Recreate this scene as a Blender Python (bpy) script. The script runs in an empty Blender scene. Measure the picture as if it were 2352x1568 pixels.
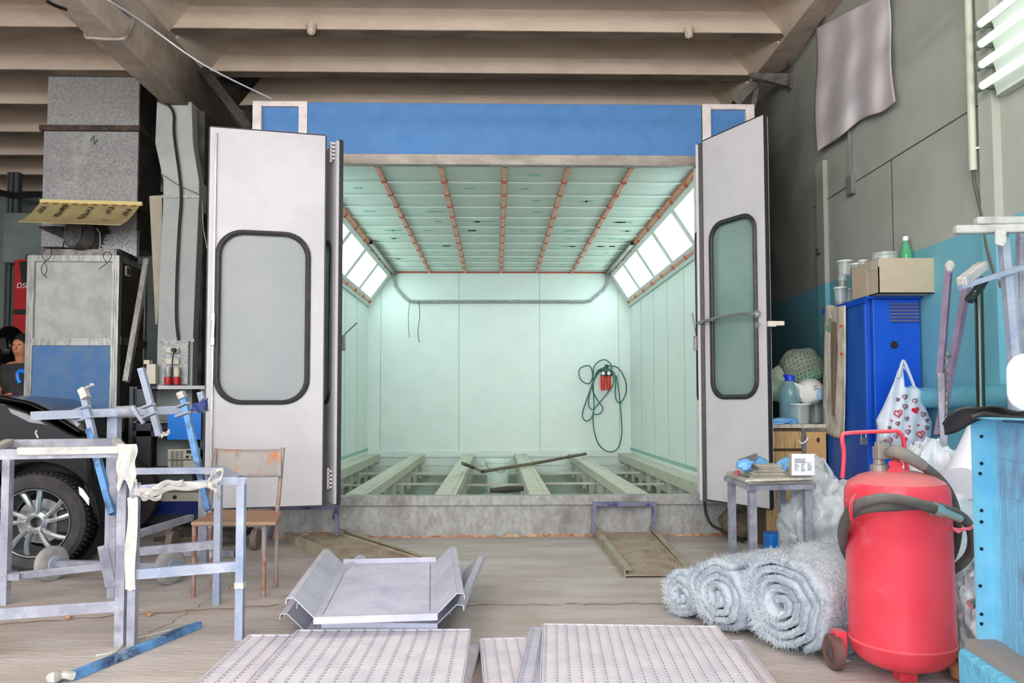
import bpy, bmesh, math, random
from mathutils import Vector, Matrix, noise as mnoise
random.seed(7)
PI = math.pi
sc = bpy.context.scene
COL = sc.collection
V = Vector

# ---------------- camera ----------------
W_PX, H_PX, F_PX, CAM_H = 2352.0, 1568.0, 1700.0, 1.10
YAW, PITCH, ROLL = math.radians(-1.22), math.radians(2.5), math.radians(-0.1)
SHIFT_PX = 72.0
cam_rot = Matrix.Rotation(YAW, 4, 'Z') @ Matrix.Rotation(PI/2 + PITCH, 4, 'X') @ Matrix.Rotation(ROLL, 4, 'Z')
cd = bpy.data.cameras.new('camera')
cd.sensor_width = 36.0; cd.lens = 36.0*F_PX/W_PX; cd.shift_y = SHIFT_PX/W_PX
cd.clip_start = 0.05; cd.clip_end = 200
camo = bpy.data.objects.new('camera', cd); COL.objects.link(camo)
camo.matrix_world = Matrix.Translation((0, 0, CAM_H)) @ cam_rot
sc.camera = camo
# ---------------- view / world ----------------
sc.view_settings.view_transform = 'Standard'
sc.view_settings.look = 'None'
sc.view_settings.exposure = 0.34
sc.view_settings.gamma = 1.0
sc.view_settings.use_curve_mapping = False
sc.cycles.max_bounces = 10; sc.cycles.diffuse_bounces = 6; sc.cycles.transparent_max_bounces = 12
sc.cycles.use_denoising = True
sc.cycles.caustics_reflective = False; sc.cycles.caustics_refractive = False
sc.cycles.sample_clamp_indirect = 6.0
wd = bpy.data.worlds.new('sky'); sc.world = wd; wd.use_nodes = True
wn = wd.node_tree.nodes; wl = wd.node_tree.links
bg = wn['Background']; bg.inputs['Color'].default_value = (0.92, 0.95, 1.0, 1); bg.inputs['Strength'].default_value = 4.0
BOOTH_E, TUBE_E, FILL_E = 5.3, 1.2, 92.0
# soft daylight entering by the big gate the photographer stands in (the gate itself, behind the camera)
ld = bpy.data.lights.new('gate_daylight', 'AREA'); ld.shape = 'RECTANGLE'; ld.size = 9.0; ld.size_y = 3.4
ld.energy = 120; ld.color = (1.0, 0.97, 0.94)
lo = bpy.data.objects.new('gate_daylight', ld); COL.objects.link(lo)
lo.location = (0, -3.6, 1.9); lo.rotation_euler = (math.radians(112), 0, 0)

def ray(px, py):
    d = V(((px - W_PX/2)/F_PX, (H_PX/2 - py + SHIFT_PX)/F_PX, -1.0))
    return (cam_rot.to_3x3() @ d)
C0 = V((0, 0, CAM_H))
def P(px, py, Y):
    d = ray(px, py); return C0 + d*(Y/d.y)
def G(px, py, z=0.0):
    d = ray(px, py); return C0 + d*((z - CAM_H)/d.z)
def PX(px, py, X):
    d = ray(px, py); return C0 + d*(X/d.x)

# ---------------- materials ----------------
def s2l(c):
    return tuple((x/12.92 if x <= 0.04045 else ((x+0.055)/1.055)**2.4) for x in c)
def rgb(r, g, b):
    return s2l((r/255., g/255., b/255.)) + (1,)
def mat(name, c, rough=0.6, metal=0.0, c2=None, scale=6.0, lo=0.42, hi=0.62, stretch=(1, 1, 1), bump=0.0, bscale=None,
        c3=None, scale3=2.0, lo3=0.55, hi3=0.75, coat=0.0, trans=0.0, ior=1.45, alpha=1.0, emis=None, estr=0.0, sheen=0.0, spec=None, detail=6.0, voro=False, sub=0.0):
    m = bpy.data.materials.new(name); m.use_nodes = True
    n = m.node_tree.nodes; l = m.node_tree.links; b = n['Principled BSDF']
    b.inputs['Base Color'].default_value = c; b.inputs['Roughness'].default_value = rough; b.inputs['Metallic'].default_value = metal
    if spec is not None: b.inputs['Specular IOR Level'].default_value = spec
    if coat: b.inputs['Coat Weight'].default_value = coat
    if trans: b.inputs['Transmission Weight'].default_value = trans; b.inputs['IOR'].default_value = ior
    if alpha < 1: b.inputs['Alpha'].default_value = alpha
    if sheen: b.inputs['Sheen Weight'].default_value = sheen
    if sub: b.inputs['Subsurface Weight'].default_value = sub; b.inputs['Subsurface Scale'].default_value = 0.02
    if emis: b.inputs['Emission Color'].default_value = emis; b.inputs['Emission Strength'].default_value = estr
    if c2 is not None or bump:
        tc = n.new('ShaderNodeTexCoord'); mp = n.new('ShaderNodeMapping'); mp.inputs['Scale'].default_value = stretch
        l.new(tc.outputs['Object'], mp.inputs['Vector'])
    last = None
    if c2 is not None:
        if voro:
            t = n.new('ShaderNodeTexVoronoi'); t.inputs['Scale'].default_value = scale; l.new(mp.outputs[0], t.inputs['Vector'])
            sx = n.new('ShaderNodeSeparateColor'); l.new(t.outputs['Color'], sx.inputs[0]); out = sx.outputs[0]
        else:
            t = n.new('ShaderNodeTexNoise'); t.inputs['Scale'].default_value = scale; t.inputs['Detail'].default_value = detail
            t.inputs['Roughness'].default_value = 0.65; l.new(mp.outputs[0], t.inputs['Vector']); out = t.outputs['Fac']
        r = n.new('ShaderNodeValToRGB'); r.color_ramp.elements[0].position = lo; r.color_ramp.elements[1].position = hi
        r.color_ramp.elements[0].color = c; r.color_ramp.elements[1].color = c2; l.new(out, r.inputs['Fac'])
        last = r.outputs['Color']
        if c3 is not None:
            t3 = n.new('ShaderNodeTexNoise'); t3.inputs['Scale'].default_value = scale3; t3.inputs['Detail'].default_value = 8; l.new(mp.outputs[0], t3.inputs['Vector'])
            t3.inputs['Roughness'].default_value = 0.7
            r3 = n.new('ShaderNodeValToRGB'); r3.color_ramp.elements[0].position = lo3; r3.color_ramp.elements[1].position = hi3
            r3.color_ramp.elements[0].color = (0, 0, 0, 1); r3.color_ramp.elements[1].color = (1, 1, 1, 1); l.new(t3.outputs['Fac'], r3.inputs['Fac'])
            mx = n.new('ShaderNodeMix'); mx.data_type = 'RGBA'; l.new(r3.outputs['Color'], mx.inputs['Factor'])
            l.new(last, mx.inputs['A']); mx.inputs['B'].default_value = c3; last = mx.outputs['Result']
        l.new(last, b.inputs['Base Color'])
    if bump:
        tb = n.new('ShaderNodeTexNoise'); tb.inputs['Scale'].default_value = bscale or scale; tb.inputs['Detail'].default_value = 6; l.new(mp.outputs[0], tb.inputs['Vector'])
        bp = n.new('ShaderNodeBump'); bp.inputs['Strength'].default_value = bump; bp.inputs['Distance'].default_value = 0.02
        l.new(tb.outputs['Fac'], bp.inputs['Height']); l.new(bp.outputs['Normal'], b.inputs['Normal'])
    return m

# ---------------- mesh builder ----------------
class MB:
    def __init__(s): s.v = []; s.f = []; s.mi = []; s.cur = 0
    def add(s, vs, fs):
        o = len(s.v); s.v += [V(x) for x in vs]; s.f += [[o+i for i in f] for f in fs]; s.mi += [s.cur]*len(fs); return s
    def box(s, c, d, R=None):
        c = V(c); h = V(d)/2; R = R or Matrix.Identity(3)
        vs = [c + R @ V((sx*h.x, sy*h.y, sz*h.z)) for sx in (-1, 1) for sy in (-1, 1) for sz in (-1, 1)]
        return s.add(vs, [[0,1,3,2],[4,6,7,5],[0,4,5,1],[2,3,7,6],[0,2,6,4],[1,5,7,3]])
    def bx(s, x0, x1, y0, y1, z0, z1):
        return s.box(((x0+x1)/2, (y0+y1)/2, (z0+z1)/2), (abs(x1-x0), abs(y1-y0), abs(z1-z0)))
    def bar(s, a, b, w, h=None, up=(0, 0, 1), ext=0.0):
        a = V(a); b = V(b); h = h or w; d = (b-a).normalized(); a = a - d*ext; b = b + d*ext
        u = V(up)
        if abs(d.dot(u)) > 0.98: u = V((0, 1, 0))
        x = d.cross(u).normalized(); y = x.cross(d).normalized()
        vs = []
        for p in (a, b):
            for sx, sy in ((-1, -1), (1, -1), (1, 1), (-1, 1)): vs.append(p + x*sx*w/2 + y*sy*h/2)
        return s.add(vs, [[3,2,1,0],[4,5,6,7],[0,1,5,4],[1,2,6,5],[2,3,7,6],[3,0,4,7]])
    def hollow(s, a, b, w, t=0.004, up=(0, 0, 1), h=None):
        a = V(a); b = V(b); h = h or w; d = (b-a).normalized(); u = V(up)
        if abs(d.dot(u)) > 0.98: u = V((0, 1, 0))
        x = d.cross(u).normalized(); y = x.cross(d).normalized()
        def ring(p, ww, hh): return [p + x*sx*ww/2 + y*sy*hh/2 for sx, sy in ((-1,-1),(1,-1),(1,1),(-1,1))]
        vs = ring(a, w, h)+ring(b, w, h)+ring(a, w-2*t, h-2*t)+ring(b, w-2*t, h-2*t); fs = []
        for i in range(4):
            j = (i+1) % 4
            fs += [[i, j, 4+j, 4+i], [8+j, 8+i, 12+i, 12+j], [j, i, 8+i, 8+j], [4+i, 4+j, 12+j, 12+i]]
        return s.add(vs, fs)
    def tube(s, pts, r, n=10, smooth=0, caps=True, closed=False):
        pts = [V(p) for p in pts]
        if smooth: pts = catmull(pts, smooth, closed)
        m = len(pts); rs = r if isinstance(r, (list, tuple)) else None
        if rs and smooth: rs = [rs[min(len(rs)-1, int(i/(m-1)*(len(rs)-1)))] + (rs[min(len(rs)-1, int(i/(m-1)*(len(rs)-1))+1)]-rs[min(len(rs)-1, int(i/(m-1)*(len(rs)-1)))])*((i/(m-1)*(len(rs)-1)) % 1) for i in range(m)]
        vs = []; prev = None
        for i, p in enumerate(pts):
            if closed: t = (pts[(i+1) % m]-pts[i-1])
            else: t = pts[min(i+1, m-1)]-pts[max(i-1, 0)]
            if t.length < 1e-9: t = V((0, 0, 1))
            t.normalize()
            if prev is None:
                u = V((0, 0, 1)) if abs(t.z) < 0.9 else V((1, 0, 0)); x = t.cross(u).normalized()
            else:
                x = prev - t*prev.dot(t)
                x = x.normalized() if x.length > 1e-6 else t.orthogonal().normalized()
            prev = x; y = t.cross(x)
            rr = rs[i] if rs else r
            for k in range(n):
                a = 2*PI*k/n; vs.append(p + x*math.cos(a)*rr + y*math.sin(a)*rr)
        fs = []
        for i in range(m if closed else m-1):
            for k in range(n):
                a = i*n+k; b = i*n+(k+1) % n; c = ((i+1) % m)*n+(k+1) % n; d = ((i+1) % m)*n+k; fs.append([a, b, c, d])
        if caps and not closed: fs += [list(range(n))[::-1], [(m-1)*n+k for k in range(n)]]
        return s.add(vs, fs)
    def lathe(s, prof, n=24, M=None, caps=True, arc=None):
        M = M or Matrix.Identity(4); vs = []; m = len(prof)
        for r, z in prof:
            for k in range(n):
                a = 2*PI*k/n; vs.append(M @ V((r*math.cos(a), r*math.sin(a), z)))
        fs = [[i*n+k, i*n+(k+1) % n, (i+1)*n+(k+1) % n, (i+1)*n+k] for i in range(m-1) for k in range(n)]
        if caps:
            if prof[0][0] > 1e-5: fs.append(list(range(n))[::-1])
            if prof[-1][0] > 1e-5: fs.append([(m-1)*n+k for k in range(n)])
        return s.add(vs, fs)
    def prism(s, poly, d, back=None):
        """poly: list of 3-D points (planar), d: extrusion vector"""
        poly = [V(p) for p in poly]; d = V(d); n = len(poly)
        vs = poly + [p+d for p in poly]
        fs = [list(range(n))[::-1], [n+i for i in range(n)]] + [[i, (i+1) % n, n+(i+1) % n, n+i] for i in range(n)]
        return s.add(vs, fs)
    def grid(s, fn, nu, nv, thick=None):
        vs = [V(fn(i/nu, j/nv)) for i in range(nu+1) for j in range(nv+1)]
        fs = [[i*(nv+1)+j, (i+1)*(nv+1)+j, (i+1)*(nv+1)+j+1, i*(nv+1)+j+1] for i in range(nu) for j in range(nv)]
        return s.add(vs, fs)
    def ell(s, c, r, nu=20, nv=12, M=None, fn=None):
        c = V(c); R = M or Matrix.Identity(3); vs = []
        for j in range(nv+1):
            ph = PI*j/nv
            for i in range(nu):
                th = 2*PI*i/nu; q = V((math.sin(ph)*math.cos(th), math.sin(ph)*math.sin(th), math.cos(ph)))
                k = fn(q) if fn else 1.0
                vs.append(c + R @ V((q.x*r[0]*k, q.y*r[1]*k, q.z*r[2]*k)))
        fs = [[j*nu+i, (j+1)*nu+i, (j+1)*nu+(i+1) % nu, j*nu+(i+1) % nu] for j in range(nv) for i in range(nu)]
        return s.add(vs, fs)
    def build(s, name, m, parent=None, smooth=False, bevel=0.0, solid=0.0, sub=0, angle=40, merge=False):
        me = bpy.data.meshes.new(name)
        o = bpy.data.objects.new(name, me)
        if parent is None:
            xs = [v.x for v in s.v]; ys = [v.y for v in s.v]; zs = [v.z for v in s.v]
            org = V(((min(xs)+max(xs))/2, (min(ys)+max(ys))/2, min(zs)))
            Mi = Matrix.Translation(-org); o.location = org; ROOT[o.name] = Matrix.Translation(org)
        else:
            r = parent
            while r.parent: r = r.parent
            Mi = ROOT[r.name].inverted(); o.parent = parent
        me.from_pydata([Mi @ v for v in s.v], [], s.f)
        mats = m if isinstance(m, (list, tuple)) else [m]
        for x in mats: me.materials.append(x)
        if len(mats) > 1: me.polygons.foreach_set('material_index', s.mi)
        bm = bmesh.new(); bm.from_mesh(me)
        if merge: bmesh.ops.remove_doubles(bm, verts=bm.verts, dist=1e-5)
        if not solid and len(s.f) < 60000: bmesh.ops.recalc_face_normals(bm, faces=bm.faces)
        bm.to_mesh(me); bm.free()
        COL.objects.link(o)
        if smooth:
            me.polygons.foreach_set('use_smooth', [True]*len(me.polygons))
            me.set_sharp_from_angle(angle=math.radians(angle))
        if bevel:
            b = o.modifiers.new('bevel', 'BEVEL'); b.width = bevel; b.segments = 2; b.limit_method = 'ANGLE'
        if solid:
            b = o.modifiers.new('solid', 'SOLIDIFY'); b.thickness = solid; b.offset = 0
        if sub:
            b = o.modifiers.new('sub', 'SUBSURF'); b.levels = sub; b.render_levels = sub
        return o
ROOT = {}
def catmull(p, k, closed=False):
    out = []; n = len(p)
    rng = range(n) if closed else range(n-1)
    for i in rng:
        if closed: a, b, c, d = p[i-1], p[i], p[(i+1) % n], p[(i+2) % n]
        else: a, b, c, d = p[max(i-1, 0)], p[i], p[i+1], p[min(i+2, n-1)]
        for j in range(k):
            t = j/k
            out.append(0.5*((2*b)+(c-a)*t+(2*a-5*b+4*c-d)*t*t+(3*b-a-3*c+d)*t**3))
    if not closed: out.append(p[-1])
    return out
def thing(name, label, cat, loc, rz=0.0, group=None, M=None):
    o = bpy.data.objects.new(name, None); COL.objects.link(o); o.empty_display_size = 0.1
    o.location = loc; o.rotation_euler = (0, 0, rz)
    ROOT[o.name] = Matrix.Translation(V(loc)) @ Matrix.Rotation(rz, 4, 'Z')
    o['label'] = label; o['category'] = cat
    if group: o['group'] = group
    return o
def tag(o, label, cat, group=None):
    o['label'] = label; o['category'] = cat
    if group: o['group'] = group
    return o
def struct(o, label=None):
    o['kind'] = 'structure'
    if label: o['label'] = label
    return o
def dup(root, loc, rz=0.0, label=None, group=None, scale=None):
    r = root.copy(); COL.objects.link(r); r.location = loc; r.rotation_euler = (0, 0, rz)
    if scale: r.scale = scale
    if label: r['label'] = label
    if group: r['group'] = group
    ROOT[r.name] = Matrix.Translation(V(loc)) @ Matrix.Rotation(rz, 4, 'Z')
    for ch in list(root.children):
        c = ch.copy(); COL.objects.link(c); c.parent = r
        for g in list(ch.children):
            d = g.copy(); COL.objects.link(d); d.parent = c
    return r
def text_mb(body, size, M, mb=None, ext=0.001, bold=0.0):
    """flat lettering as mesh, M maps text plane (x right, y up) to the world"""
    cu = bpy.data.curves.new('t', 'FONT'); cu.body = body; cu.size = size; cu.extrude = ext; cu.offset = bold; cu.align_x = 'LEFT'
    o = bpy.data.objects.new('t', cu); COL.objects.link(o)
    dg = bpy.context.evaluated_depsgraph_get(); me = bpy.data.meshes.new_from_object(o.evaluated_get(dg))
    mb = mb or MB()
    mb.add([M @ v.co for v in me.vertices], [list(p.vertices) for p in me.polygons])
    bpy.data.objects.remove(o); bpy.data.curves.remove(cu); bpy.data.meshes.remove(me)
    return mb
def frame_M(o, x, y):
    x = V(x).normalized(); y = V(y).normalized(); z = x.cross(y)
    M = Matrix.Identity(4)
    for i in range(3): M[i][0] = x[i]; M[i][1] = y[i]; M[i][2] = z[i]; M[i][3] = o[i]
    return M
def rrect(w, h, r, n=6):
    """rounded rectangle outline centred at 0"""
    out = []
    for cx, cy, a0 in ((w/2-r, h/2-r, 0), (-w/2+r, h/2-r, PI/2), (-w/2+r, -h/2+r, PI), (w/2-r, -h/2+r, 1.5*PI)):
        for i in range(n+1):
            a = a0 + PI/2*i/n; out.append((cx+r*math.cos(a), cy+r*math.sin(a)))
    return out
# ---------------- palette ----------------
M_floor = mat('concrete_floor', rgb(192,185,181), 0.75, c2=rgb(158,150,144), scale=2.2, lo=0.36, hi=0.72, stretch=(0.7,2.6,1), bump=0.25, bscale=18, c3=rgb(184,162,150), scale3=1.1, lo3=0.5, hi3=0.8)
M_conc = mat('painted_concrete', rgb(212,196,180), 0.85, c2=rgb(200,183,166), scale=3, stretch=(0.6,1,2), bump=0.12, bscale=30, c3=rgb(168,152,136), scale3=4, lo3=0.64, hi3=0.9)
M_concd = mat('dusty_beam_concrete', rgb(200,184,170), 0.85, c2=rgb(178,162,148), scale=5, bump=0.15, bscale=30, c3=rgb(110,98,88), scale3=3, lo3=0.58, hi3=0.8)
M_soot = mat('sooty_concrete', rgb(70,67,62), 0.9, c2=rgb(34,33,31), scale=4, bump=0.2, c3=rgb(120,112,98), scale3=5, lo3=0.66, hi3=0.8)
M_greywall = mat('grey_wall', rgb(120,128,122), 0.8, c2=rgb(104,112,106), scale=3)
M_galv = mat('galvanised_sheet', rgb(176,178,178), 0.55, 0.25, c2=rgb(140,142,143), scale=70, lo=0.2, hi=0.8, voro=True, c3=rgb(120,110,105), scale3=5, lo3=0.62, hi3=0.9)
M_galvd = mat('dusty_galvanised_sill', rgb(176,178,176), 0.7, 0.1, c2=rgb(132,128,124), scale=26, lo=0.3, hi=0.75, stretch=(1,1,0.6), c3=rgb(104,94,92), scale3=3, lo3=0.5, hi3=0.8, bump=0.1)
M_rust = mat('rust', rgb(160,98,66), 0.9, c2=rgb(200,170,140), scale=14, bump=0.3)
M_alu = mat('aluminium', rgb(190,190,186), 0.4, 0.6, c2=rgb(150,150,146), scale=30, stretch=(1,1,0.15))
M_steel = mat('bare_steel', rgb(150,148,146), 0.4, 0.7, c2=rgb(110,106,104), scale=10)
M_white = mat('white_enamel', rgb(194,193,198), 0.65, c2=rgb(186,185,190), scale=2)
M_whitep = mat('white_frame', rgb(226,218,216), 0.5, c2=rgb(210,202,200), scale=8)
M_gasket = mat('black_rubber', rgb(30,30,34), 0.5, c2=rgb(50,46,50), scale=20)
M_blue = mat('blue_panel', rgb(74,126,184), 0.65, c2=rgb(68,120,178), scale=6, bump=0.05, bscale=200)
M_blued = mat('dusty_blue_panel', rgb(72,118,172), 0.6, c2=rgb(94,126,162), scale=5, bump=0.05, bscale=120)
M_lock = mat('locker_blue', rgb(12,84,206), 0.4, c2=rgb(8,76,196), scale=3, coat=0.2)
M_lockd = mat('locker_blue_dusty', rgb(20,78,178), 0.5, c2=rgb(40,100,176), scale=4, stretch=(1,1,0.3), c3=rgb(74,72,128), scale3=2, lo3=0.55, hi3=0.8)
M_mint = mat('booth_white', rgb(226,232,228), 0.5, c2=rgb(222,228,224), scale=3)
M_filter = mat('ceiling_filter', rgb(214,222,214), 0.9, c2=rgb(206,216,208), scale=3, stretch=(1,3,1), bump=0.1, bscale=120)
M_filterp = mat('filter_print', rgb(150,205,188), 0.9)
M_copper = mat('copper_strip', rgb(226,150,118), 0.35, 0.45, c2=rgb(206,120,88), scale=12)
M_copperd = mat('copper_clip', rgb(190,80,52), 0.4, 0.3)
M_pit = mat('booth_pit', rgb(138,142,130), 0.9, c2=rgb(118,124,112), scale=6)
M_rail = mat('dusty_rail', rgb(202,198,182), 0.8, c2=rgb(188,184,168), scale=8)
M_diff = mat('light_diffuser', rgb(235,255,250), 0.5, emis=rgb(222,255,252), estr=BOOTH_E)
M_tube = mat('fluorescent_tube', (1,1,1,1), 0.5, emis=rgb(236,255,238), estr=TUBE_E)
M_glassfrost = mat('frosted_glass', rgb(205,210,210), 0.45, trans=0.55, c2=rgb(190,200,204), scale=2, lo=0.4, hi=0.65)
M_glassr = mat('dusty_green_glass', rgb(160,190,182), 0.3, trans=0.45, c2=rgb(142,176,168), scale=2, lo=0.4, hi=0.7, bump=0.05, bscale=200)
M_lav = mat('grey_lavender_overspray', rgb(154,155,168), 0.7, c2=rgb(124,125,140), scale=7, c3=rgb(184,188,198), scale3=5, lo3=0.5, hi3=0.75, bump=0.25, bscale=80)
M_lavb = mat('blue_grey_overspray', rgb(154,162,180), 0.6, c2=rgb(84,118,164), scale=4, lo=0.5, hi=0.78, c3=rgb(180,186,200), scale3=6, lo3=0.5, hi3=0.7, bump=0.2, bscale=80)
M_bluebar = mat('blue_paint_bar', rgb(96,150,206), 0.5, c2=rgb(44,62,96), scale=5, lo=0.42, hi=0.6, c3=rgb(160,196,226), scale3=7, lo3=0.55, hi3=0.7)
M_tape = mat('masking_tape', rgb(190,188,184), 0.8, c2=rgb(158,156,158), scale=9, lo=0.5, hi=0.7, c3=rgb(120,112,112), scale3=11, lo3=0.62, hi3=0.75, bump=0.4, bscale=30)
M_tapec = mat('clean_masking_tape', rgb(196,195,191), 0.8, c2=rgb(184,182,176), scale=20)
M_tray = mat('tray_paint', rgb(190,192,208), 0.65, c2=rgb(176,176,194), scale=5, c3=rgb(166,168,190), scale3=3)
M_grat = mat('grating_paint', rgb(212,209,216), 0.75, c2=rgb(198,195,207), scale=6, c3=rgb(194,195,212), scale3=2)
M_ramp = mat('dusty_tread_plate', rgb(166,154,138), 0.8, c2=rgb(150,134,116), scale=7, c3=rgb(136,104,80), scale3=3, lo3=0.55, hi3=0.8)
M_trestle = mat('blue_trestle', rgb(90,94,130), 0.6, c2=rgb(36,42,104), scale=7, lo=0.45, hi=0.6)
M_seat = mat('plywood_seat', rgb(158,130,108), 0.7, c2=rgb(164,116,84), scale=5, c3=rgb(120,100,90), scale3=4, stretch=(1,4,1))
M_chback = mat('sprayed_chair_back', rgb(152,148,144), 0.6, c2=rgb(186,116,66), scale=5, lo=0.5, hi=0.66, c3=rgb(84,84,100), scale3=9, lo3=0.6, hi3=0.72)
M_chleg = mat('rusty_chair_tube', rgb(150,140,136), 0.6, c2=rgb(146,98,84), scale=9, c3=rgb(206,204,200), scale3=16, lo3=0.58, hi3=0.68)
M_tyre = mat('tyre_rubber', rgb(44,44,46), 0.75, c2=rgb(60,56,54), scale=12)
M_rim = mat('alloy_rim', rgb(186,194,200), 0.28, 0.75)
M_carblack = mat('car_black_paint', rgb(10,10,12), 0.18, coat=0.08, spec=0.15)
M_carmatt = mat('car_black_plastic', rgb(22,22,24), 0.6)
M_casterg = mat('grey_solid_tyre', rgb(168,166,164), 0.8, c2=rgb(150,148,146), scale=12)
M_red = mat('extinguisher_red', rgb(232,70,88), 0.38, c2=rgb(222,54,72), scale=3, c3=rgb(238,120,128), scale3=5, lo3=0.6, hi3=0.85, coat=0.15)
M_redtop = mat('dusty_red', rgb(226,100,106), 0.7, c2=rgb(206,120,120), scale=5)
M_hose = mat('grey_rubber_hose', rgb(98,94,92), 0.75, c2=rgb(78,74,72), scale=12, c3=rgb(120,112,108), scale3=6)
M_fib = mat('glass_fibre', rgb(196,205,214), 0.9, c2=rgb(170,182,196), scale=8, c3=rgb(140,186,184), scale3=4, lo3=0.6, hi3=0.8, bump=0.6, bscale=60)
M_fibh = mat('fibre_strands', rgb(212,220,226), 0.8, c2=rgb(186,198,210), scale=9)
M_wood = mat('chipboard', rgb(206,168,112), 0.7, c2=rgb(190,150,98), scale=4, stretch=(1,1,0.2))
M_woodd = mat('worn_wood_drawer', rgb(190,156,104), 0.7, c2=rgb(110,90,62), scale=10, lo=0.5, hi=0.66, stretch=(6,1,0.4))
M_card = mat('cardboard', rgb(186,174,152), 0.85, c2=rgb(180,167,145), scale=5, stretch=(1,1,4))
M_paper = mat('paper', rgb(232,234,240), 0.8)
M_paperg = mat('grey_paper', rgb(190,186,174), 0.85, c2=rgb(170,166,154), scale=10)
M_glove = mat('blue_nitrile', rgb(120,182,232), 0.6, c2=rgb(104,166,220), scale=14)
M_clear = mat('clear_plastic', rgb(222,234,232), 0.12, alpha=0.22, coat=0.6)
M_clearb = mat('blue_clear_plastic', rgb(150,200,214), 0.08, alpha=0.42, coat=0.8)
M_greenb = mat('green_bottle_plastic', rgb(90,190,140), 0.1, alpha=0.7, coat=0.8)
M_ink = mat('dark_paint_residue', rgb(26,26,32), 0.4)
M_film = mat('milky_film', rgb(216,224,230), 0.25, c2=rgb(196,206,214), scale=5, alpha=0.7, coat=0.6, bump=1.0, bscale=14)
M_bag = mat('white_carrier_bag', rgb(214,224,238), 0.35, c2=rgb(200,212,230), scale=4, stretch=(3,3,0.8), bump=0.35, bscale=8)
M_heart = mat('red_heart_print', rgb(206,40,58), 0.5)
M_heartd = mat('dark_heart_print', rgb(120,40,62), 0.5)
M_cloth = mat('grey_cloth', rgb(208,203,206), 0.9, c2=rgb(196,191,196), scale=1.4, bump=0.5, bscale=3.0, c3=rgb(204,188,190), scale3=0.9, lo3=0.5, hi3=0.75)
M_yellow = mat('yellow_board', rgb(184,170,124), 0.7, c2=rgb(168,152,108), scale=5)
M_dark = mat('dark_lettering', rgb(46,36,26), 0.8)
M_motor = mat('dusty_motor', rgb(70,68,70), 0.7, c2=rgb(92,88,86), scale=10)
M_black = mat('black_plastic', rgb(24,24,26), 0.5)
M_blackm = mat('black_matt', rgb(38,36,38), 0.7, c2=rgb(58,54,52), scale=5)
M_cream = mat('cream_plastic', rgb(206,200,182), 0.5)
M_redp = mat('red_plastic', rgb(186,34,34), 0.45)
M_banred = mat('red_banner', rgb(176,18,24), 0.5)
M_rackd = mat('dark_rack_steel', rgb(66,72,80), 0.5, 0.2, c2=rgb(50,54,60), scale=5)
M_navy = mat('navy_drawer', rgb(16,40,118), 0.4, coat=0.2)
M_folder = mat('bright_blue_sheet', rgb(18,124,226), 0.4)
M_insts = mat('instrument_cream', rgb(196,196,184), 0.5)
M_led = mat('instrument_screen', rgb(60,80,60), 0.2)
M_cyanp = mat('cyan_paint', rgb(128,198,226), 0.55, c2=rgb(104,182,216), scale=4, bump=0.1, bscale=30)
M_cyanr = mat('cyan_rough_base', rgb(110,192,226), 0.8, c2=rgb(96,176,212), scale=6, bump=0.7, bscale=22)
M_fin = mat('radiator_fins', rgb(126,188,220), 0.6, c2=rgb(122,146,182), scale=2.5, lo=0.5, hi=0.64, stretch=(1,3,1.6), c3=rgb(150,210,235), scale3=9, lo3=0.62, hi3=0.72)
M_pipec = mat('cyan_pipe', rgb(110,186,206), 0.5, c2=rgb(96,172,196), scale=4)
M_purple = mat('purple_overspray', rgb(136,122,146), 0.7, c2=rgb(116,104,128), scale=8, c3=rgb(170,164,184), scale3=5, bump=0.2, bscale=90)
M_greenpipe = mat('dark_green_glossy_paint', rgb(24,44,38), 0.15, coat=0.5)
M_whitepl = mat('white_plastic', rgb(240,242,250), 0.35)
M_skin = mat('skin', rgb(196,130,96), 0.6, sub=0.05)
M_hair = mat('hair', rgb(24,20,18), 0.8)
M_brown = mat('brown_paper', rgb(176,134,92), 0.8, c2=rgb(150,110,74), scale=6)
M_greenhose = mat('green_hose', rgb(42,104,92), 0.4)
M_regred = mat('regulator_red', rgb(224,52,26), 0.35)
M_chrome = mat('chrome', rgb(200,200,200), 0.2, 0.9)
M_wood2 = mat('old_wooden_handle', rgb(116,102,84), 0.8, c2=rgb(92,80,66), scale=12)
M_net = mat('grey_green_mesh', rgb(176,186,168), 0.8, c2=rgb(140,190,160), scale=3)
M_bucket = mat('white_bucket', rgb(214,232,222), 0.5, c2=rgb(170,190,176), scale=16, lo=0.55, hi=0.7)

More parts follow.
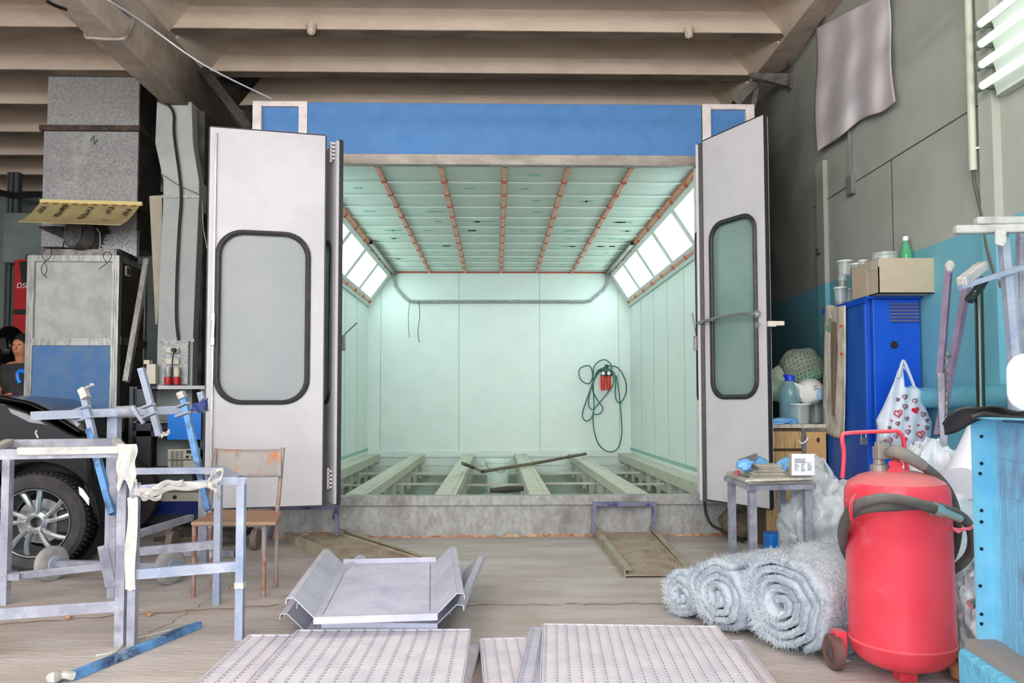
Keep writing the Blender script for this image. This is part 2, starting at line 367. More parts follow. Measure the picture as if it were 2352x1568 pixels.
# right wall: grey-green above, cyan below, darker towards the far corner
def wall_right_mat():
    m = mat('two_tone_wall', rgb(176,181,172), 0.7, c2=rgb(162,167,158), scale=1.6, stretch=(1,0.6,0.5), c3=rgb(130,134,128), scale3=1.1, lo3=0.55, hi3=0.85, bump=0.08, bscale=8)
    n = m.node_tree.nodes; l = m.node_tree.links; b = n['Principled BSDF']
    up = b.inputs['Base Color'].links[0].from_socket
    geo = n.new('ShaderNodeNewGeometry'); sp = n.new('ShaderNodeSeparateXYZ'); l.new(geo.outputs['Position'], sp.inputs[0])
    gt = n.new('ShaderNodeMath'); gt.operation = 'LESS_THAN'; gt.inputs[1].default_value = 2.17; l.new(sp.outputs['Z'], gt.inputs[0])
    t = n.new('ShaderNodeTexNoise'); t.inputs['Scale'].default_value = 2.5
    tc = n.new('ShaderNodeTexCoord'); l.new(tc.outputs['Object'], t.inputs['Vector'])
    r = n.new('ShaderNodeValToRGB'); r.color_ramp.elements[0].color = rgb(122,190,206); r.color_ramp.elements[1].color = rgb(104,172,192); l.new(t.outputs['Fac'], r.inputs['Fac'])
    mx = n.new('ShaderNodeMix'); mx.data_type = 'RGBA'; l.new(gt.outputs[0], mx.inputs['Factor']); l.new(up, mx.inputs['A']); l.new(r.outputs['Color'], mx.inputs['B'])
    # darker colour beside the booth, with a ragged outline
    t2 = n.new('ShaderNodeTexNoise'); t2.inputs['Scale'].default_value = 1.6; t2.inputs['Detail'].default_value = 5; l.new(geo.outputs['Position'], t2.inputs['Vector'])
    ad = n.new('ShaderNodeMath'); ad.operation = 'MULTIPLY_ADD'; l.new(t2.outputs['Fac'], ad.inputs[0]); ad.inputs[1].default_value = 1.6; l.new(sp.outputs['Y'], ad.inputs[2])
    r2 = n.new('ShaderNodeMapRange'); r2.inputs['From Min'].default_value = 7.2; r2.inputs['From Max'].default_value = 8.6; l.new(ad.outputs[0], r2.inputs['Value'])
    mx2 = n.new('ShaderNodeMix'); mx2.data_type = 'RGBA'; l.new(r2.outputs[0], mx2.inputs['Factor']); l.new(mx.outputs['Result'], mx2.inputs['A'])
    dk = n.new('ShaderNodeMix'); dk.data_type = 'RGBA'; dk.inputs['Factor'].default_value = 0.72; l.new(mx.outputs['Result'], dk.inputs['A']); dk.inputs['B'].default_value = rgb(38,36,34)
    l.new(dk.outputs['Result'], mx2.inputs['B']); l.new(mx2.outputs['Result'], b.inputs['Base Color'])
    return m
M_wallr = wall_right_mat()

def far_darken(m, lo, hi, amount, col, nscale=1.4, xmin=None):
    """darkens the colour towards the far end of the hall, with a ragged outline"""
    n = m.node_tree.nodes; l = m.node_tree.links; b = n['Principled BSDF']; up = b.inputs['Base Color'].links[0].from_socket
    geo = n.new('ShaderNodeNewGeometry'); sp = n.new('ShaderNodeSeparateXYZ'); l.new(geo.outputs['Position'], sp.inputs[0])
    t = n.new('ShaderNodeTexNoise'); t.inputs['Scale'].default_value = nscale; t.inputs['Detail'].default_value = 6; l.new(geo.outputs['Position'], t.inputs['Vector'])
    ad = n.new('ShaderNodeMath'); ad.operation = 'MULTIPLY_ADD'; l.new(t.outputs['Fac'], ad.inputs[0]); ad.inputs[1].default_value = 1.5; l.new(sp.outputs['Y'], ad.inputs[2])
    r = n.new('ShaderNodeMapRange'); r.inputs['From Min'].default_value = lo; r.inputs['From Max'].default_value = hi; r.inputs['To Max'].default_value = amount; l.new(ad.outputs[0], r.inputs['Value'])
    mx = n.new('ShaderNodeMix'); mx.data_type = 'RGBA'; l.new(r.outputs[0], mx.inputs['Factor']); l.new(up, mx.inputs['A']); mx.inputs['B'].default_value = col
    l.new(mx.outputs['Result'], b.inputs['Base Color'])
M_concs = M_concd.copy(); M_concs.name = 'far_dark_beam_concrete'; far_darken(M_concs, 6.9, 8.0, 0.85, rgb(56,50,46))  # beam colour darkens towards its far end

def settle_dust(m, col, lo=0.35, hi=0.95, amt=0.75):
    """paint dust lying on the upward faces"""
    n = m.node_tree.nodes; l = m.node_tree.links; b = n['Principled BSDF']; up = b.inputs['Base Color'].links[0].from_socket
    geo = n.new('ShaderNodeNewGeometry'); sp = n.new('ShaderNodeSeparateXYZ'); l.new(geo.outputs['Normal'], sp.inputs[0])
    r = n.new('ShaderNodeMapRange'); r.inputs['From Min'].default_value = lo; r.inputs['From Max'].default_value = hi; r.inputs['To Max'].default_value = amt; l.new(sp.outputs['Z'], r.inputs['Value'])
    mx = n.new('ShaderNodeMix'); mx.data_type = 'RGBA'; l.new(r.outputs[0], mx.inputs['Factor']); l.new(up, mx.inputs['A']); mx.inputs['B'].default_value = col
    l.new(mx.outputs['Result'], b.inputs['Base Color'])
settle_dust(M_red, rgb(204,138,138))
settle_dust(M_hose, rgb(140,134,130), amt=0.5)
# ================= the hall =================
XW = 2.93; YB = 12.3; XL = -9.0
struct(MB().bx(-14, 8, -16, YB, -0.1, 0).build('floor', M_floor), 'dusty grey concrete floor')
# floor cracks: thin real strips of reddish dirt and small litter
ck = MB()
random.seed(3)
def crack(a, b, w, n=26, j=0.02):
    a = V(a); b = V(b); d = (b-a); s = V((-d.y, d.x, 0)).normalized()
    pts = [a + d*i/n + s*random.uniform(-j, j) for i in range(n+1)]
    for i in range(n):
        ww = w*random.uniform(0.3, 1.2)
        ck.add([pts[i]-s*ww, pts[i+1]-s*ww*0.8, pts[i+1]+s*ww, pts[i]+s*ww], [[0,1,2,3]])
def g3(px, py, z=0.0025): return G(px, py, z)
crack(g3(0,1432), g3(640,1388), 0.006); crack(g3(1040,1390), g3(1560,1384), 0.006); crack(g3(300,1480), g3(560,1330), 0.003)
o = ck.build('crack_dirt', mat('crack_dirt', rgb(150,116,98), 0.95)); o['kind'] = 'structure'; o['label'] = 'reddish dirt lines along the floor joints'
# walls
struct(MB().bx(XW, XW+0.3, -3, YB, 0, 4.54).build('wall_right', M_wallr), 'grey wall with a cyan painted lower part')
struct(MB().bx(-14, XW+0.3, YB, YB+0.3, 0, 5.2).build('wall_back', M_greywall), 'grey green back wall')
struct(MB().bx(XL-0.3, XL, -3, YB, 0, 5.2).build('wall_left', M_greywall), 'grey left wall')
# ceiling: slab, ribs and hipped coffer ends
ce = MB(); ce.bx(XL-0.3, XW+0.3, -3.3, YB+0.3, 4.95, 5.2)
XA, XB = -2.975, 2.68
ribs = [6.66+0.87*k for k in range(-11, 7)]
for y in ribs:
    for x0, x1 in ((XL, -3.21), (XA, XB)):
        # trapezoid section: slightly wider towards the slab, small step near the lower edge
        poly = [(x0, y, 4.54), (x0, y+0.14, 4.54), (x0, y+0.17, 4.95), (x0, y-0.006, 4.95)]
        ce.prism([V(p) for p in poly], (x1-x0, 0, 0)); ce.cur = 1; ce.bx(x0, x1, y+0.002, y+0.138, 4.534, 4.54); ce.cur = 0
for y in ribs:
    for (xe, xi) in ((XA, XA+0.36), (XB, XB-0.36), (-3.21, -3.5)):
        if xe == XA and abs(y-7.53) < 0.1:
            struct(MB().prism([(xe, y+0.14, 4.5), (xe, y+0.14, 4.95), (xi, y+0.14, 4.95)], (0, 0.73, 0)).build('trim_13', M_soot), 'dark coffer end above the column'); continue  # this coffer end is coloured much darker than the others
        ce.prism([(xe, y+0.14, 4.5), (xe, y+0.14, 4.95), (xi, y+0.14, 4.95)], (0, 0.73, 0))
struct(ce.build('ceiling', [M_conc, mat('dark_soffit', rgb(150,135,120), 0.9, c2=rgb(120,106,94), scale=7, stretch=(0.3,1,1))]), 'ribbed beige concrete ceiling')  # rib undersides are coloured darker than the rib faces
struct(MB().bx(XB, XW+0.3, -3, YB, 4.50, 4.96).build('trim_1', M_concd, bevel=0.01), 'beige concrete edge beam on the right wall')
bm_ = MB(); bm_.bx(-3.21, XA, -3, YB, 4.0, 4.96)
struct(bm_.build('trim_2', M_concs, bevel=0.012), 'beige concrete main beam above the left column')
# conduit loop round the main beam and slab detectors
cl = MB(); y0 = 5.72
cl.tube([PX(250,-12,XA+0.014), PX(275,15,XA+0.014), PX(300,36,XA+0.014), PX(305,50,XA+0.014), PX(298,72,XA+0.014), G(286,88,3.985), G(250,90,3.985), G(214,87,3.985), V((-3.225, G(210,84,4.0).y, 4.0)), V((-3.225, G(210,84,4.0).y, 4.12))], 0.012, 8, smooth=6)
tag(cl.build('conduit', mat('conduit_grey', rgb(150,144,136), 0.6), smooth=True), 'grey bent conduit looped around the beige beam at top left', 'pipe')
cl = MB(); cl.tube([P(245,-2,4.2), P(330,52,5.0), P(470,150,5.5), P(622,226,6.2)], 0.006, 6, smooth=8)
tag(cl.build('cable', M_paper, smooth=True), 'thin white cable stretched from the top left down to the blue booth front', 'cable')
cl = MB(); cl.tube([P(104,0,5.0), P(125,12,5.1), P(152,22,5.2)], 0.012, 6, smooth=5)
tag(cl.build('cable', M_black, smooth=True), 'black cable drooping beside the beam at the top left edge', 'cable')
for px, wh in ((715, 'left'), (1582, 'right')):
    p = V((P(px, 60, 6.64).x, 6.64, 4.54)); d = MB()
    d.lathe([(0.045, 0.03), (0.05, 0.0), (0.03, -0.015), (0.03, -0.05), (0.012, -0.07)], 14, Matrix.Translation(p))
    for k in range(6):
        a = k*PI/3; d.bar(p+V((0.036*math.cos(a), 0.036*math.sin(a), -0.01)), p+V((0.03*math.cos(a), 0.03*math.sin(a), -0.06)), 0.006)
    tag(d.build('fire_detector', M_conc), 'small caged detector under the ceiling rib, the %s one of two' % wh, 'detector', 'detectors under the ceiling rib')
# column with bent duct chase
o = struct(MB().bx(-3.26, -2.86, 7.22, 7.9, 0, 4.0).build('trim_3', M_soot, bevel=0.01), 'sooty dark concrete column')
struct(MB().bx(-2.86, -2.08, 8.4, 8.6, 0, 4.54).build('wall_partition', M_soot), 'sooty partition darkened for the unlit gap between column and booth')  # soot-dark colour also carries the darkness of the unlit gap
# dark steel brace from beam down to the booth roof
br = MB(); br.hollow(P(468,160,7.3), P(600,330,7.3), 0.09, 0.006); br.hollow(P(470,165,7.35), P(560,300,7.6), 0.05, 0.006)
tag(br.build('steel_brace', M_soot), 'dark sooty steel brace slanting from the beam behind the booth front', 'brace')
br = MB(); br.hollow(P(1742,182,7.3), P(1688,240,7.3), 0.075, 0.006); br.bar(P(1738,190,7.35), P(1728,250,7.35), 0.05)
tag(br.build('steel_brace', M_steel), 'grey steel brace slanting down beside the booth top right corner', 'brace')
# chase
ch = MB()
pts = [((358,234),(455,236)), ((353,330),(443,330)), ((375,415),(457,418)), ((375,452),(457,455)), ((367,610),(450,612)), ((361,782),(443,784)), ((360,890),(442,890))]
pts = [(1.0,) for _ in []] or [((360,233),(440,236)), ((356,328),(443,330)), ((375,415),(457,418)), ((375,452),(457,455)), ((367,610),(450,612)), ((361,782),(443,784)), ((359,930),(441,930)), ((359,1195),(441,1195))]
L = [P(a[0], a[1], 7.1) for a, b in pts]; R_ = [P(b[0], b[1], 7.1) for a, b in pts]
n = len(pts); vs = []
for i in range(n):
    zz = L[i].z
    vs += [V((L[i].x, 7.1, zz)), V((R_[i].x, 7.1, zz)), V((R_[i].x, 7.3, zz)), V((L[i].x, 7.3, zz))]
fs = []
for i in range(n-1):
    for k in range(4): fs.append([i*4+k, i*4+(k+1) % 4, (i+1)*4+(k+1) % 4, (i+1)*4+k])
fs += [[0,1,2,3], [(n-1)*4+k for k in range(4)]]
ch.add(vs, fs)
M_chase = mat('grey_painted_chase', rgb(166,172,170), 0.6, c2=rgb(154,160,158), scale=2, c3=rgb(150,140,112), scale3=2.2, lo3=0.56, hi3=0.78)
struct(ch.build('trim_4', M_chase, bevel=0.006), 'grey painted bent duct chase on the column face')
b = MB()
for (x0, y0, x1, y1) in ((373,448,458,455), (365,777,446,785)):
    a = P(x0, y0, 7.09); c = P(x1, y1, 7.09); b.bx(a.x, c.x, 7.085, 7.1, c.z, a.z)
struct(b.build('trim_5', M_galv), 'thin joint bands on the duct chase')
cb = MB(); cb.tube([P(362,230,7.05), P(385,240,7.06), P(399,262,7.07), P(400,310,7.07), P(412,400,7.07), P(416,455,7.07), P(411,530,7.07), P(406,640,7.07), P(405,730,7.07), P(410,782,7.07)], 0.013, 8, smooth=5)
tag(cb.build('cable', M_black, smooth=True), 'thick black cable running down the bent grey duct chase', 'cable')
cb = MB(); cb.tube([P(372,400,7.05), P(410,425,7.05), P(455,446,7.04), P(464,460,7.0), P(467,520,7.0), P(476,572,7.0)], 0.004, 6, smooth=5)
tag(cb.build('wire', M_steel, smooth=True), 'thin grey wire crossing the duct chase to the right', 'wire')
# right wall: pilaster strip, pipe, seams
pl = MB(); a = PX(1875,380,2.9); b2 = PX(1892,380,2.9); pl.bx(2.89, 2.935, min(a.y, b2.y), max(a.y, b2.y), 0, a.z)
struct(pl.build('trim_6', M_wallr), 'narrow pilaster strip on the right wall')
pl = MB(); a = PX(2268,200,2.9); pl.bx(2.88, 2.935, a.y-0.06, a.y+0.06, 0, 4.5)
struct(pl.build('trim_7', M_wallr), 'raised vertical strip on the right wall under the tube lamp')
pl = MB(); zs = PX(1905,455,2.93).z
pl.bx(2.926, 2.932, 2.5, 6.7, zs-0.004, zs+0.004); y = PX(2048,360,2.93).y; pl.bx(2.926, 2.932, y-0.003, y+0.003, 1.0, zs)
struct(pl.build('trim_8', mat('seam', rgb(80,82,78), 0.9)), 'dark board seams on the right wall')
# left background: partitions, posts and overhead box
YBK = 11.4
lb = MB(); lb.bx(-9, -3.4, YBK, YBK+0.12, 0, 4.3)
M_pgrey = mat('left_partition_grey', rgb(122,134,132), 0.7, c2=rgb(106,118,116), scale=2)
struct(lb.build('wall_far', M_pgrey), 'grey green partition far behind at left')
for k, (x0, x1) in enumerate(((22, 29), (33, 42), (16, 20))):
    a = P(x0, 410, 10.9); b2 = P(x1, 410, 10.9); mm = MB(); mm.bx(a.x, b2.x, 10.9, 11.0, 0, 4.54)
    struct(mm.build('trim_%d' % (9+k), mat('post_grey%d' % k, rgb(88,94,94), 0.6, 0.2)), 'grey steel post by the far left partition')
a = P(8, 488, 10.4); b2 = P(150, 603, 10.4)
struct(MB().bx(a.x, b2.x, 10.4, 10.85, b2.z, a.z).build('trim_12', M_pgrey, bevel=0.01), 'grey boxed beam high on the far left partition')
cb = MB()
for k in range(4): cb.tube([P(-20, 432+4*k, 10.8), P(40, 444+3*k, 10.8), P(108, 441+3*k, 10.8)], 0.012, 6, smooth=4)
tag(cb.build('cable', M_black, smooth=True), 'bundle of black cables hanging high across the far left', 'cable')

# ================= the spray booth =================
BO = thing('spray_booth', 'walk-in paint spray booth with blue fascia, white interior and open folding doors', 'spray booth', (0.07, 6.27, 0))
F = 6.27; BK = 11.55; XI0, XI1 = -2.0, 2.10; XC0, XC1 = -1.60, 1.75; ZC, ZS, ZF = 3.19, 2.65, 0.35
a = P(707, 232, F); b2 = P(1612, 352, F)
MB().bx(a.x, b2.x, F, F+0.08, 3.24, a.z-0.01).build('fascia', M_blue, BO, bevel=0.004)
def sidepanel(x0, x1, z1):
    m = MB(); m.bx(x0, x1, F+0.04, F+0.08, 0.35, z1-0.02); o = m.build('side_panel', M_blue, BO)
    m = MB(); w = 0.075
    m.bx(x0, x0+w, F, F+0.06, 0.35, z1); m.bx(x1-w, x1, F, F+0.06, 0.35, z1); m.bx(x0+w, x1-w, F, F+0.06, z1-0.045, z1); m.bx(x0+w, x1-w, F, F+0.06, 0.35, 0.42)
    m.build('panel_frame', M_whitep, o, bevel=0.004)
zt = a.z
sidepanel(P(580, 232, F).x, P(706, 232, F).x, zt); sidepanel(P(1613, 240, F).x, P(1733, 240, F).x, zt)
m = MB(); m.bx(-1.56, 1.73, F-0.02, F+0.05, 3.155, 3.245)
li = m.build('lintel', mat('lintel_steel', rgb(160,153,145), 0.45, 0.3, c2=rgb(134,127,120), scale=9, stretch=(0.4,1,1)), BO, bevel=0.004)
for k in range(9):
    MB().ell((-1.35+0.41*k, F-0.022, 3.222), (0.009, 0.005, 0.009), 8, 6).build('screw', M_chrome, li, smooth=True)
m = MB(); m.bx(-1.62, -1.54, F, F+0.1, ZF, 3.2); m.build('door_jamb', M_whitep, BO); m = MB(); m.bx(1.73, 1.80, F, F+0.1, ZF, 3.2); m.build('door_jamb', M_whitep, BO)
m = MB(); m.bx(-2.07, 2.19, F-0.02, F+0.05, 0, 0.265); m.bx(-2.07, 2.19, F-0.05, F+0.06, 0.265, 0.345)
sl = m.build('threshold', M_galvd, BO, bevel=0.005)
m = MB(); random.seed(11); x = -2.05
while x < 2.15:
    w = random.uniform(0.02, 0.09); h = random.uniform(0.008, 0.028)
    m.add([(x, F-0.025, 0), (x+w, F-0.025, 0), (x+w*0.9, F-0.024, h*random.uniform(0.6, 1)), (x+0.1*w, F-0.024, h)], [[0,1,2,3]]); x += w*0.92
m.build('rust_edge', M_rust, sl)
# shell: walls with fine panel seams
def seamwall(name, pts, mtx=M_mint):
    m = MB(); m.add(pts, [list(range(len(pts)))]); return m.build(name, mtx, BO, solid=0.04)
bw = MB(); bw.bx(XI0-0.05, XI1+0.05, BK, BK+0.05, 0, ZC+0.1); bwall = bw.build('back_wall', M_mint, BO)
m = MB()
for px in (875, 1054, 1240, 1423):
    x = (px-1140)/1700*BK; m.bx(x-0.004, x+0.004, BK-0.003, BK, 0.36, ZC)
MB().bx(XI0, XI1, BK-0.02, BK, 0.30, 0.40).build('skirting', M_mint, bwall)
M_seam = mat('booth_seam', rgb(150,182,172), 0.7)
m.build('seam', M_seam, bwall)
lw = MB().bx(XI0-0.05, XI0, F+0.1, BK+0.05, 0, ZS+0.02).build('side_wall', M_mint, BO)
rw = MB().bx(XI1, XI1+0.05, F+0.1, BK+0.05, 0, ZS+0.02).build('side_wall', M_mint, BO)
m = MB()
for y in (7.4, 8.2, 9.0, 9.8, 10.65): m.bx(XI1-0.003, XI1, y-0.004, y+0.004, 0.42, ZS-0.01)
m.bx(XI1-0.012, XI1, F+0.1, BK, 0.40, 0.44); m.bx(XI1-0.01, XI1, F+0.1, BK, ZS-0.02, ZS-0.005); m.build('seam', M_seam, rw)
m = MB()
for y in (7.4, 8.2, 9.0, 9.8, 10.65): m.bx(XI0, XI0+0.003, y-0.004, y+0.004, 0.42, ZS-0.01)
m.bx(XI0, XI0+0.012, F+0.1, BK, 0.40, 0.44); m.bx(XI0, XI0+0.01, F+0.1, BK, ZS-0.02, ZS-0.005); m.build('seam', M_seam, lw)
# ceiling filter field
cf = MB().bx(XC0, XC1, F+0.1, BK, ZC, ZC+0.05).build('ceiling_filter', M_filter, BO)
m = MB(); random.seed(5)
for _ in range(60):
    x = random.choice([XC0+0.12+0.56*k for k in range(6)])+random.uniform(0, 0.25); y = random.choice([6.62+0.43*k for k in range(11)]); w = random.uniform(0.07, 0.12)
    m.add([(x, y, ZC-0.003), (x+w, y, ZC-0.003), (x+w, y+0.045, ZC-0.003), (x, y+0.045, ZC-0.003)], [[0,1,2,3]])
m.build('filter_print', M_filterp, cf)['kind'] = 'stuff'
for k in range(11):
    y = 6.83+0.43*k; m = MB(); m.grid(lambda u, v: (XC0+(XC1-XC0)*u, y-0.012+0.024*v, ZC-0.014-0.005*math.sin(u*6*PI)*math.sin(u*6*PI)), 24, 1)
    m.build('cross_bar', M_mint, BO, solid=0.008)
for k in range(5):
    x = XC0+0.56+0.5575*k; m = MB(); m.bx(x-0.019, x+0.019, F+0.1, BK-0.01, ZC-0.024, ZC-0.006); cs = m.build('copper_strip', M_copper, BO)
    for j in range(11): MB().bx(x-0.026, x+0.026, 6.83+0.43*j-0.035, 6.83+0.43*j-0.014, ZC-0.03, ZC-0.006).build('strip_clip', M_copperd, cs)
m = MB(); m.bx(XC0, XC1, BK-0.03, BK, ZC-0.02, ZC); m.build('copper_strip', M_copperd, BO)
# slanted light bays
def bay(xa, xb, sgn):
    """xa at wall (z=ZS), xb at ceiling (z=ZC)"""
    def S(f, y, off=0.0):
        p = V((xa+(xb-xa)*f, y, ZS+(ZC-ZS)*f)); nrm = V((-sgn*(ZC-ZS), 0, -abs(xb-xa))).normalized(); return p+nrm*off
    def slab(f0, f1, y0, y1, t, mm, o0=0.0):
        q = [S(f0, y0, o0), S(f1, y0, o0), S(f1, y1, o0), S(f0, y1, o0)]
        d = S(0, 0, t)-S(0, 0, 0); mm.prism(q, d)
    m = MB()
    slab(0, 0.19, F+0.1, BK, -0.04, m); slab(0.81, 1, F+0.1, BK, -0.04, m)
    ys = [11.3-0.97*k for k in range(6)]
    e = BK
    for y in ys:
        slab(0.19, 0.81, y, e, -0.04, m); e = y-0.84
    if e > F+0.1: slab(0.19, 0.81, F+0.1, e, -0.04, m)
    b = m.build('light_bay', M_mint, BO)
    for y in ys:
        m = MB(); slab(0.19, 0.81, max(y-0.84, F+0.1), y, -0.02, m, -0.012); m.build('light_panel', M_diff, b)
        m = MB()
        for f0, f1, yy0, yy1 in ((0.165,0.19,y-0.86,y+0.02), (0.81,0.835,y-0.86,y+0.02)): slab(f0, f1, max(yy0, F+0.1), yy1, 0.006, m)
        slab(0.19, 0.81, y, y+0.02, 0.006, m)
        if y-0.86 > F+0.1: slab(0.19, 0.81, y-0.86, y-0.84, 0.006, m)
        m.build('panel_frame', M_mint, b)
    for f in (0.93, 0.10):
        m = MB(); slab(f-0.022, f+0.022, F+0.3, 11.35, 0.012, m); cs = m.build('copper_strip', M_copper, BO)
        for j in range(9):
            m = MB(); slab(f-0.035, f+0.035, F+0.5+j*0.58, F+0.5+j*0.58+0.03, 0.02, m); m.build('strip_clip', M_copperd, cs)
    m = MB(); m.bar((xb+sgn*0.01, F+0.15, ZC-0.02), (xb+sgn*0.01, 9.4, ZC-0.02), 0.03); m.build('copper_strip', M_copper, BO)
    m = MB(); m.hollow((xb-sgn*0.02, 9.3, ZC-0.035), (xb-sgn*0.02, BK-0.03, ZC-0.035), 0.05, 0.006); m.build('track_rail', M_steel, BO)
bay(XI1, XC1, 1); bay(XI0, XC0, -1)
# roof and hidden upper shell
m = MB(); m.bx(-2.07, 2.19, F+0.08, BK+0.05, 3.5, 3.6); m.bx(-2.07, -2.02, F+0.08, BK+0.05, 0, 3.6); m.bx(2.15, 2.19, F+0.08, BK+0.05, 0, 3.6); m.build('outer_shell', M_galvd, BO)
# curtain track bent across the back wall
m = MB(); yy = BK-0.05
m.tube([P(904,628,yy), P(906,655,yy), P(915,668,yy), P(934,687,yy), P(945,692,yy), P(1340,692,yy), P(1356,690,yy), P(1388,664,yy), P(1396,650,yy), P(1395,630,yy)], 0.024, 8)
m.build('track_rail', M_galv, BO, smooth=True)
# floor rails, ledges and cross bars
def rail(xc, w=0.18):
    m = MB(); m.bx(xc-w/2, xc+w/2, F+0.06, BK-0.05, 0.335, 0.35)
    m.bx(xc-w/2, xc-w/2+0.02, F+0.06, BK-0.05, 0.26, 0.335); m.bx(xc+w/2-0.02, xc+w/2, F+0.06, BK-0.05, 0.26, 0.335)
    m.bx(xc+w/2-0.05, xc+w/2-0.035, F+0.06, BK-0.05, 0.35, 0.356)
    r = m.build('floor_rail', M_rail, BO)
    for j in range(7):
        for xq in (xc-w/2+0.01, xc+w/2-0.06):
            y = 6.75+0.72*j; MB().bx(xq, xq+0.05, y, y+0.05, 0.02, 0.26).build('rail_post', M_rail, r)
for x in (-1.19, -0.43, 0.37, 1.20): rail(x)
for x0, x1 in ((XI0, XI0+0.20), (XI1-0.20, XI1)):
    m = MB(); m.bx(x0, x1, F+0.06, BK, 0.335, 0.352); m.bx(x0 if x0 > 0 else x1-0.02, (x0+0.02) if x0 > 0 else x1, F+0.06, BK, 0.24, 0.335)
    for j in range(9):
        y = 6.6+0.55*j; xx = x0+0.01 if x0 > 0 else x1-0.05; m.bx(xx, xx+0.04, y, y+0.04, 0.02, 0.24)
    m.build('floor_ledge', M_rail, BO)
xs = [XI0+0.2, -1.19, -0.43, 0.37, 1.20, XI1-0.2]
for i in range(5):
    for y in (7.25, 8.3+0.1*(i % 2), 9.7, 10.9):
        m = MB(); m.bar((xs[i]+0.02, y, 0.215), (xs[i+1]-0.02, y, 0.215), 0.035, 0.02); m.build('cross_bar', M_rail, BO)
m = MB(); m.bx(XI0, XI1, F+0.05, BK, 0.0, 0.02); m.build('pit_floor', M_pit, BO)
# doors --------------------------------------------------
def leaf(a, b, z0, z1, win, name_side, t=0.05):
    gk = 0.72 if name_side in ('L2', 'R2') else 0.36
    """a,b: (x,y) ends of the leaf. win: (u0,u1,v0,v1) window in metres from a / z0"""
    a = V((a[0], a[1], 0)); b = V((b[0], b[1], 0)); d = (b-a); Wd = d.length; d.normalize(); nn = V((d.y, -d.x, 0))
    H = z1-z0
    def Q(u, v, k): return a + d*u + V((0, 0, z0+v)) + nn*k
    m = MB(); u0, u1, v0, v1 = win; r = min(u1-u0, v1-v0)*0.28
    cx, cy = (u0+u1)/2, (v0+v1)/2
    inner = [(cx+x, cy+y) for x, y in rrect(u1-u0, v1-v0, r, 8)]
    # panel as ring between window outline and rectangle
    outer = []; n = len(inner); corners = ((Wd, H), (0, H), (0, 0), (Wd, 0))
    for ci in range(4):
        p0, p1, cc = inner[ci*9], inner[ci*9+8], corners[ci]
        S_ = (cc[0], p0[1]) if ci % 2 == 0 else (p0[0], cc[1]); E_ = (p1[0], cc[1]) if ci % 2 == 0 else (cc[0], p1[1])
        for i in range(9):
            f = i/4 if i <= 4 else (i-4)/4; A_, B_ = (S_, cc) if i <= 4 else (cc, E_)
            outer.append((A_[0]+(B_[0]-A_[0])*f, A_[1]+(B_[1]-A_[1])*f))
    vs = []; fs = []
    for kk in (0, -t):
        for p in inner: vs.append(Q(p[0], p[1], kk))
        for p in outer: vs.append(Q(p[0], p[1], kk))
    for i in range(n):
        j = (i+1) % n
        fs.append([i, j, n+j, n+i]); fs.append([2*n+j, 2*n+i, 3*n+i, 3*n+j]); fs.append([j, i, 2*n+i, 2*n+j]); fs.append([n+i, n+j, 3*n+j, 3*n+i])
    m.add(vs, fs)
    lf = m.build('door_leaf', M_white, BO)
    # gasket
    g = MB(); ring = [Q(p[0], p[1], 0.004) for p in inner]; g.tube(ring, 0.017, 8, closed=True)
    ring = [Q(cx+(p[0]-cx)*1.05, cy+(p[1]-cy)*1.015, 0.006) for p in inner]; g.tube(ring, 0.009, 8, closed=True)
    ring = [Q(p[0], p[1], -t) for p in inner]; g.tube(ring, 0.017, 8, closed=True)
    g.build('window_gasket', M_gasket, lf, smooth=True)
    e = MB()
    for (p, q) in (((0,0),(Wd,0)), ((Wd,0),(Wd,H)), ((Wd,H),(0,H)), ((0,H),(0,0))):
        e.bar(Q(p[0], p[1], -t*gk), Q(q[0], q[1], -t*gk), 0.022, 0.03, up=nn)
    e.build('edge_gasket', M_gasket, lf)
    return lf, Q, inner, Wd, H
gl = P(482, 287, 5.52); 
lfA, QA, inA, WA, HA = leaf((-2.145, 5.52), (-1.325, 5.69), 0.345, 3.19, (0.075, 0.715, 0.78, 2.06), 'L')
m = MB(); m.prism([QA(p[0], p[1], -0.02) for p in inA], (QA(0,0,-0.026)-QA(0,0,-0.02))); m.build('window_pane', M_glassfrost, lfA)
m = MB(); m.bar(QA(0.045, 0.05, 0.008), QA(0.045, 2.8, 0.008), 0.016, 0.012, up=(1,0,0)); m.build('lock_rod', M_alu, lfA)
m = MB(); m.bar(QA(0.045, 1.22, 0.03), QA(0.05, 1.42, 0.03), 0.02); m.bar(QA(0.045, 1.20, 0.02), QA(0.045, 1.26, 0.02), 0.03); m.bar(QA(0.045, 1.38, 0.02), QA(0.045, 1.44, 0.02), 0.03); m.build('door_handle', M_chrome, lfA, bevel=0.004)
lfB, QB, inB, WB, HB = leaf((-1.55, 6.26), (-1.245, 5.73), 0.345, 3.17, (0.10, 0.50, 0.78, 2.06), 'L2')
m = MB(); m.prism([QB(p[0], p[1], -0.02) for p in inB], (QB(0,0,-0.026)-QB(0,0,-0.02))); m.build('window_pane', M_glassr, lfB)
for z in (2.68, 0.12):
    m = MB(); a = QB(WB-0.07, z, 0.012); 
    for k in range(5): m.bar(QB(WB-0.12, z+0.008+0.03*k, 0.015), QB(WB-0.03, z+0.008+0.03*k, 0.015), 0.02, 0.012)
    m.bar(QB(WB-0.075, z-0.01, 0.02), QB(WB-0.075, z+0.15, 0.02), 0.014); m.build('hinge', M_whitep, lfB)
lfC, QC, inC, WC, HC = leaf((1.655, 5.82), (1.945, 5.27), 0.36, 3.21, (0.085, 0.53, 0.80, 2.15), 'R')
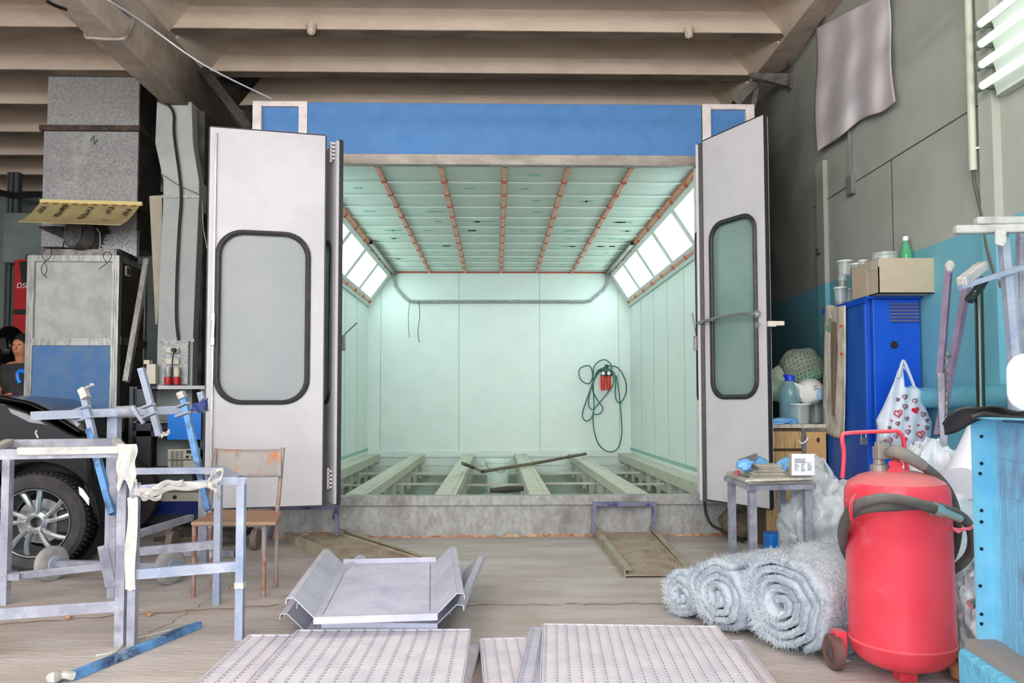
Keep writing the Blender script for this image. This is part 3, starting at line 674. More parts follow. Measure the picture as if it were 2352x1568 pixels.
m = MB(); m.prism([QC(p[0], p[1], -0.02) for p in inC], (QC(0,0,-0.026)-QC(0,0,-0.02))); m.build('window_pane', M_glassr, lfC)
m = MB(); m.tube([QC(-0.04, 1.39, 0.03), QC(0.02, 1.395, 0.05), QC(0.3, 1.41, 0.06), QC(0.5, 1.405, 0.055), QC(0.545, 1.40, 0.03)], 0.012, 8, smooth=5)
m.lathe([(0.03, 0), (0.03, 0.02)], 16, frame_M(QC(0.55, 1.40, 0.0), QC(1,0,0)-QC(0,0,0), (0,0,1)))
m.lathe([(0.022, 0), (0.022, 0.02)], 16, frame_M(QC(0.55, 1.32, 0.0), QC(1,0,0)-QC(0,0,0), (0,0,1)))
m.build('door_handle', M_chrome, lfC, smooth=True)
m = MB(); a = QC(0.63, 1.32, 0.0); m.bx(a.x, a.x+0.06, a.y-0.02, a.y+0.02, a.z-0.02, a.z+0.02); m.bx(a.x+0.06, a.x+0.12, a.y-0.015, a.y+0.015, a.z-0.012, a.z+0.02); m.build('latch', M_cream, lfC, bevel=0.003)
lfD, QD, inD, WD, HD = leaf((1.74, 6.25), (1.605, 5.84), 0.35, 3.19, (0.06, 0.36, 0.80, 2.15), 'R2')
m = MB(); m.prism([QD(p[0], p[1], -0.02) for p in inD], (QD(0,0,-0.026)-QD(0,0,-0.02))); m.build('window_pane', M_glassr, lfD)
# inner latches hanging off the leaf edges
for (pts, px0, sg, yy) in (([(785,775),(800,760),(820,741)], 790, 1, 5.85), ([(1598,770),(1594,745),(1590,718)], 1597, -1, 5.9)):
    m = MB(); m.tube([P(x, y, yy) for x, y in pts], 0.006, 6); a = P(px0-4*sg, 785, yy); m.bar(a+V((0,0,-0.07)), a+V((0,0,0.05)), 0.05, 0.03); m.build('latch', M_steel, BO)
# floor hook wire on back wall
m = MB(); m.tube([P(941,692,BK-0.08), P(938,730,BK-0.08), P(940,775,BK-0.08)], 0.004, 5, smooth=4); m.tube([P(962,692,BK-0.08), P(964,725,BK-0.08), P(960,765,BK-0.08), P(964,786,BK-0.08)], 0.005, 5, smooth=4)
tag(m.build('wire', M_black, smooth=True), 'two thin dark wires hanging from the bent rail on the booth back wall', 'wire')
# ================= left side =================
# --- vertical galvanised duct and fan unit ---
YD = 7.7
x0, x1 = P(108, 300, YD).x, P(318, 300, YD).x
DU = thing('air_duct', 'tall square galvanised air duct rising behind the yellow board', 'duct', ((x0+x1)/2, YD, P(200, 300, YD).z))
za, zb, zc = 4.9, P(200, 290, YD).z, P(200, 302, YD).z; zd = P(200, 540, YD).z
def ductseg(xa, xb, z0, z1, nm, mt):
    m = MB(); m.bx(xa, xb, YD, YD+0.5, z0, z1); return m.build(nm, mt, DU)
M_galv2 = mat('galvanised_duct', rgb(168,168,168), 0.6, 0.2, c2=rgb(138,138,139), scale=85, lo=0.1, hi=0.9, voro=True, c3=rgb(190,190,190), scale3=2.4, lo3=0.55, hi3=0.8)
M_galvdark = mat('dark_side_sheet', rgb(44,42,40), 0.85, c2=rgb(66,62,58), scale=4)  # side sheets are coloured far darker than the fronts
ductseg(x0, x1, zb, za, 'duct_section', M_galv2); ductseg(x0-0.03, x1, zd-0.12, zc, 'duct_section', M_galv2)
m = MB(); m.bx(x0-0.06, x1+0.03, YD-0.04, YD+0.54, zc, zb); m.build('duct_flange', mat('rusty_flange', rgb(88,72,62), 0.8, c2=rgb(50,44,40), scale=14), DU)
m = MB(); m.bx(x1, x1+0.012, YD+0.004, YD+0.5, zb, za); m.bx(x1, x1+0.012, YD+0.004, YD+0.5, zd-0.12, zc); m.build('duct_side', M_galvdark, DU).__setitem__('label', 'dark side sheet of the duct')
m = MB(); text_mb('N', 0.10, frame_M(P(206, 322, YD-0.004), (0.7,0,-0.7), (0.5,0,0.8)), m); m.build('marker_letter', mat('green_marker', rgb(50,80,62), 0.8), DU)
# side duct box right of motor
a = P(180, 540, YD-0.1); b = P(320, 545, YD-0.1)
m = MB(); q = [P(185,548,YD-0.06), P(314,528,YD-0.06), P(314,590,YD-0.06), P(275,572,YD-0.06), P(185,572,YD-0.06)]
m.prism(q, (0, 0.06, 0)); m.build('duct_transition', M_galv, DU)
m = MB(); q = [P(88,523,YD-0.1), P(90,519,YD-0.1), P(140,519,YD-0.1), P(150,546,YD-0.1), P(140,545,YD-0.1)]
m.prism(q, (0, 0.25, 0)); m.build('duct_cone', M_soot, DU)
# --- fan cabinet ---
YC = 7.5
xa, xb = P(60, 700, YC).x, P(272, 700, YC).x; zt = P(100, 586, YC).z
FC = thing('fan_cabinet', 'tall aluminium framed fan cabinet with grey upper and blue lower panel', 'cabinet', ((xa+xb)/2, YC, 0))
D = 0.62; z1 = P(100, 780, YC).z; z2 = P(100, 793, YC).z
for (x, y) in ((xa, YC), (xb-0.07, YC), (xa, YC+D-0.06), (xb-0.07, YC+D-0.06)):
    m = MB(); m.bx(x, x+0.07, y, y+0.06, 0, zt)
    if y == YC:
        for k in (0.018, 0.038): m.bx(x+k, x+k+0.008, y-0.008, y, 0.02, zt-0.05)
    m.build('corner_post', M_alu, FC)
m = MB(); m.bx(xa, xb, YC-0.002, YC+0.06, zt-0.06, zt); m.bx(xb-0.06, xb, YC, YC+D, zt-0.06, zt); m.build('top_rail', M_alu, FC)
m = MB(); m.bx(xa+0.07, xb-0.07, YC-0.004, YC+0.03, z2, z1); m.bx(xa+0.07, xb-0.07, YC-0.01, YC, z1-0.006, z1+0.012); m.build('middle_rail', M_alu, FC)
m = MB(); m.bx(xa+0.07, xb-0.07, YC+0.03, YC+0.05, z1, zt-0.06); m.build('upper_panel', mat('dusty_grey_panel', rgb(184,188,184), 0.8, c2=rgb(166,170,166), scale=6, c3=rgb(120,118,112), scale3=14, lo3=0.66, hi3=0.74), FC)
m = MB(); m.bx(xa+0.07, xb-0.07, YC+0.01, YC+0.03, 0.12, z2); m.build('lower_panel', M_blued, FC)
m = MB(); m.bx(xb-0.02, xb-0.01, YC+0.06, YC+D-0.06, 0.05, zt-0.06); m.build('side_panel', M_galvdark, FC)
m = MB(); m.bx(xb-0.05, xb+0.004, YC+0.06, YC+D, 1.72, 1.80); m.build('side_rail', M_steel, FC)
m = MB(); a = P(294, 621, 7.75); m.bx(xb-0.012, xb+0.002, YC+0.14, YC+0.22, 2.44, 2.54); m.build('warning_sticker', M_paperg, FC)
m = MB(); c0 = V((xb+0.003, YC+0.18, 2.49)); m.bx(xb+0.002, xb+0.004, YC+0.155, YC+0.205, 2.455, 2.525); m.build('sticker_mark', M_soot, FC)
m = MB(); a = P(92, 572, YC); b = P(272, 572, YC); m.bx(xa+0.10, xb-0.06, YC+0.06, YC+0.5, zt, zt+0.075); m.build('top_plate', M_steel, FC)
for (loops) in ([(105,601),(97,588),(102,573),(112,569),(119,578),(114,592),(103,601),(95,615),(97,628),(102,632),(108,618),(103,602)], [(102,632),(108,638)], [(245,604),(238,592),(240,581),(248,578),(256,586),(252,597),(244,605),(226,619)]):
    m = MB(); m.tube([P(x, y, YC-0.05) for x, y in loops], 0.0035, 5, smooth=4); m.build('cable_tie', M_black, FC, smooth=True)
# --- motor on the cabinet ---
MO = thing('electric_motor', 'dusty dark electric motor with round fan grille on top of the fan cabinet', 'motor', P(178, 570, 7.58))
cm = P(172, 536, 7.50); Rm = 37/1700*7.45
ax = V((0.45, 1, 0)).normalized(); Mm = frame_M(cm, ax.cross(V((0,0,1))), (0,0,1))  # z of frame = x cross y
Mz = Mm.copy()
m = MB(); m.lathe([(Rm*0.2, 0.0), (Rm*0.8, 0.003), (Rm*0.92, 0.02), (Rm, -0.04), (Rm, -0.10)], 28, Mz); m.build('fan_cowl', M_motor, MO, smooth=True)
m = MB()
zdir = V((Mz[0][2], Mz[1][2], Mz[2][2]))
front = cm + zdir*0.02; X_ = V((Mz[0][0], Mz[1][0], Mz[2][0])); Y_ = V((0, 0, 1))
for k in range(-6, 7):
    h = math.sqrt(max(0, (Rm*0.8)**2-(k*Rm*0.12)**2))
    m.bar(front+X_*k*Rm*0.12-Y_*h, front+X_*k*Rm*0.12+Y_*h, 0.006); m.bar(front+Y_*k*Rm*0.12-X_*h, front+Y_*k*Rm*0.12+X_*h, 0.006)
m.build('fan_grille', M_steel, MO)
m = MB(); m.lathe([(Rm*0.86, -0.10), (Rm*0.9, -0.12), (Rm*0.9, -0.36), (Rm*0.6, -0.4)], 24, Mz)
for k in range(26):
    a = 2*PI*k/26; p = X_*math.cos(a)*Rm*0.98+Y_*math.sin(a)*Rm*0.98; m.bar(cm+p-zdir*0.12, cm+p-zdir*0.35, 0.008, 0.03, up=p.normalized())
m.build('motor_body', M_motor, MO)
m = MB(); m.bar(P(138,568,7.66), P(205,572,7.66), 0.16, 0.02); m.bar(P(140,568,7.56), P(146,552,7.56), 0.02); m.bar(P(204,570,7.56), P(200,556,7.56), 0.02); m.build('foot_plate', M_steel, MO)
m = MB(); m.tube([P(222,525,7.5), P(229,535,7.5), P(230,560,7.5), P(228,572,7.52)], 0.006, 6, smooth=4); m.build('wire', M_paperg, MO)
# --- yellow board with painted car names ---
tl, tr, bl, br_ = P(92, 462, 7.45), P(325, 472, 7.45), None, None
YB1 = thing('painted_board', 'yellow sheet board with dark stencilled names tilted over the motor', 'board', P(200, 470, 7.5))
# board plane: top edge at Y=7.45, lower edge nearer to the viewer and lower
tl, tr = P(93, 464, 7.5), P(322, 471, 7.5); bl, br_ = P(42, 509, 7.02), P(277, 517, 7.02)
def BQ(u, v):
    a = tl+(tr-tl)*u; b = bl+(br_-bl)*u; p = a+(b-a)*v
    return p+V((0, 0, -0.03*math.sin(v*PI)))
m = MB(); m.grid(lambda u, v: BQ(u, v), 16, 8); bd = m.build('board_sheet', M_yellow, YB1, solid=0.006)
m = MB(); q = [P(91,457,7.49), P(326,463,7.49), P(326,472,7.49), P(91,465,7.49)]; m.prism(q, (0, 0.02, 0)); m.build('board_edge', mat('yellow_edge', rgb(214,198,136), 0.6), YB1)
m = MB()
for i, w in enumerate(['УАЗ', 'БЫЧОК', 'ГАЗЕЛЬ', 'ГАЗ', 'ВАЗ']):
    u0 = (0.115, 0.315, 0.575, 0.775, 0.955)[i]-0.055; v0 = (0.20, 0.13, 0.18, 0.16, 0.20)[i]
    t_ = text_mb(w, 1.0, Matrix.Identity(4), MB(), bold=0.035); hx = 0.205
    t_.v = [BQ(u0+0.072*p.y, v0+hx*0.72*p.x)+V((0, -0.010, 0.015)) for p in t_.v]
    m.add(t_.v, t_.f)
m.build('board_lettering', M_dark, YB1)
m = MB()
for k in range(10):
    a = BQ(0.04+0.098*k, 0.03); b = BQ(0.09+0.098*k, 0.03); d = (BQ(0.5,0.09)-BQ(0.5,0.03)); nn = V((0,-0.005,0.007)); m.add([a+nn, b+nn, b+d+nn, a+d+nn], [[0,1,2,3]])
m.build('stencil_patches', mat('ochre_patch', rgb(158,118,60), 0.8), YB1)
m = MB(); a = BQ(0.78, 0.72)+V((0,-0.008,0.01)); m.add([a, a+V((0.06,0,0)), a+V((0.03,-0.06,-0.01)), a+V((-0.02,-0.03,0))], [[0,1,2,3]]); m.build('orange_mark', mat('orange_mark', rgb(214,90,40), 0.7), YB1)
# leaning sheet and profile between cabinet and column
m = MB(); q = [P(343,450,7.35), P(372,448,7.35), P(372,600,7.35), P(361,745,7.35), P(357,745,7.35)]; m.prism(q, (0, 0.02, 0))
tag(m.build('fibreboard_sheet', mat('beige_board', rgb(172,166,148), 0.8, c2=rgb(160,154,138), scale=4)), 'tall narrow beige board leaning behind the grey duct chase', 'board')
m = MB(); m.hollow(P(338,596,7.35), P(290,876,7.0), 0.05, 0.006, up=(0,1,0))
tag(m.build('metal_profile', M_alu), 'long aluminium profile leaning to the right of the fan cabinet', 'metal profile')
# red banner
YR = 9.6; a = P(34, 596, YR); b = P(90, 730, YR)
BN = thing('banner', 'red and black vertical advertising banner reading DSP6 left of the fan cabinet', 'banner', V(((a.x+b.x)/2, YR, 0)))
m = MB(); m.bx(a.x, b.x, YR, YR+0.02, 0.0, a.z); m.build('banner_sheet', M_banred, BN)
m = MB(); m.prism([P(44,600,YR-0.004), P(90,600,YR-0.004), P(90,655,YR-0.004), P(50,655,YR-0.004)], (0,0.003,0)); m.build('dark_field', M_black, BN); MB().bx(a.x, b.x, YR-0.006, YR, P(0,722,YR).z, P(0,710,YR).z).build('dark_band', M_black, BN)
m = MB(); pa = P(37, 661, YR-0.012); M_ = frame_M(pa, (1,0,0), (0.18,0,1)); text_mb('DSP6', 17/1700*YR, M_, m);
m.build('banner_lettering', M_paper, BN)
m = MB(); m.tube([P(60,597,YR), P(61,588,YR), P(66,586,YR), P(68,597,YR)], 0.012, 6, smooth=4); m.build('hanging_loop', M_black, BN)
# glossy black dome
m = MB(); c0 = P(22, 800, 8.5); m.ell(c0, (0.17, 0.17, 0.26), 28, 18); c0z = c0
HD = thing('welding_hood', 'glossy black rounded hood hanging at the left edge beside the person', 'hood', c0+V((0,0,-0.26)))
m.build('hood_shell', M_carblack, HD, smooth=True)
m = MB(); m.prism([c0+V((x, -0.19, z)) for x, z in ((-0.07,0.10),(0.07,0.10),(0.10,-0.02),(-0.10,-0.02))], (0,0.04,0)); m.build('hood_visor', M_black, HD)
m = MB(); m.tube([c0+V((-0.05,0,-0.25)), c0+V((0,0,-0.5)), c0+V((0,0.02,-1.6))], 0.015, 8); m.lathe([(0.16,0),(0.16,0.03),(0.02,0.05)], 20, Matrix.Translation((c0.x, c0.y, 0))); m.bar(c0+V((0,0,-0.5)), V((c0.x, c0.y, 0.03)), 0.03); m.build('hood_stand', M_steel, HD)
# --- tool rack in front of the column ---
YK = 6.75; x0, x1 = P(276, 1000, YK).x, P(470, 1000, YK).x
RK = thing('equipment_rack', 'dark steel equipment trolley with navy drawer standing under the duct chase', 'rack', ((x0+x1)/2, YK+0.2, 0))
ztp = P(300, 888, YK).z
for (x, y, w) in ((P(316,0,YK).x, YK, 0.035), (P(332,0,YK).x, YK+0.01, 0.13), (x1-0.04, YK, 0.04), (P(276,0,YK).x, YK+0.5, 0.04), (x1-0.04, YK+0.42, 0.04)):
    MB().bx(x, x+w, y, y+0.03, 0.15, ztp).build('rack_post', M_rackd, RK)
for (py, th, mt) in ((888, 0.02, M_rackd), (968, 0.015, M_steel), (990, 0.05, M_rackd), (1078, 0.02, M_rackd)):
    z = P(0, py, YK).z; MB().bx(P(318,0,YK).x, x1, YK+0.01, YK+0.42, z-th, z).build('rack_shelf', mt, RK)
m = MB(); m.bx(P(380,0,YK).x, x1, YK-0.01, YK+0.1, P(0,894,YK).z, P(0,886,YK).z); m.build('front_rail', M_white, RK)
m = MB(); m.bx(P(316,0,YK).x, x1, YK-0.02, YK+0.42, P(0,1152,YK).z, P(0,1132,YK).z); m.build('drawer_lid', M_insts, RK)
m = MB(); m.bx(P(318,0,YK).x, x1, YK-0.015, YK+0.42, P(0,1182,YK).z, P(0,1152,YK).z); dr = m.build('drawer', M_navy, RK)
m = MB(); a = P(402,1141,YK-0.025); m.lathe([(0.016,0),(0.016,0.01),(0.005,0.012)], 14, frame_M(a, (1,0,0), (0,0,1))); m.build('drawer_lock', M_black, dr)
m = MB(); m.bx(P(316,0,YK).x, x1, YK-0.01, YK+0.42, P(0,1204,YK).z, P(0,1182,YK).z); m.build('base_plate', M_rackd, RK)
MB().bx(P(276,0,YK).x, x1, YK+0.43, YK+0.445, 0.15, ztp).build('back_plate', M_black, RK)
for x in (P(290,0,YK).x, x1-0.05):
    m = MB(); m.lathe([(0.06,-0.015),(0.06,0.015)], 16, Matrix.Translation((x, YK+0.1, 0.06)) @ Matrix.Rotation(PI/2, 4, 'Y')); m.build('caster', M_black, RK)
# things on the rack
m = MB(); a = P(387, 934, YK-0.02); b = P(462, 1009, YK-0.02); m.bx(a.x, b.x, YK-0.03, YK-0.02, b.z, a.z)
tag(m.build('blue_sheet', M_folder), 'bright blue plastic sheet hanging on the equipment trolley', 'sheet')
for i, (y0, y1) in enumerate(((1031, 1055), (1057, 1076))):
    a = P(385, y0, YK); b = P(466, y1, YK)
    IN = thing('instrument', ('upper cream instrument with grey display and knobs on the trolley shelf', 'lower cream instrument with vent slots under the one with a display')[i], 'instrument', ((a.x+b.x)/2, YK+0.15, b.z))
    MB().bx(a.x, b.x, YK, YK+0.3, b.z, a.z).build('case', M_insts, IN, bevel=0.004)
    m = MB()
    for k in range(3):
        for j in range(7): m.bx(a.x+0.03+k*0.04, a.x+0.06+k*0.04, YK-0.003, YK, b.z+0.01+j*0.01, b.z+0.014+j*0.01)
    m.build('vent_slots', M_soot, IN)
    if i == 0:
        m = MB(); m.bx(a.x+0.17, a.x+0.30, YK-0.004, YK, a.z-0.04, a.z-0.01); m.build('display', M_led, IN)
        for k in range(3): MB().lathe([(0.012,0),(0.012,0.015)], 12, frame_M(V((a.x+0.18+0.05*k, YK, b.z+0.025)), (1,0,0), (0,0,1))).build('knob', M_black, IN)
# socket board on the chase
SB = thing('socket_board', 'galvanised board with sockets and red plugs low on the duct chase', 'socket board', P(401, 888, 7.05))
m = MB(); a = P(373, 782, 7.05); b = P(430, 882, 7.05); m.bx(a.x, b.x, 7.06, 7.09, b.z, a.z); m.build('back_plate', M_galv, SB)
for (px, py, w, h) in ((397, 804, 28, 14), (397, 830, 31, 14)):
    c0 = P(px, py, 7.05); s_ = 7.05/1700; m = MB(); m.box(c0, (w*s_, 0.04, h*s_)); so = m.build('socket', M_cream, SB, bevel=0.008)
c0 = P(401, 804, 7.02); m = MB(); m.lathe([(0.022,0),(0.02,0.04)], 16, frame_M(c0, (1,0,0), (0,0,1))); m.tube([P(401,804,6.98), P(397,820,6.98), P(395,850,6.99), P(394,885,7.0)], 0.006, 6, smooth=4); m.build('plug', M_black, SB)
for px in (388, 408):
    m = MB(); c0 = P(px, 876, 7.04); m.lathe([(0.03,0),(0.035,0.05),(0.035,0.07)], 16, Matrix.Translation(c0+V((0,-0.02,-0.03)))); m.build('industrial_plug', M_redp, SB, smooth=True)
    m = MB(); m.lathe([(0.028,0),(0.03,0.06),(0.022,0.09)], 16, Matrix.Translation(c0+V((0,-0.02,0.045)))); m.build('plug_housing', M_cream if px > 400 else M_galv, SB, smooth=True)
m = MB(); a = P(335, 835, 7.0); b = P(356, 880, 7.0); m.prism([P(337,836,7.0), P(357,836,7.0), P(357,881,7.0), P(334,881,7.0)], (0,0.06,0)); m.bx(P(348,0,7).x, P(360,0,7).x, 6.99, 7.06, P(0,836,7).z, P(0,827,7).z)
tag(m.build('switch_box', M_cream), 'cream switch box beside the socket board on the column', 'box')
# junction box behind car nose
m = MB(); a = P(190, 962, 7.0); b = P(226, 995, 7.0); m.bx(a.x, b.x, 7.3, 7.48, b.z, a.z); 
for k in range(5): m.tube([P(195+7*k, 990, 7.25), P(185+9*k, 998+2*k, 7.15), P(190+11*k, 1004, 7.1)], 0.01, 6, smooth=3)
tag(m.build('connector_box', mat('olive_grey', rgb(110,104,84), 0.7)), 'olive grey connector box with tangled wires behind the car nose', 'box')

# --- car ---
CY = 5.02   # near side plane
CW = 1.68
def CP(px, py): return P(px, py, CY)
cwh = CP(80, 1190); wr = 0.325
CA = thing('car', 'black car at the left edge with its front bumper removed', 'car', (cwh.x, CY+0.9, 0))
prof = [(-4.9, 0.45), (-4.9, 1.0), (-4.15, 1.05)]
def w2(px, py): p = CP(px, py); return (p.x, p.z)
# side profile: body (fender + hood edge), with wheel arch
arch = []
for k in range(0, 13):
    a = PI*0.98 - (PI*0.98+0.15)*k/12; arch.append((cwh.x+math.cos(a)*0.385, 0.335+math.sin(a)*0.385))
top = [(-6.2, 1.02), (-5.6, 1.04), w2(-60, 915), w2(-30, 916), w2(20, 925), w2(60, 940), w2(110, 965), w2(150, 990), w2(180, 1003), w2(196, 1030), w2(205, 1070), w2(206, 1110), w2(200, 1150)]
poly = [(-6.2, 0.25)] + top + [(cwh.x+0.42, 0.30)] + arch[::-1] + [(cwh.x-0.5, 0.22)]
m = MB()
ys = [(CY, 0.985), (CY+0.10, 1.0), (CY+CW-0.10, 1.0), (CY+CW, 0.985)]
n = len(poly); vs = []
for (y, s_) in ys:
    for (x, z) in poly:
        k = max(0.0, min(1.0, (x-cwh.x+0.4)/0.8)); w_ = (y-CY)/CW
        vs.append(V((x-0.34*k*w_, y, 0.7+(z-0.7)*s_-0.10*k*w_*(1 if z > 0.6 else 0))))
fs = [list(range(n))[::-1], [3*n+i for i in range(n)]]
for j in range(3):
    for i in range(n): fs.append([j*n+i, j*n+(i+1) % n, (j+1)*n+(i+1) % n, (j+1)*n+i])
m.add(vs, fs); m.build('car_body', M_carblack, CA, bevel=0.015)
# hood crowned panel
m = MB()
hp = [w2(-60, 913), w2(0, 917), w2(60, 928), w2(110, 955), w2(150, 982), w2(176, 999)]
def HOOD(u, v):
    k = u*(len(hp)-1); i = min(int(k), len(hp)-2); f = k-i; x = hp[i][0]+(hp[i+1][0]-hp[i][0])*f; z = hp[i][1]+(hp[i+1][1]-hp[i][1])*f
    return (x-0.34*v*u, CY+0.03+(CW-0.06)*v, z+0.010+0.012*math.sin(v*PI)-0.11*u*v-0.02*v)
m.grid(HOOD, 14, 14); m.build('hood', M_carblack, CA, smooth=True, solid=0.02)
# windscreen and roof (off frame), headlamp, inner arch, bare front carrier
m = MB(); m.add([(-6.1, CY+0.15, 1.45), (-6.1, CY+CW-0.15, 1.45), (-4.95, CY+CW-0.1, 1.04), (-4.95, CY+0.1, 1.04)], [[0,1,2,3]]); m.build('windscreen', M_carblack, CA, solid=0.01)
m = MB(); m.prism([(p[0], CY-0.012, p[1]) for p in (w2(20,932), w2(62,947), w2(92,962), w2(112,978), w2(70,972), w2(30,950))], (0,0.03,0)); m.build('headlamp', mat('lamp_glass', rgb(70,70,72), 0.1, coat=0.8), CA, bevel=0.008)
m = MB(); m.lathe([(0.39,0.0),(0.39,0.25),(0.02,0.26)], 32, frame_M(V((cwh.x, CY+0.03, 0.335)), (-1,0,0), (0,0,1)), caps=False); m.build('arch_liner', M_carmatt, CA, smooth=True)
m = MB(); a = CP(184,1120); m.prism([CP(174,1119), CP(182,1124), CP(198,1147), CP(196,1163), CP(186,1148), CP(176,1136)], (0,0.012,0)); m.build('bumper_bracket', M_whitepl, CA)
m = MB(); m.bx(CP(196,0).x, CP(222,0).x, CY+0.1, CY+0.9, 0.28, 0.62); m.bx(CP(196,0).x, CP(214,0).x, CY+0.05, CY+0.8, 0.62, 0.72); m.bx(CP(150,0).x, CP(200,0).x, CY+0.03, CY+0.2, 0.24, 0.4); m.build('front_carrier', M_carmatt, CA, bevel=0.02)
def wheel(c, name_parent):
    Mw = frame_M(c, (1,0,0), (0,0,1))   # local z = toward -Y
    m = MB(); m.lathe([(0.215,0.02),(0.235,0.05),(0.29,0.06),(0.318,0.04),(wr,0.0),(wr,-0.14),(0.315,-0.18),(0.24,-0.19),(0.215,-0.15)], 48, Mw, caps=False)
    for k in range(60):
        a = 2*PI*k/60
        for z0 in (-0.03, -0.12):
            p = Mw @ V((math.cos(a)*(wr+0.001), math.sin(a)*(wr+0.001), z0)); q = Mw @ V((math.cos(a+0.05)*(wr+0.001), math.sin(a+0.05)*(wr+0.001), z0+0.05)); m.bar(p, q, 0.02, 0.006)
    w_ = m.build('wheel', M_tyre, name_parent, smooth=True, angle=30)
    m = MB(); m.lathe([(0.218,0.045),(0.224,0.05),(0.226,0.03),(0.216,0.02),(0.205,-0.12),(0.19,-0.14)], 48, Mw, caps=False)
    m.lathe([(0.034,0.02),(0.05,0.035),(0.075,0.02),(0.08,-0.03)], 30, Mw, caps=False)
    # five paired curved spokes
    for k in range(5):
        for s_ in (0, 1):
            a0 = 2*PI*k/5+PI/2+s_*0.42-0.2; pts = []
            for t in range(6):
                r = 0.055+0.16*t/5; a = a0+(0.20 if s_ else 0.10)*(t/5)**1.3; pts.append((r, a, 0.022+0.012*math.sin(t/5*PI)))
            w0, w1 = 0.022, 0.034
            vs = []
            for i, (r, a, z) in enumerate(pts):
                w = (w0+(w1-w0)*i/5)/2
                for sx, zz in ((-1, z-0.03), (-1, z+0.002), (0, z+0.012), (1, z+0.002), (1, z-0.03)):
                    c_ = V((math.cos(a)*r, math.sin(a)*r, 0)); tt = V((-math.sin(a), math.cos(a), 0)); vs.append(Mw @ (c_+tt*w*sx*1.0+V((0,0,zz))))
            fs = [[i*5+j, i*5+(j+1) % 5, (i+1)*5+(j+1) % 5, (i+1)*5+j] for i in range(5) for j in range(5)]; fs += [[0,1,2,3,4], [25,26,27,28,29]]
            m.add(vs, fs)
    m.build('rim', M_rim, w_, smooth=True, angle=35)
    m = MB()
    for k in range(5):
        a = 2*PI*k/5+0.35; m.lathe([(0.012,0.015),(0.012,0.034),(0.006,0.04)], 8, Mw @ Matrix.Translation((math.cos(a)*0.058, math.sin(a)*0.058, 0)))
    m.build('wheel_nut', M_chrome, w_)
    m = MB(); m.lathe([(0.15,-0.06),(0.15,-0.08),(0.02,-0.08)], 32, Mw); m.build('brake_disc', M_steel, w_)
    m = MB(); m.prism([Mw @ V((math.cos(a)*r, math.sin(a)*r, -0.03)) for r, a in ((0.10,0.15),(0.165,0.1),(0.17,0.45),(0.165,0.8),(0.10,0.75))], Mw.to_3x3() @ V((0,0,-0.05))); m.build('brake_caliper', mat('caliper', rgb(200,204,198), 0.5), w_)
wheel(V((cwh.x, CY+0.03, wr)), CA)
m = MB()
wc = V((cwh.x, CY+CW-0.03, wr)); m.lathe([(wr-0.01,0),(wr,0.03),(wr,0.17),(0.2,0.19)], 32, frame_M(wc, (1,0,0), (0,0,1))); m.build('wheel', M_tyre, CA)
def yawcar(t):
    piv = V((cwh.x, CY, 0)); Rz = Matrix.Rotation(t, 4, 'Z'); CA.location = piv + Rz @ (V(CA.location)-piv); CA.rotation_euler = (0, 0, t)
yawcar(math.radians(8))
# paper curl on hood
m = MB(); m.tube([CP(88,1006), CP(84,998), CP(82,992), CP(86,988)], 0.006, 6, smooth=4); tag(m.build('tape_scrap', M_tapec), 'curled scrap of tape standing on the near frame top', 'tape scrap')

# --- person ---
PE = thing('person', 'person in black t-shirt seen behind the fan cabinet, arm bent holding a blue tool', 'person', (P(60,0,7.95).x, 7.95, 0))
pb = V((P(74, 0, 7.95).x, 7.95, 0))
def skin(name, pts, edges, rad, mt, parent, root=0, sub=1):
    Mi = ROOT[parent.name].inverted(); me = bpy.data.meshes.new(name); me.from_pydata([Mi @ V(p) for p in pts], edges, [])
    o = bpy.data.objects.new(name, me); COL.objects.link(o); o.parent = parent
    md = o.modifiers.new('skin', 'SKIN'); md.use_smooth_shade = True
    for i, sv in enumerate(me.skin_vertices[0].data): r = rad[i]; sv.radius = r if isinstance(r, tuple) else (r, r); sv.use_root = (i == root)
    s_ = o.modifiers.new('sub', 'SUBSURF'); s_.levels = sub; s_.render_levels = sub; me.materials.append(mt); return o
bp = [(0,0,0.96),(0,0,1.15),(0,0,1.38),(0,-0.01,1.50),(0.01,-0.03,1.58),(0.02,-0.04,1.68),(0.02,-0.03,1.77),
      (-0.19,0,1.42),(-0.24,0.01,1.30),(-0.22,-0.06,1.13),(-0.05,-0.20,1.14),(0.03,-0.23,1.15),(0.19,0,1.42),(0.24,0,1.2),(0.2,-0.12,1.05),(0.12,-0.24,1.08),
      (-0.1,0,0.9),(-0.11,0,0.5),(-0.11,0.02,0.1),(-0.11,-0.12,0.04),(0.1,0,0.9),(0.11,0,0.5),(0.11,0.02,0.1),(0.11,-0.12,0.04),
      (0.06,-0.27,1.17),(0.07,-0.26,1.15),(0.065,-0.26,1.13),(0.06,-0.25,1.11),(0.05,-0.25,1.18)]
be = [(0,1),(1,2),(2,3),(3,4),(4,5),(5,6),(2,7),(7,8),(8,9),(9,10),(10,11),(2,12),(12,13),(13,14),(14,15),(0,16),(16,17),(17,18),(18,19),(0,20),(20,21),(21,22),(22,23),(11,24),(11,25),(11,26),(11,27),(11,28)]
brd = [(0.15,0.1),(0.14,0.1),(0.16,0.1),0.06,0.06,(0.075,0.09),(0.06,0.08),0.065,0.052,0.045,0.032,0.035,0.065,0.05,0.04,0.03,0.085,0.06,0.045,0.04,0.085,0.06,0.045,0.04,0.009,0.009,0.009,0.009,0.010]
skin('body', [pb+V((p[0],p[1],p[2]*(1.045 if 0.5 < p[2] < 1.55 else 1))) for p in bp], be, brd, M_skin, PE)
hc = pb+V((0.015,-0.035,1.72))
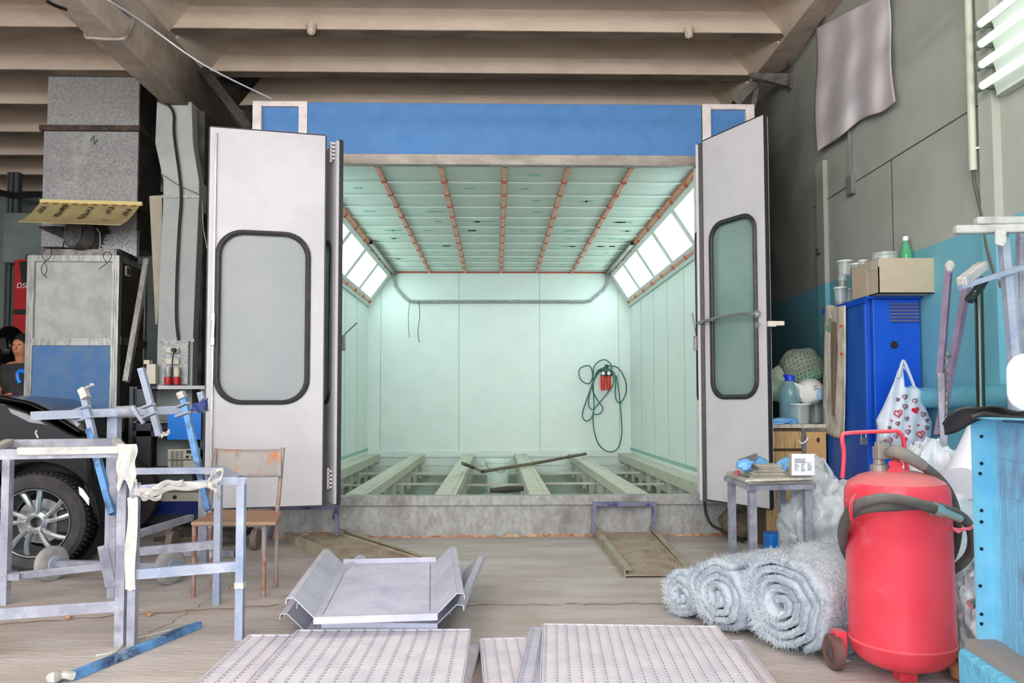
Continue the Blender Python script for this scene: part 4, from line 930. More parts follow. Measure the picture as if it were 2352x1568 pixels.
m = MB(); m.ell(hc, (0.083,0.105,0.125), 20, 14); m.ell(hc+V((0.0,-0.105,-0.01)), (0.016,0.022,0.026), 8, 6); m.ell(hc+V((-0.084,0.0,0)), (0.012,0.022,0.032), 8, 6); m.ell(hc+V((0.084,0.0,0)), (0.012,0.022,0.032), 8, 6); m.ell(hc+V((0,-0.095,-0.062)), (0.028,0.012,0.008), 8, 6); m.build('head', M_skin, PE, smooth=True)
m = MB(); m.ell(hc+V((-0.03,-0.098,0.02)), (0.012,0.008,0.006), 8, 6); m.ell(hc+V((0.03,-0.098,0.02)), (0.012,0.008,0.006), 8, 6); m.build('eyes', M_black, PE)
m = MB(); m.ell(hc+V((0,0.018,0.03)), (0.092,0.11,0.122), 20, 14); m.build('hair', M_hair, PE, smooth=True)
shp = [(0,0,0.98),(0,0,1.16),(0,0,1.38),(-0.18,0,1.42),(-0.235,0.01,1.31),(-0.23,-0.02,1.22),(0.18,0,1.42),(0.235,0,1.30),(0.23,-0.01,1.21),(0,-0.01,1.47)]
skin('t_shirt', [pb+V((p[0],p[1],p[2]*1.045)) for p in shp], [(0,1),(1,2),(2,3),(3,4),(4,5),(2,6),(6,7),(7,8),(2,9)], [(0.175,0.12),(0.165,0.12),(0.185,0.125),0.085,0.075,0.07,0.085,0.075,0.07,0.08], M_blackm, PE)
skin('trousers', [pb+V(p) for p in ((0,0,0.98),(-0.1,0,0.88),(-0.11,0,0.5),(-0.11,0.02,0.1),(0.1,0,0.88),(0.11,0,0.5),(0.11,0.02,0.1))], [(0,1),(1,2),(2,3),(0,4),(4,5),(5,6)], [(0.17,0.12),0.1,0.085,0.07,0.1,0.085,0.07], M_black, PE)
m = MB(); pts = [P(47,880,7.65), P(42,870,7.65), P(41,858,7.65), P(46,852,7.65), P(54,852,7.65), P(60,856,7.65)]; m.tube(pts, 0.022, 8, smooth=4)
tag(m.build('power_tool', M_folder, smooth=True), 'blue curved tool held in front of the person in black', 'tool')
# ================= foreground frames (left) =================
def gz(px, py): return G(px, py, 0.0)
TW = 0.042
def up(p, z): return V((p.x, p.y, z))
# --- frame A (tall) ---
fr, br, bl = gz(277, 1483), gz(258, 1372), gz(10, 1388); fl = fr+(bl-br)
FA = thing('work_stand', 'tall grey overspray-covered metal work frame at the left edge, its top wrapped in tape', 'work frame', (fr+bl)/2)
zT = 0.885
def leg(p, z, par, mt, w=TW): m = MB(); m.hollow(up(p, 0), up(p, z), w, 0.004, up=(0,1,0)); return m.build('leg', mt, par)
for p in (fr, br, bl, fl): leg(p, zT, FA, M_lav)
for a, b, nm, z in ((fl, fr, 'top_rail', zT), (bl, br, 'top_rail', zT+0.005), (fr, br, 'top_rail', zT), (fl, bl, 'top_rail', zT)):
    m = MB(); m.bar(up(a, z), up(b, z), 0.03, 0.045, ext=0.02); m.build(nm, M_lav, FA)
zl = 1.1-(1378-930)/1700*fr.y; m = MB(); m.bar(up(fl, zl), up(fr, zl), 0.01, 0.05, ext=0.02); m.build('low_rail', M_lav, FA)
zl = 1.1-(1300-930)/1700*br.y*1.0; m = MB(); m.bar(up(bl, zl-0.0), up(br, zl+0.03), 0.01, 0.04); m.build('middle_rail', M_lav, FA)
for p in (bl, br):
    m = MB(); m.box(up(p, zl+(0.03 if p is br else 0))+V((-0.03 if p is br else 0.05, -0.012, 0)), (0.07, 0.006, 0.035)); m.build('bolted_plate', M_lav, FA)
m = MB(); m.bar(up(br, 0.02)+V((0.0,-0.02,0.05)), up(br, 0.30)+V((-0.05,-0.02,0.0)), 0.01, 0.06); m.build('gusset', M_lav, FA)
# tape over the near top rail and the corner
m = MB(); d = (fr-fl); m.bar(up(fl, zT+0.012)+d*0.2, up(fr, zT+0.012)+V((0.01,0,0)), 0.05, 0.036); m.bar(up(fr, zT+0.014)+V((0,-0.02,0)), up(fr, zT+0.014)+(br-fr)*0.95, 0.045, 0.03); m.bar(up(fl, zT+0.016), up(bl, zT+0.016), 0.045, 0.03)
m.build('tape_wrap', M_tape, FA, bevel=0.006)
m = MB(); c0 = up(fr, zT-0.05)+V((0.02,-0.03,0))
def sag(u, v): return (c0.x-0.035+0.085*u+0.006*math.sin(v*9), c0.y-0.012+0.01*math.sin(u*7+v*3), c0.z+0.09-v*(0.19+0.03*math.sin(u*11)))
m.grid(sag, 10, 12); m.build('hanging_tape', M_tapec, FA, solid=0.003)
# --- frame B (low) ---
fr2, fl2, br2 = gz(550, 1468), gz(303, 1485), gz(498, 1388); bl2 = fl2+(br2-fr2)
FB = thing('work_stand', 'lower grey-blue metal work frame with torn masking tape between its rails', 'work frame', (fl2+br2)/2)
zT2 = 0.745
for p in (fr2, br2, bl2): leg(p, zT2, FB, M_lavb, 0.036)
l1 = leg(fl2, zT2, FB, M_lav, 0.036)
m = MB(); m.bar(up(fr2, zT2), up(br2, zT2), 0.036, ext=0.018); m.build('top_rail', M_lavb, FB)
m = MB(); m.bar(up(bl2, zT2), up(br2, zT2-0.005), 0.034, ext=0.015); m.build('top_rail', M_lavb, FB)
m = MB(); a = up(fl2, zT2)+(fr2-fl2)*0.72; m.bar(a, up(fr2, zT2), 0.036, ext=0.018); m.bar(up(fl2, zT2-0.02), a, 0.016); m.build('top_rail', M_lavb, FB)
m = MB(); za_ = 1.1-(1248-930)/1700*br2.y; m.bar(up(bl2, za_-0.01), up(br2, za_+0.015), 0.03, 0.045); m.build('low_rail', M_lav, FB)
za_ = 1.1-(1298-930)/1700*fr2.y; m = MB(); m.bar(up(fl2, za_), up(fr2, za_+0.015), 0.03, 0.045); m.build('low_rail', M_lavb, FB)
m = MB(); m.bar(up(bl2, 1.1-(1235-930)/1700*3.97), P(440, 1188, 4.9), 0.03, 0.04); m.build('brace', M_lav, FB)
m = MB(); m.box(up(fr2, 1.1-(1333-930)/1700*fr2.y), (0.042, 0.042, 0.028)); m.build('leg_tape', M_tapec, FB)
# torn tape between
random.seed(21)
def ribbon(pts, w, mt, name, par, amp=0.01, n=6, seed=1, nv=4):
    q = catmull([V(p) for p in pts], n); N = len(q)-1; r = random.Random(seed); ph = r.random()*6
    def fn(u, v):
        k = u*N; i = min(int(k), N-1); p = q[i].lerp(q[i+1], k-i); ww = w*(0.8+0.25*math.sin(u*13+ph))
        return p + V((0, amp*math.sin(u*21+v*5+ph), (v-0.5)*ww+amp*0.6*math.sin(u*17+ph*2)))
    m = MB(); m.grid(fn, N, nv); return m.build(name, mt, par, solid=0.004, smooth=True)
D2 = 3.45
ribbon([P(308,1128,3.40), P(350,1132,3.42), P(400,1118,3.44), P(450,1115,3.46), P(500,1112,3.48)], 0.042, M_tape, 'tape_band', FB, 0.003, seed=2)
ribbon([P(330,1135,3.36), P(355,1122,3.34), P(385,1108,3.38), P(420,1110,3.42)], 0.03, M_tapec, 'tape_band', FB, 0.005, seed=3)
ribbon([P(312,1105,3.36), P(318,1130,3.33), P(332,1142,3.34), P(350,1145,3.36), P(372,1140,3.38)], 0.022, M_tape, 'tape_band', FB, 0.008, seed=4)
ribbon([P(480,1112,3.5), P(505,1100,3.48), P(512,1082,3.5), P(500,1078,3.52), P(486,1092,3.5), P(478,1112,3.48)], 0.028, M_tapec, 'tape_band', FB, 0.004, seed=5)
ribbon([P(475,1112,3.45), P(495,1125,3.44), P(505,1148,3.44)], 0.03, M_tapec, 'tape_band', FB, 0.01, seed=6)
m = MB(); zt_, zb_ = P(300,1150,3.34).z, P(300,1368,3.34).z; xx = fl2.x
m.grid(lambda u, v: (xx-0.022+0.048*u+0.004*math.sin(v*7)-0.004*v, fl2.y-0.026+0.004*math.sin(u*3+v*9), zt_+(zb_-zt_)*v+0.004*math.sin(u*9)), 6, 20); m.build('long_tape_strip', M_tapec, FB, solid=0.002)
# --- painting stand behind, on two wheels ---
PS = thing('painting_stand', 'blue and grey painting stand with long crossbar, slanting arms and two solid wheels', 'stand', gz(262, 1330))
YS = 4.62
w1, w2_ = gz(118, 1333), gz(390, 1341)
for w in (w1, w2_):
    m = MB(); r = 0.108; ax_ = V((0.93, -0.36, 0)); Mw = frame_M(up(w, r), V((0,0,1)).cross(ax_)*-1, (0,0,1)); m.lathe([(0.05,0.028),(r-0.02,0.03),(r,0.018),(r,-0.018),(r-0.02,-0.03),(0.05,-0.028)], 32, Mw)
    wo = m.build('wheel', M_casterg, PS, smooth=True, angle=35)
    m = MB(); m.lathe([(0.052,0.03),(0.048,0.04),(0.012,0.042)], 24, Mw); m.lathe([(0.052,-0.03),(0.048,-0.04),(0.012,-0.042)], 24, Mw); m.build('hub', M_lavb, wo)
m = MB(); m.bar(up(w1, 0.11), up(w2_, 0.11), 0.04); m.build('axle_bar', M_lav, PS)
xp = P(258, 1200, YS).x; zc = P(262, 945, YS).z
m = MB(); m.hollow((xp, YS, 0.11), (xp, YS, zc), 0.06, 0.004, up=(0,1,0)); m.build('post', M_lavb, PS)
xq = P(475, 1200, 5.0).x
m = MB(); m.hollow((xq, 4.95, 0.06), (xq, 4.95, P(475,1090,4.95).z), 0.055, 0.004, up=(0,1,0)); m.build('post', M_lav, PS)
m = MB(); m.hollow(up(gz(392, 1277), 0.03), up(gz(540, 1280), 0.03), 0.05, 0.004); m.build('foot_tube', M_lav, PS)
ca, cb_ = P(70, 955, 4.35), P(470, 938, 4.85)
m = MB(); m.hollow(ca, cb_, 0.05, 0.004); m.build('crossbar', M_lavb, PS)
m = MB(); pa_, pb2 = ca.lerp(cb_, 0.465), ca.lerp(cb_, 0.575); m.tube([pa_, pb2], 0.038, 16); m.build('sleeve', M_lav, PS, smooth=True)
def arm(a, b, mt, c=None, w=0.035, tape=None):
    m = MB(); m.hollow(a, b, w, 0.003, up=(0,1,0)); ar = m.build('arm', mt, PS)
    return ar
a1 = arm(P(190, 893, 4.5), P(216, 1010, 4.45), M_lavb); arm(P(206, 985, 4.46), P(258, 1180, 4.3), M_bluebar)
a2 = arm(P(324, 845, 4.6), P(366, 1000, 4.62), M_lavb)
a3 = arm(P(420, 905, 4.7), P(478, 1172, 4.55), M_bluebar); arm(P(460, 900, 4.8), P(472, 945, 4.8), M_lavb)
m = MB(); m.bar(P(189,893,4.47), P(198,914,4.46), 0.04, 0.045, up=(0,1,0)); m.build('tape_wrap', M_tapec, a1); m = MB(); m.bar(P(414,900,4.68), P(420,914,4.68), 0.04, 0.045, up=(0,1,0)); m.build('tape_wrap', M_tape, a3)
for pts in (((176,941),(201,933)), ((182,965),(211,957)), ((328,936),(350,928)), ((332,958),(356,948)), ((410,934),(428,926)), ((408,955),(432,947))):
    m = MB(); m.bar(P(pts[0][0], pts[0][1], 4.50), P(pts[1][0], pts[1][1], 4.45), 0.03, 0.012, up=(0,0,1), ext=0.01); m.build('bracket', M_lavb, PS)
for pts in (((166,960),(182,977)), ((303,932),(330,972))):
    m = MB(); m.bar(P(pts[0][0], pts[0][1], 4.50), P(pts[1][0], pts[1][1], 4.5), 0.02, 0.02); m.build('bracket', M_lav, PS)
ribbon([P(366,1000,4.6), P(376,998,4.58), P(390,992,4.56)], 0.03, M_tapec, 'tape_end', PS, 0.01, seed=9)
ribbon([P(184,892,4.46), P(198,890,4.46), P(205,886,4.46), P(216,882,4.45)], 0.015, M_tape, 'tape_end', PS, 0.006, seed=10)
ribbon([P(440,938,4.7), P(470,930,4.7), P(476,930,4.7)], 0.08, mat('blue_cloth_wrap', rgb(50,66,120), 0.8), 'cloth_wrap', PS, 0.01, seed=12)
# steel dolly in the dark beneath the door
DL = thing('dolly', 'low dark steel dolly with small worn wheels under the left door, behind the chair', 'dolly', gz(520, 1250))
m = MB(); m.bx(gz(450,1240).x, gz(602,1240).x, 5.75, 5.95, 0.10, 0.14); m.build('deck', M_soot, DL)
for px, yy in ((410, 5.65), (408, 5.9), (596, 5.75), (525, 5.95)):
    m = MB(); c0 = V(((px-1140)/1700*yy, yy, 0.08)); m.lathe([(0.02,-0.025),(0.08,-0.022),(0.08,0.022),(0.02,0.025)], 20, Matrix.Translation(c0) @ Matrix.Rotation(PI/2 if px != 525 else 0.3, 4, 'Y' if px != 525 else 'X') ); m.build('wheel', mat('worn_wheel', rgb(120,108,98), 0.9), DL, smooth=True)
m = MB(); a = gz(410,1240); m.bar((a.x, 5.75, 0.08), (gz(470,1240).x, 5.75, 0.11), 0.03); m.build('axle', M_soot, DL)
# --- chair ---
CH = thing('chair', 'worn school chair with rusty tube legs and overspray on seat and backrest', 'chair', gz(540, 1365))
A_, B_ = gz(444, 1371), gz(605, 1371); C_, D_ = gz(634, 1346), gz(487, 1346)
zs_ = 0.43
for p, q in ((A_, V((A_.x, A_.y, zs_))), (B_, V((B_.x, B_.y, zs_)))):
    m = MB(); m.tube([p, q], 0.014, 10); m.build('leg', M_chleg, CH, smooth=True)
cb1, cb2 = P(497, 1030, 4.80), P(650, 1028, 4.80)
for p, top in ((D_, cb1), (C_, cb2)):
    m = MB(); m.tube([p, V((p.x*0.5+top.x*0.5, 4.64, 0.40)), V((top.x, 4.72, 0.52)), top], 0.013, 10, smooth=6); m.build('leg', M_chleg, CH, smooth=True)
m = MB(); m.bar(up(A_, zs_-0.012), up(B_, zs_-0.012), 0.022); m.bar(up(A_, zs_-0.012), V((D_.x, 4.6, zs_-0.012)), 0.02); m.bar(up(B_, zs_-0.012), V((C_.x, 4.6, zs_-0.012)), 0.02); m.build('seat_frame', mat('green_grey_tube', rgb(150,166,150), 0.7, c2=rgb(170,150,140), scale=9), CH)
s0, s1, s2, s3 = G(438, 1198, zs_+0.012), G(634, 1198, zs_+0.012), G(649, 1172, zs_+0.012), G(498, 1169, zs_+0.012)
m = MB()
q = [s0, s1, s1.lerp(s2, 0.9), s2.lerp(s3, 0.06), s3.lerp(s2, 0.06), s3.lerp(s0, 0.06)]
m.prism(q, (0, 0, -0.022)); m.build('seat', M_seat, CH, bevel=0.006)
m = MB()
def BKR(u, v):
    a = P(499,1031,4.79).lerp(P(646,1031,4.79), u); b = P(499,1094,4.72).lerp(P(646,1094,4.72), u); p = a.lerp(b, v); return p+V((0, 0.05*math.sin(u*PI), -0.008*math.sin(u*PI)))
m.grid(BKR, 14, 6); m.build('backrest', M_chback, CH, solid=0.012, smooth=True)
# --- blue bar on the floor ---
BB = thing('metal_bar', 'blue painted square metal bar lying on the floor at the lower left', 'bar', gz(290, 1500))
m = MB(); a = G(165, 1552, 0.018); b = G(457, 1434, 0.018); m.hollow(a, b, 0.032, 0.004); m.build('tube', M_bluebar, BB)
r = random.Random(4); pts = [G(168,1552,0.02), G(150,1550,0.03), G(135,1551,0.018), G(124,1555,0.03), G(112,1556,0.015)]
m = MB(); m.tube(pts, [0.018,0.014,0.02,0.026,0.012], 8, smooth=4); o = m.build('tape_end', M_tape, BB, smooth=True)
m = MB(); m.tube([G(220,1505,0.004), G(260,1498,0.004), G(285,1478,0.006), G(295,1470,0.01), G(330,1462,0.004), G(392,1446,0.005)], 0.006, 6, smooth=5)
tag(m.build('tape_strip', M_tapec, smooth=True), 'narrow curled strip of tape on the floor behind the blue bar', 'tape strip')
m = MB(); c0 = G(224, 1402, 0.0); m.lathe([(0.001,0.002),(0.058,0.003),(0.062,0.0)], 18, Matrix.Translation(c0)); tag(m.build('rust_stain', M_rust), 'round rusty cover flush in the floor below the tall frame', 'floor cover')
LT = [(158,1415),(343,1410)]
for (px, py) in LT:
    m = MB(); c0 = G(px, py, 0.012); m.ell(c0, (0.02,0.015,0.012), 8, 6, fn=lambda q: 1+0.4*mnoise.noise(q*4)); tag(m.build('stone_chip', M_rust), 'small rusty lump on the floor %s' % ('left of the round rusty cover' if px < 200 else 'right of the tape covered leg'), 'lump')
# ================= ramps =================
def ramp(nl, nr, fl_, fr_, label, legs, lab):
    RP = thing('loading_ramp', label, 'ramp', (nl+fr_)/2)
    h = 0.05; d = (fl_-nl); 
    def q(u, v, z): return nl.lerp(nr, u).lerp(fl_.lerp(fr_, u), v)+V((0,0,z))
    m = MB(); m.prism([q(0,0,0.012), q(1,0,0.012), q(1,1,0.03), q(0,1,0.03)], (0,0,0.006)); pl_ = m.build('plate', M_ramp, RP)
    m = MB()
    for i in range(22):
        for j in range(34):
            c0 = q((i+0.5)/22, (j+0.5)/34, 0.019+0.018*(j+0.5)/34); s_ = 1 if (i+j) % 2 else -1; m.bar(c0-V((0.010, 0.008*s_, 0)), c0+V((0.010, 0.008*s_, 0)), 0.004, 0.003)
    m.build('tread_pattern', M_ramp, pl_)['kind'] = 'stuff'
    for u in (0, 1):
        m = MB(); sg = -1 if u == 0 else 1; off = (nr-nl).normalized()*0.02*sg
        a0, a1 = q(u,0,0.0), q(u,1,0.0); m.prism([a0, a1, a1+V((0,0,h+0.02)), a0+V((0,0,h))], off*0.3); m.prism([a0+V((0,0,h)), a1+V((0,0,h+0.02)), a1+V((0,0,h+0.02))-off*2.0, a0+V((0,0,h))-off*2.0], (0,0,0.005)); 
        if u == 1:
            for k in range(60):
                p = q(1, k/60, h-0.004)-off*2; m.bar(p, p+V((0,0,-0.022)), 0.012, 0.004)
        m.build('side_channel', mat('ramp_channel', rgb(166,160,142), 0.8, c2=rgb(150,134,112), scale=6), RP)
    m = MB(); m.bar(q(0,1,0.03), q(1,1,0.03), 0.03, 0.035); m.build('end_bar', M_rust, RP)
    L0, L1, T0, T1 = legs
    m = MB(); m.bar(L0, T0, 0.03, up=(0,1,0)); m.bar(L1, T1, 0.03, up=(0,1,0)); m.bar(T0, T1, 0.035, ext=0.015); m.build('hook_frame', mat('hook_paint', rgb(112,114,136), 0.7, c2=rgb(56,60,112), scale=9, lo=0.5, hi=0.62) if 'hook_paint' not in bpy.data.materials else bpy.data.materials['hook_paint'], RP)
ramp(gz(1437,1327), gz(1592,1326), gz(1361,1228), gz(1496,1225), 'beige tread-plate loading ramp on the right with a blue hook frame against the sill', (P(1362,1225,6.15), P(1500,1226,6.15), P(1365,1157,6.17), P(1503,1157,6.17)), 'r')
a = gz(655,1242); b = gz(782,1232)
nl2, nr2 = gz(800,1306), gz(985,1296)
ramp(nl2, nr2, a, b, 'beige tread-plate loading ramp lying askew behind the perforated trays', (gz(620,1240)+V((0,0,0.02)), P(775,1228,6.05), P(632,1166,6.0), P(773,1163,6.05)), 'l')
# second slanting leg behind the hook frame
m = MB(); m.bar(gz(765,1222)+V((0,0,0)), P(774,1165,6.08), 0.03, up=(0,1,0)); tag(m.build('steel_strut', M_trestle), 'short dark blue strut leaning on the sill at the foot of the left door', 'strut')
# ================= perforated trays =================
def tray(c, ang, tilt, label, w=0.53, l=1.08, full=True, roll=0.0):
    T = thing('perforated_tray', label, 'tray', c, group='perforated trays piled in the middle')
    M0 = Matrix.Translation(V(c)) @ Matrix.Rotation(ang, 4, 'Z') @ Matrix.Rotation(tilt, 4, 'X') @ Matrix.Rotation(roll, 4, 'Y')
    t = lambda x, y, z: M0 @ V((x, y, z))
    m = MB(); nx, ny = 40, 62
    x0, x1, y0, y1 = -w/2+0.035, w/2-0.035, -l/2+0.03, l/2-0.05
    def flat(xa, xb, ya, yb, z=0.0, th=0.003):
        m.add([t(xa,ya,z), t(xb,ya,z), t(xb,yb,z), t(xa,yb,z)], [[0,1,2,3]])
    for i in range(nx+1):
        x = x0+(x1-x0)*i/nx; flat(x-0.0025, x+0.0025, y0, y1)
    for j in range(ny+1):
        y = y0+(y1-y0)*j/ny; flat(x0, x1, y-0.0032, y+0.0032, 0.0006)
    flat(-w/2, x0, -l/2, l/2); flat(x1, w/2, -l/2, l/2); flat(x0, x1, -l/2, y0); flat(x0, x1, y1, l/2)
    sh = m.build('perforated_sheet', M_tray, T, solid=0.002)
    for s_ in (-1, 1):
        m = MB(); x = s_*w/2
        m.add([t(x,-l/2,0), t(x+s_*0.085,-l/2,0.085), t(x+s_*0.085,l/2,0.085), t(x,l/2,0)], [[0,1,2,3]])
        m.add([t(x+s_*0.085,-l/2,0.085), t(x+s_*0.115,-l/2,0.083), t(x+s_*0.115,l/2,0.083), t(x+s_*0.085,l/2,0.085)], [[0,1,2,3]])
        m.add([t(x+s_*0.115,-l/2,0.083), t(x+s_*0.118,-l/2,0.06), t(x+s_*0.118,l/2,0.06), t(x+s_*0.115,l/2,0.083)], [[0,1,2,3]])
        m.build('side_flange', M_tray, T, solid=0.004)
    m = MB(); m.bar(t(-w/2,-l/2-0.004,-0.012), t(w/2,-l/2-0.004,-0.012), 0.008, 0.03); m.build('front_lip', M_tray, T)
    m = MB(); m.bar(t(-w/2,l/2,0.012), t(w/2,l/2,0.012), 0.006, 0.03); m.build('rear_lip', M_tray, T)
    return T
def tc(px, py, z, ang, l=1.08):
    p = G(px, py, z); return p+V((-math.sin(ang), math.cos(ang), 0))*l/2
tray(tc(864,1413,0.19,math.radians(5)), math.radians(5), 0.0, 'perforated grey tray with raised side flanges, topmost of the pile')
tray(tc(872,1430,0.115,math.radians(-4)), math.radians(-4), 0.0, 'second perforated tray, turned so its right flange sticks out under the top one')
tray(tc(840,1446,0.04,math.radians(4)), math.radians(4), 0.0, 'lowest perforated tray showing its left flange and front corner by the gratings', w=0.56)
# ================= gratings =================
M_gratd = M_grat
def grating(c, ang, w, l, label, nx, ny, group, tilt=0.0, gap=0.10, mt=None, roll=0.0):
    mt = mt or M_grat
    T = thing('floor_grating', label, 'grating', c, group=group)
    M0 = Matrix.Translation(V(c)) @ Matrix.Rotation(ang, 4, 'Z') @ Matrix.Rotation(tilt, 4, 'X') @ Matrix.Rotation(roll, 4, 'Y'); R3 = M0.to_3x3()
    m = MB()
    for j in range(ny):
        y = -l/2+0.01+(l-0.02)*(j+0.5)/ny; hh = (l-0.02)/ny*(1-gap); m.box(M0 @ V((0, y, -0.006)), (w-0.01, hh, 0.006), R3)
    m.build('slat_field', mt, T)
    m = MB()
    for i in range(nx+1):
        x = -w/2+0.006+(w-0.012)*i/nx; m.box(M0 @ V((x, 0, -0.010)), (0.0045, l-0.004, 0.022), R3)
        if 0 < i < nx:
            for j in range(ny): pass
    m.build('bearing_bars', mt, T)
    m = MB()
    for i in range(nx):
        x = -w/2+0.006+(w-0.012)*i/nx+0.011
        for j in range(ny):
            y = -l/2+0.01+(l-0.02)*(j+0.5)/ny; m.box(M0 @ V((x, y, -0.0027)), (0.006, (l-0.02)/ny*0.4, 0.0012), R3)
    m.build('punched_marks', mat('mark_shadow', rgb(140,138,146), 0.9) if 'mark_shadow' not in bpy.data.materials else bpy.data.materials['mark_shadow'], T)['kind'] = 'stuff'
    m = MB(); th = 0.004
    for (a, b) in (((-w/2,-l/2),(w/2,-l/2)), ((w/2,-l/2),(w/2,l/2)), ((w/2,l/2),(-w/2,l/2)), ((-w/2,l/2),(-w/2,-l/2))):
        m.bar(M0 @ V((a[0], a[1], -0.013)), M0 @ V((b[0], b[1], -0.013)), th, 0.028, up=R3 @ V((0,0,1)))
    m.build('frame', mt, T)
gl_ = 'gratings stacked at the lower left'; gr_ = 'gratings stacked at the lower right'
def place(pl, pr, z, l, w=None):
    a = G(pl[0], pl[1], z); b = G(pr[0], pr[1], z); d = (b-a); ang = math.atan2(d.y, d.x); w = w or d.length
    n = V((d.y, -d.x, 0)).normalized(); return (a+b)/2+n*l/2, ang, d.length
c, a_, w = place((683,1446), (1081,1444), 0.10, 1.0); grating(c, a_, w, 1.0, 'slatted floor grating, topmost of the stack at the lower left', 13, 33, gl_)
c, a_, w = place((578,1456), (980,1456), 0.062, 1.0); grating(c, a_+0.02, w, 1.0, 'slatted floor grating at the lower left sticking out leftwards under the top one', 13, 33, gl_)
c, a_, w = place((700,1476), (1096,1478), 0.032, 1.0); grating(c, a_-0.03, w, 1.0, 'lowest slatted grating at the lower left, its right corner poking out', 13, 33, gl_)
c, a_, w = place((1250,1431), (1650,1438), 0.12, 1.05); grating(c, a_+0.01, w, 1.05, 'dotted floor grating, topmost of the stack at the lower right', 17, 36, gr_, gap=0.06)
c, a_, w = place((1201,1444), (1600,1447), 0.088, 1.0); grating(c, a_-0.07, w, 1.0, 'bluish floor grating showing a narrow strip left of the topmost right one', 17, 36, gr_, gap=0.07, mt=M_tray)
c, a_, w = place((1128,1459), (1560,1462), 0.058, 1.0); grating(c, a_+0.10, w, 1.0, 'floor grating furthest left in the lower right stack', 17, 36, gr_, gap=0.07)
c, a_, w = place((1290,1466), (1695,1468), 0.028, 0.9); grating(c, a_-0.04, w, 0.9, 'lowest floor grating of the lower right stack, right corner showing', 17, 36, gr_, gap=0.07)
# ================= in the booth =================
BU = thing('bucket', 'white plastic bucket standing in the booth floor pit', 'bucket', P(1143, 1125, 9.3)*1.0)
bc = V((P(1143,1100,9.35).x, 9.35, 0.02)); BU.location = bc; ROOT[BU.name] = Matrix.Translation(bc)
m = MB(); m.lathe([(0.125,0),(0.15,0.36),(0.158,0.365),(0.158,0.40),(0.15,0.40),(0.13,0.05)], 30, Matrix.Translation(bc)); m.build('pail', M_bucket, BU, smooth=True, angle=35)
m = MB(); m.tube([bc+V((-0.155,0,0.37)), bc+V((-0.1,-0.16,0.30)), bc+V((0.06,-0.17,0.26)), bc+V((0.155,0,0.37))], 0.004, 6, smooth=5); m.build('handle', M_steel, BU)
m = MB(); m.tube([G(1063,1064,0.50), G(1085,1072,0.40), G(1108,1083,0.37), G(1113,1081,0.37)], [0.02,0.022,0.02,0.016], 8); m.tube([G(1110,1082,0.37), G(1160,1074,0.38), G(1220,1065,0.39), G(1300,1050,0.40), G(1345,1042,0.41)], 0.02, 8)
tag(m.build('long_stick', M_wood2, smooth=True), 'long brown bent wooden handle lying across the booth floor rails', 'stick')
m = MB(); m.tube([P(1125,1126,7.0), P(1160,1124,7.0), P(1203,1121,7.0)], [0.02,0.03,0.024], 8, smooth=4); tag(m.build('brush_roll', M_soot, smooth=True), 'short dark brush lying in the pit just behind the sill', 'brush')
YW = BK-0.06
RG = thing('air_regulator', 'twin red air filter regulator with round gauges on the booth back wall', 'regulator', P(1392, 895, BK-0.01))
s_ = YW/1700
for i, px in enumerate((1384.5, 1397.5)):
    m = MB(); m.lathe([(0.028,0.0),(0.034,0.02),(0.036,0.22)], 16, Matrix.Translation(V((P(px,896,YW).x, YW-0.02, P(px,896,YW).z)))); m.build('filter_bowl', M_regred, RG, smooth=True)
    c0 = P(px+0.5, 857, YW-0.06); m = MB(); m.lathe([(0.034,0),(0.034,0.02),(0.028,0.022)], 20, frame_M(c0, (1,0,0), (0,0,1))); g_ = m.build('gauge', M_black, RG)
    m = MB(); m.lathe([(0.0289,0.0225),(0.001,0.0226)], 20, frame_M(c0, (1,0,0), (0,0,1))); m.build('gauge_face', M_paper, g_)
m = MB(); a = P(1381,853,YW); b = P(1405,862,YW); m.bx(a.x, b.x, YW-0.06, YW+0.05, b.z-0.01, a.z+0.01); m.bx(P(1384,0,YW).x, P(1391,0,YW).x, YW-0.02, YW+0.05, P(0,846,YW).z, P(0,838,YW).z); m.build('manifold', M_black, RG)
hz = [(1404,853),(1410,868),(1407,885),(1395,902),(1376,925),(1362,940),(1352,930),(1355,900),(1364,870),(1372,852),(1385,845),(1400,840),(1420,845),(1436,872),(1438,900),(1428,922),(1418,922),(1413,905),(1414,870),(1408,853),(1395,848),(1378,852),(1366,870),(1352,905),(1338,950),(1345,966),(1358,960),(1364,940),(1363,900),(1361,860),(1356,842),(1345,840),(1331,848),(1332,868),(1345,880),(1356,878),(1362,862),(1364,843),(1375,830),(1390,826),(1402,835),(1404,848),(1385,845),(1368,862),(1360,890),(1372,918),(1384,935),(1380,948),(1366,952),(1362,948),(1364,985),(1375,1020),(1397,1037),(1418,1030),(1428,1000),(1427,960),(1424,920),(1420,890),(1416,862)]
pts = []
r = random.Random(2)
for i, (x, y) in enumerate(hz): pts.append(P(x, y, YW-0.03-0.05*math.sin(i*0.9)**2))
m = MB(); m.tube(pts, 0.0095, 6, smooth=5); tag(m.build('air_hose', M_greenhose, smooth=True), 'long dark green air hose looped over the regulator on the back wall', 'hose')
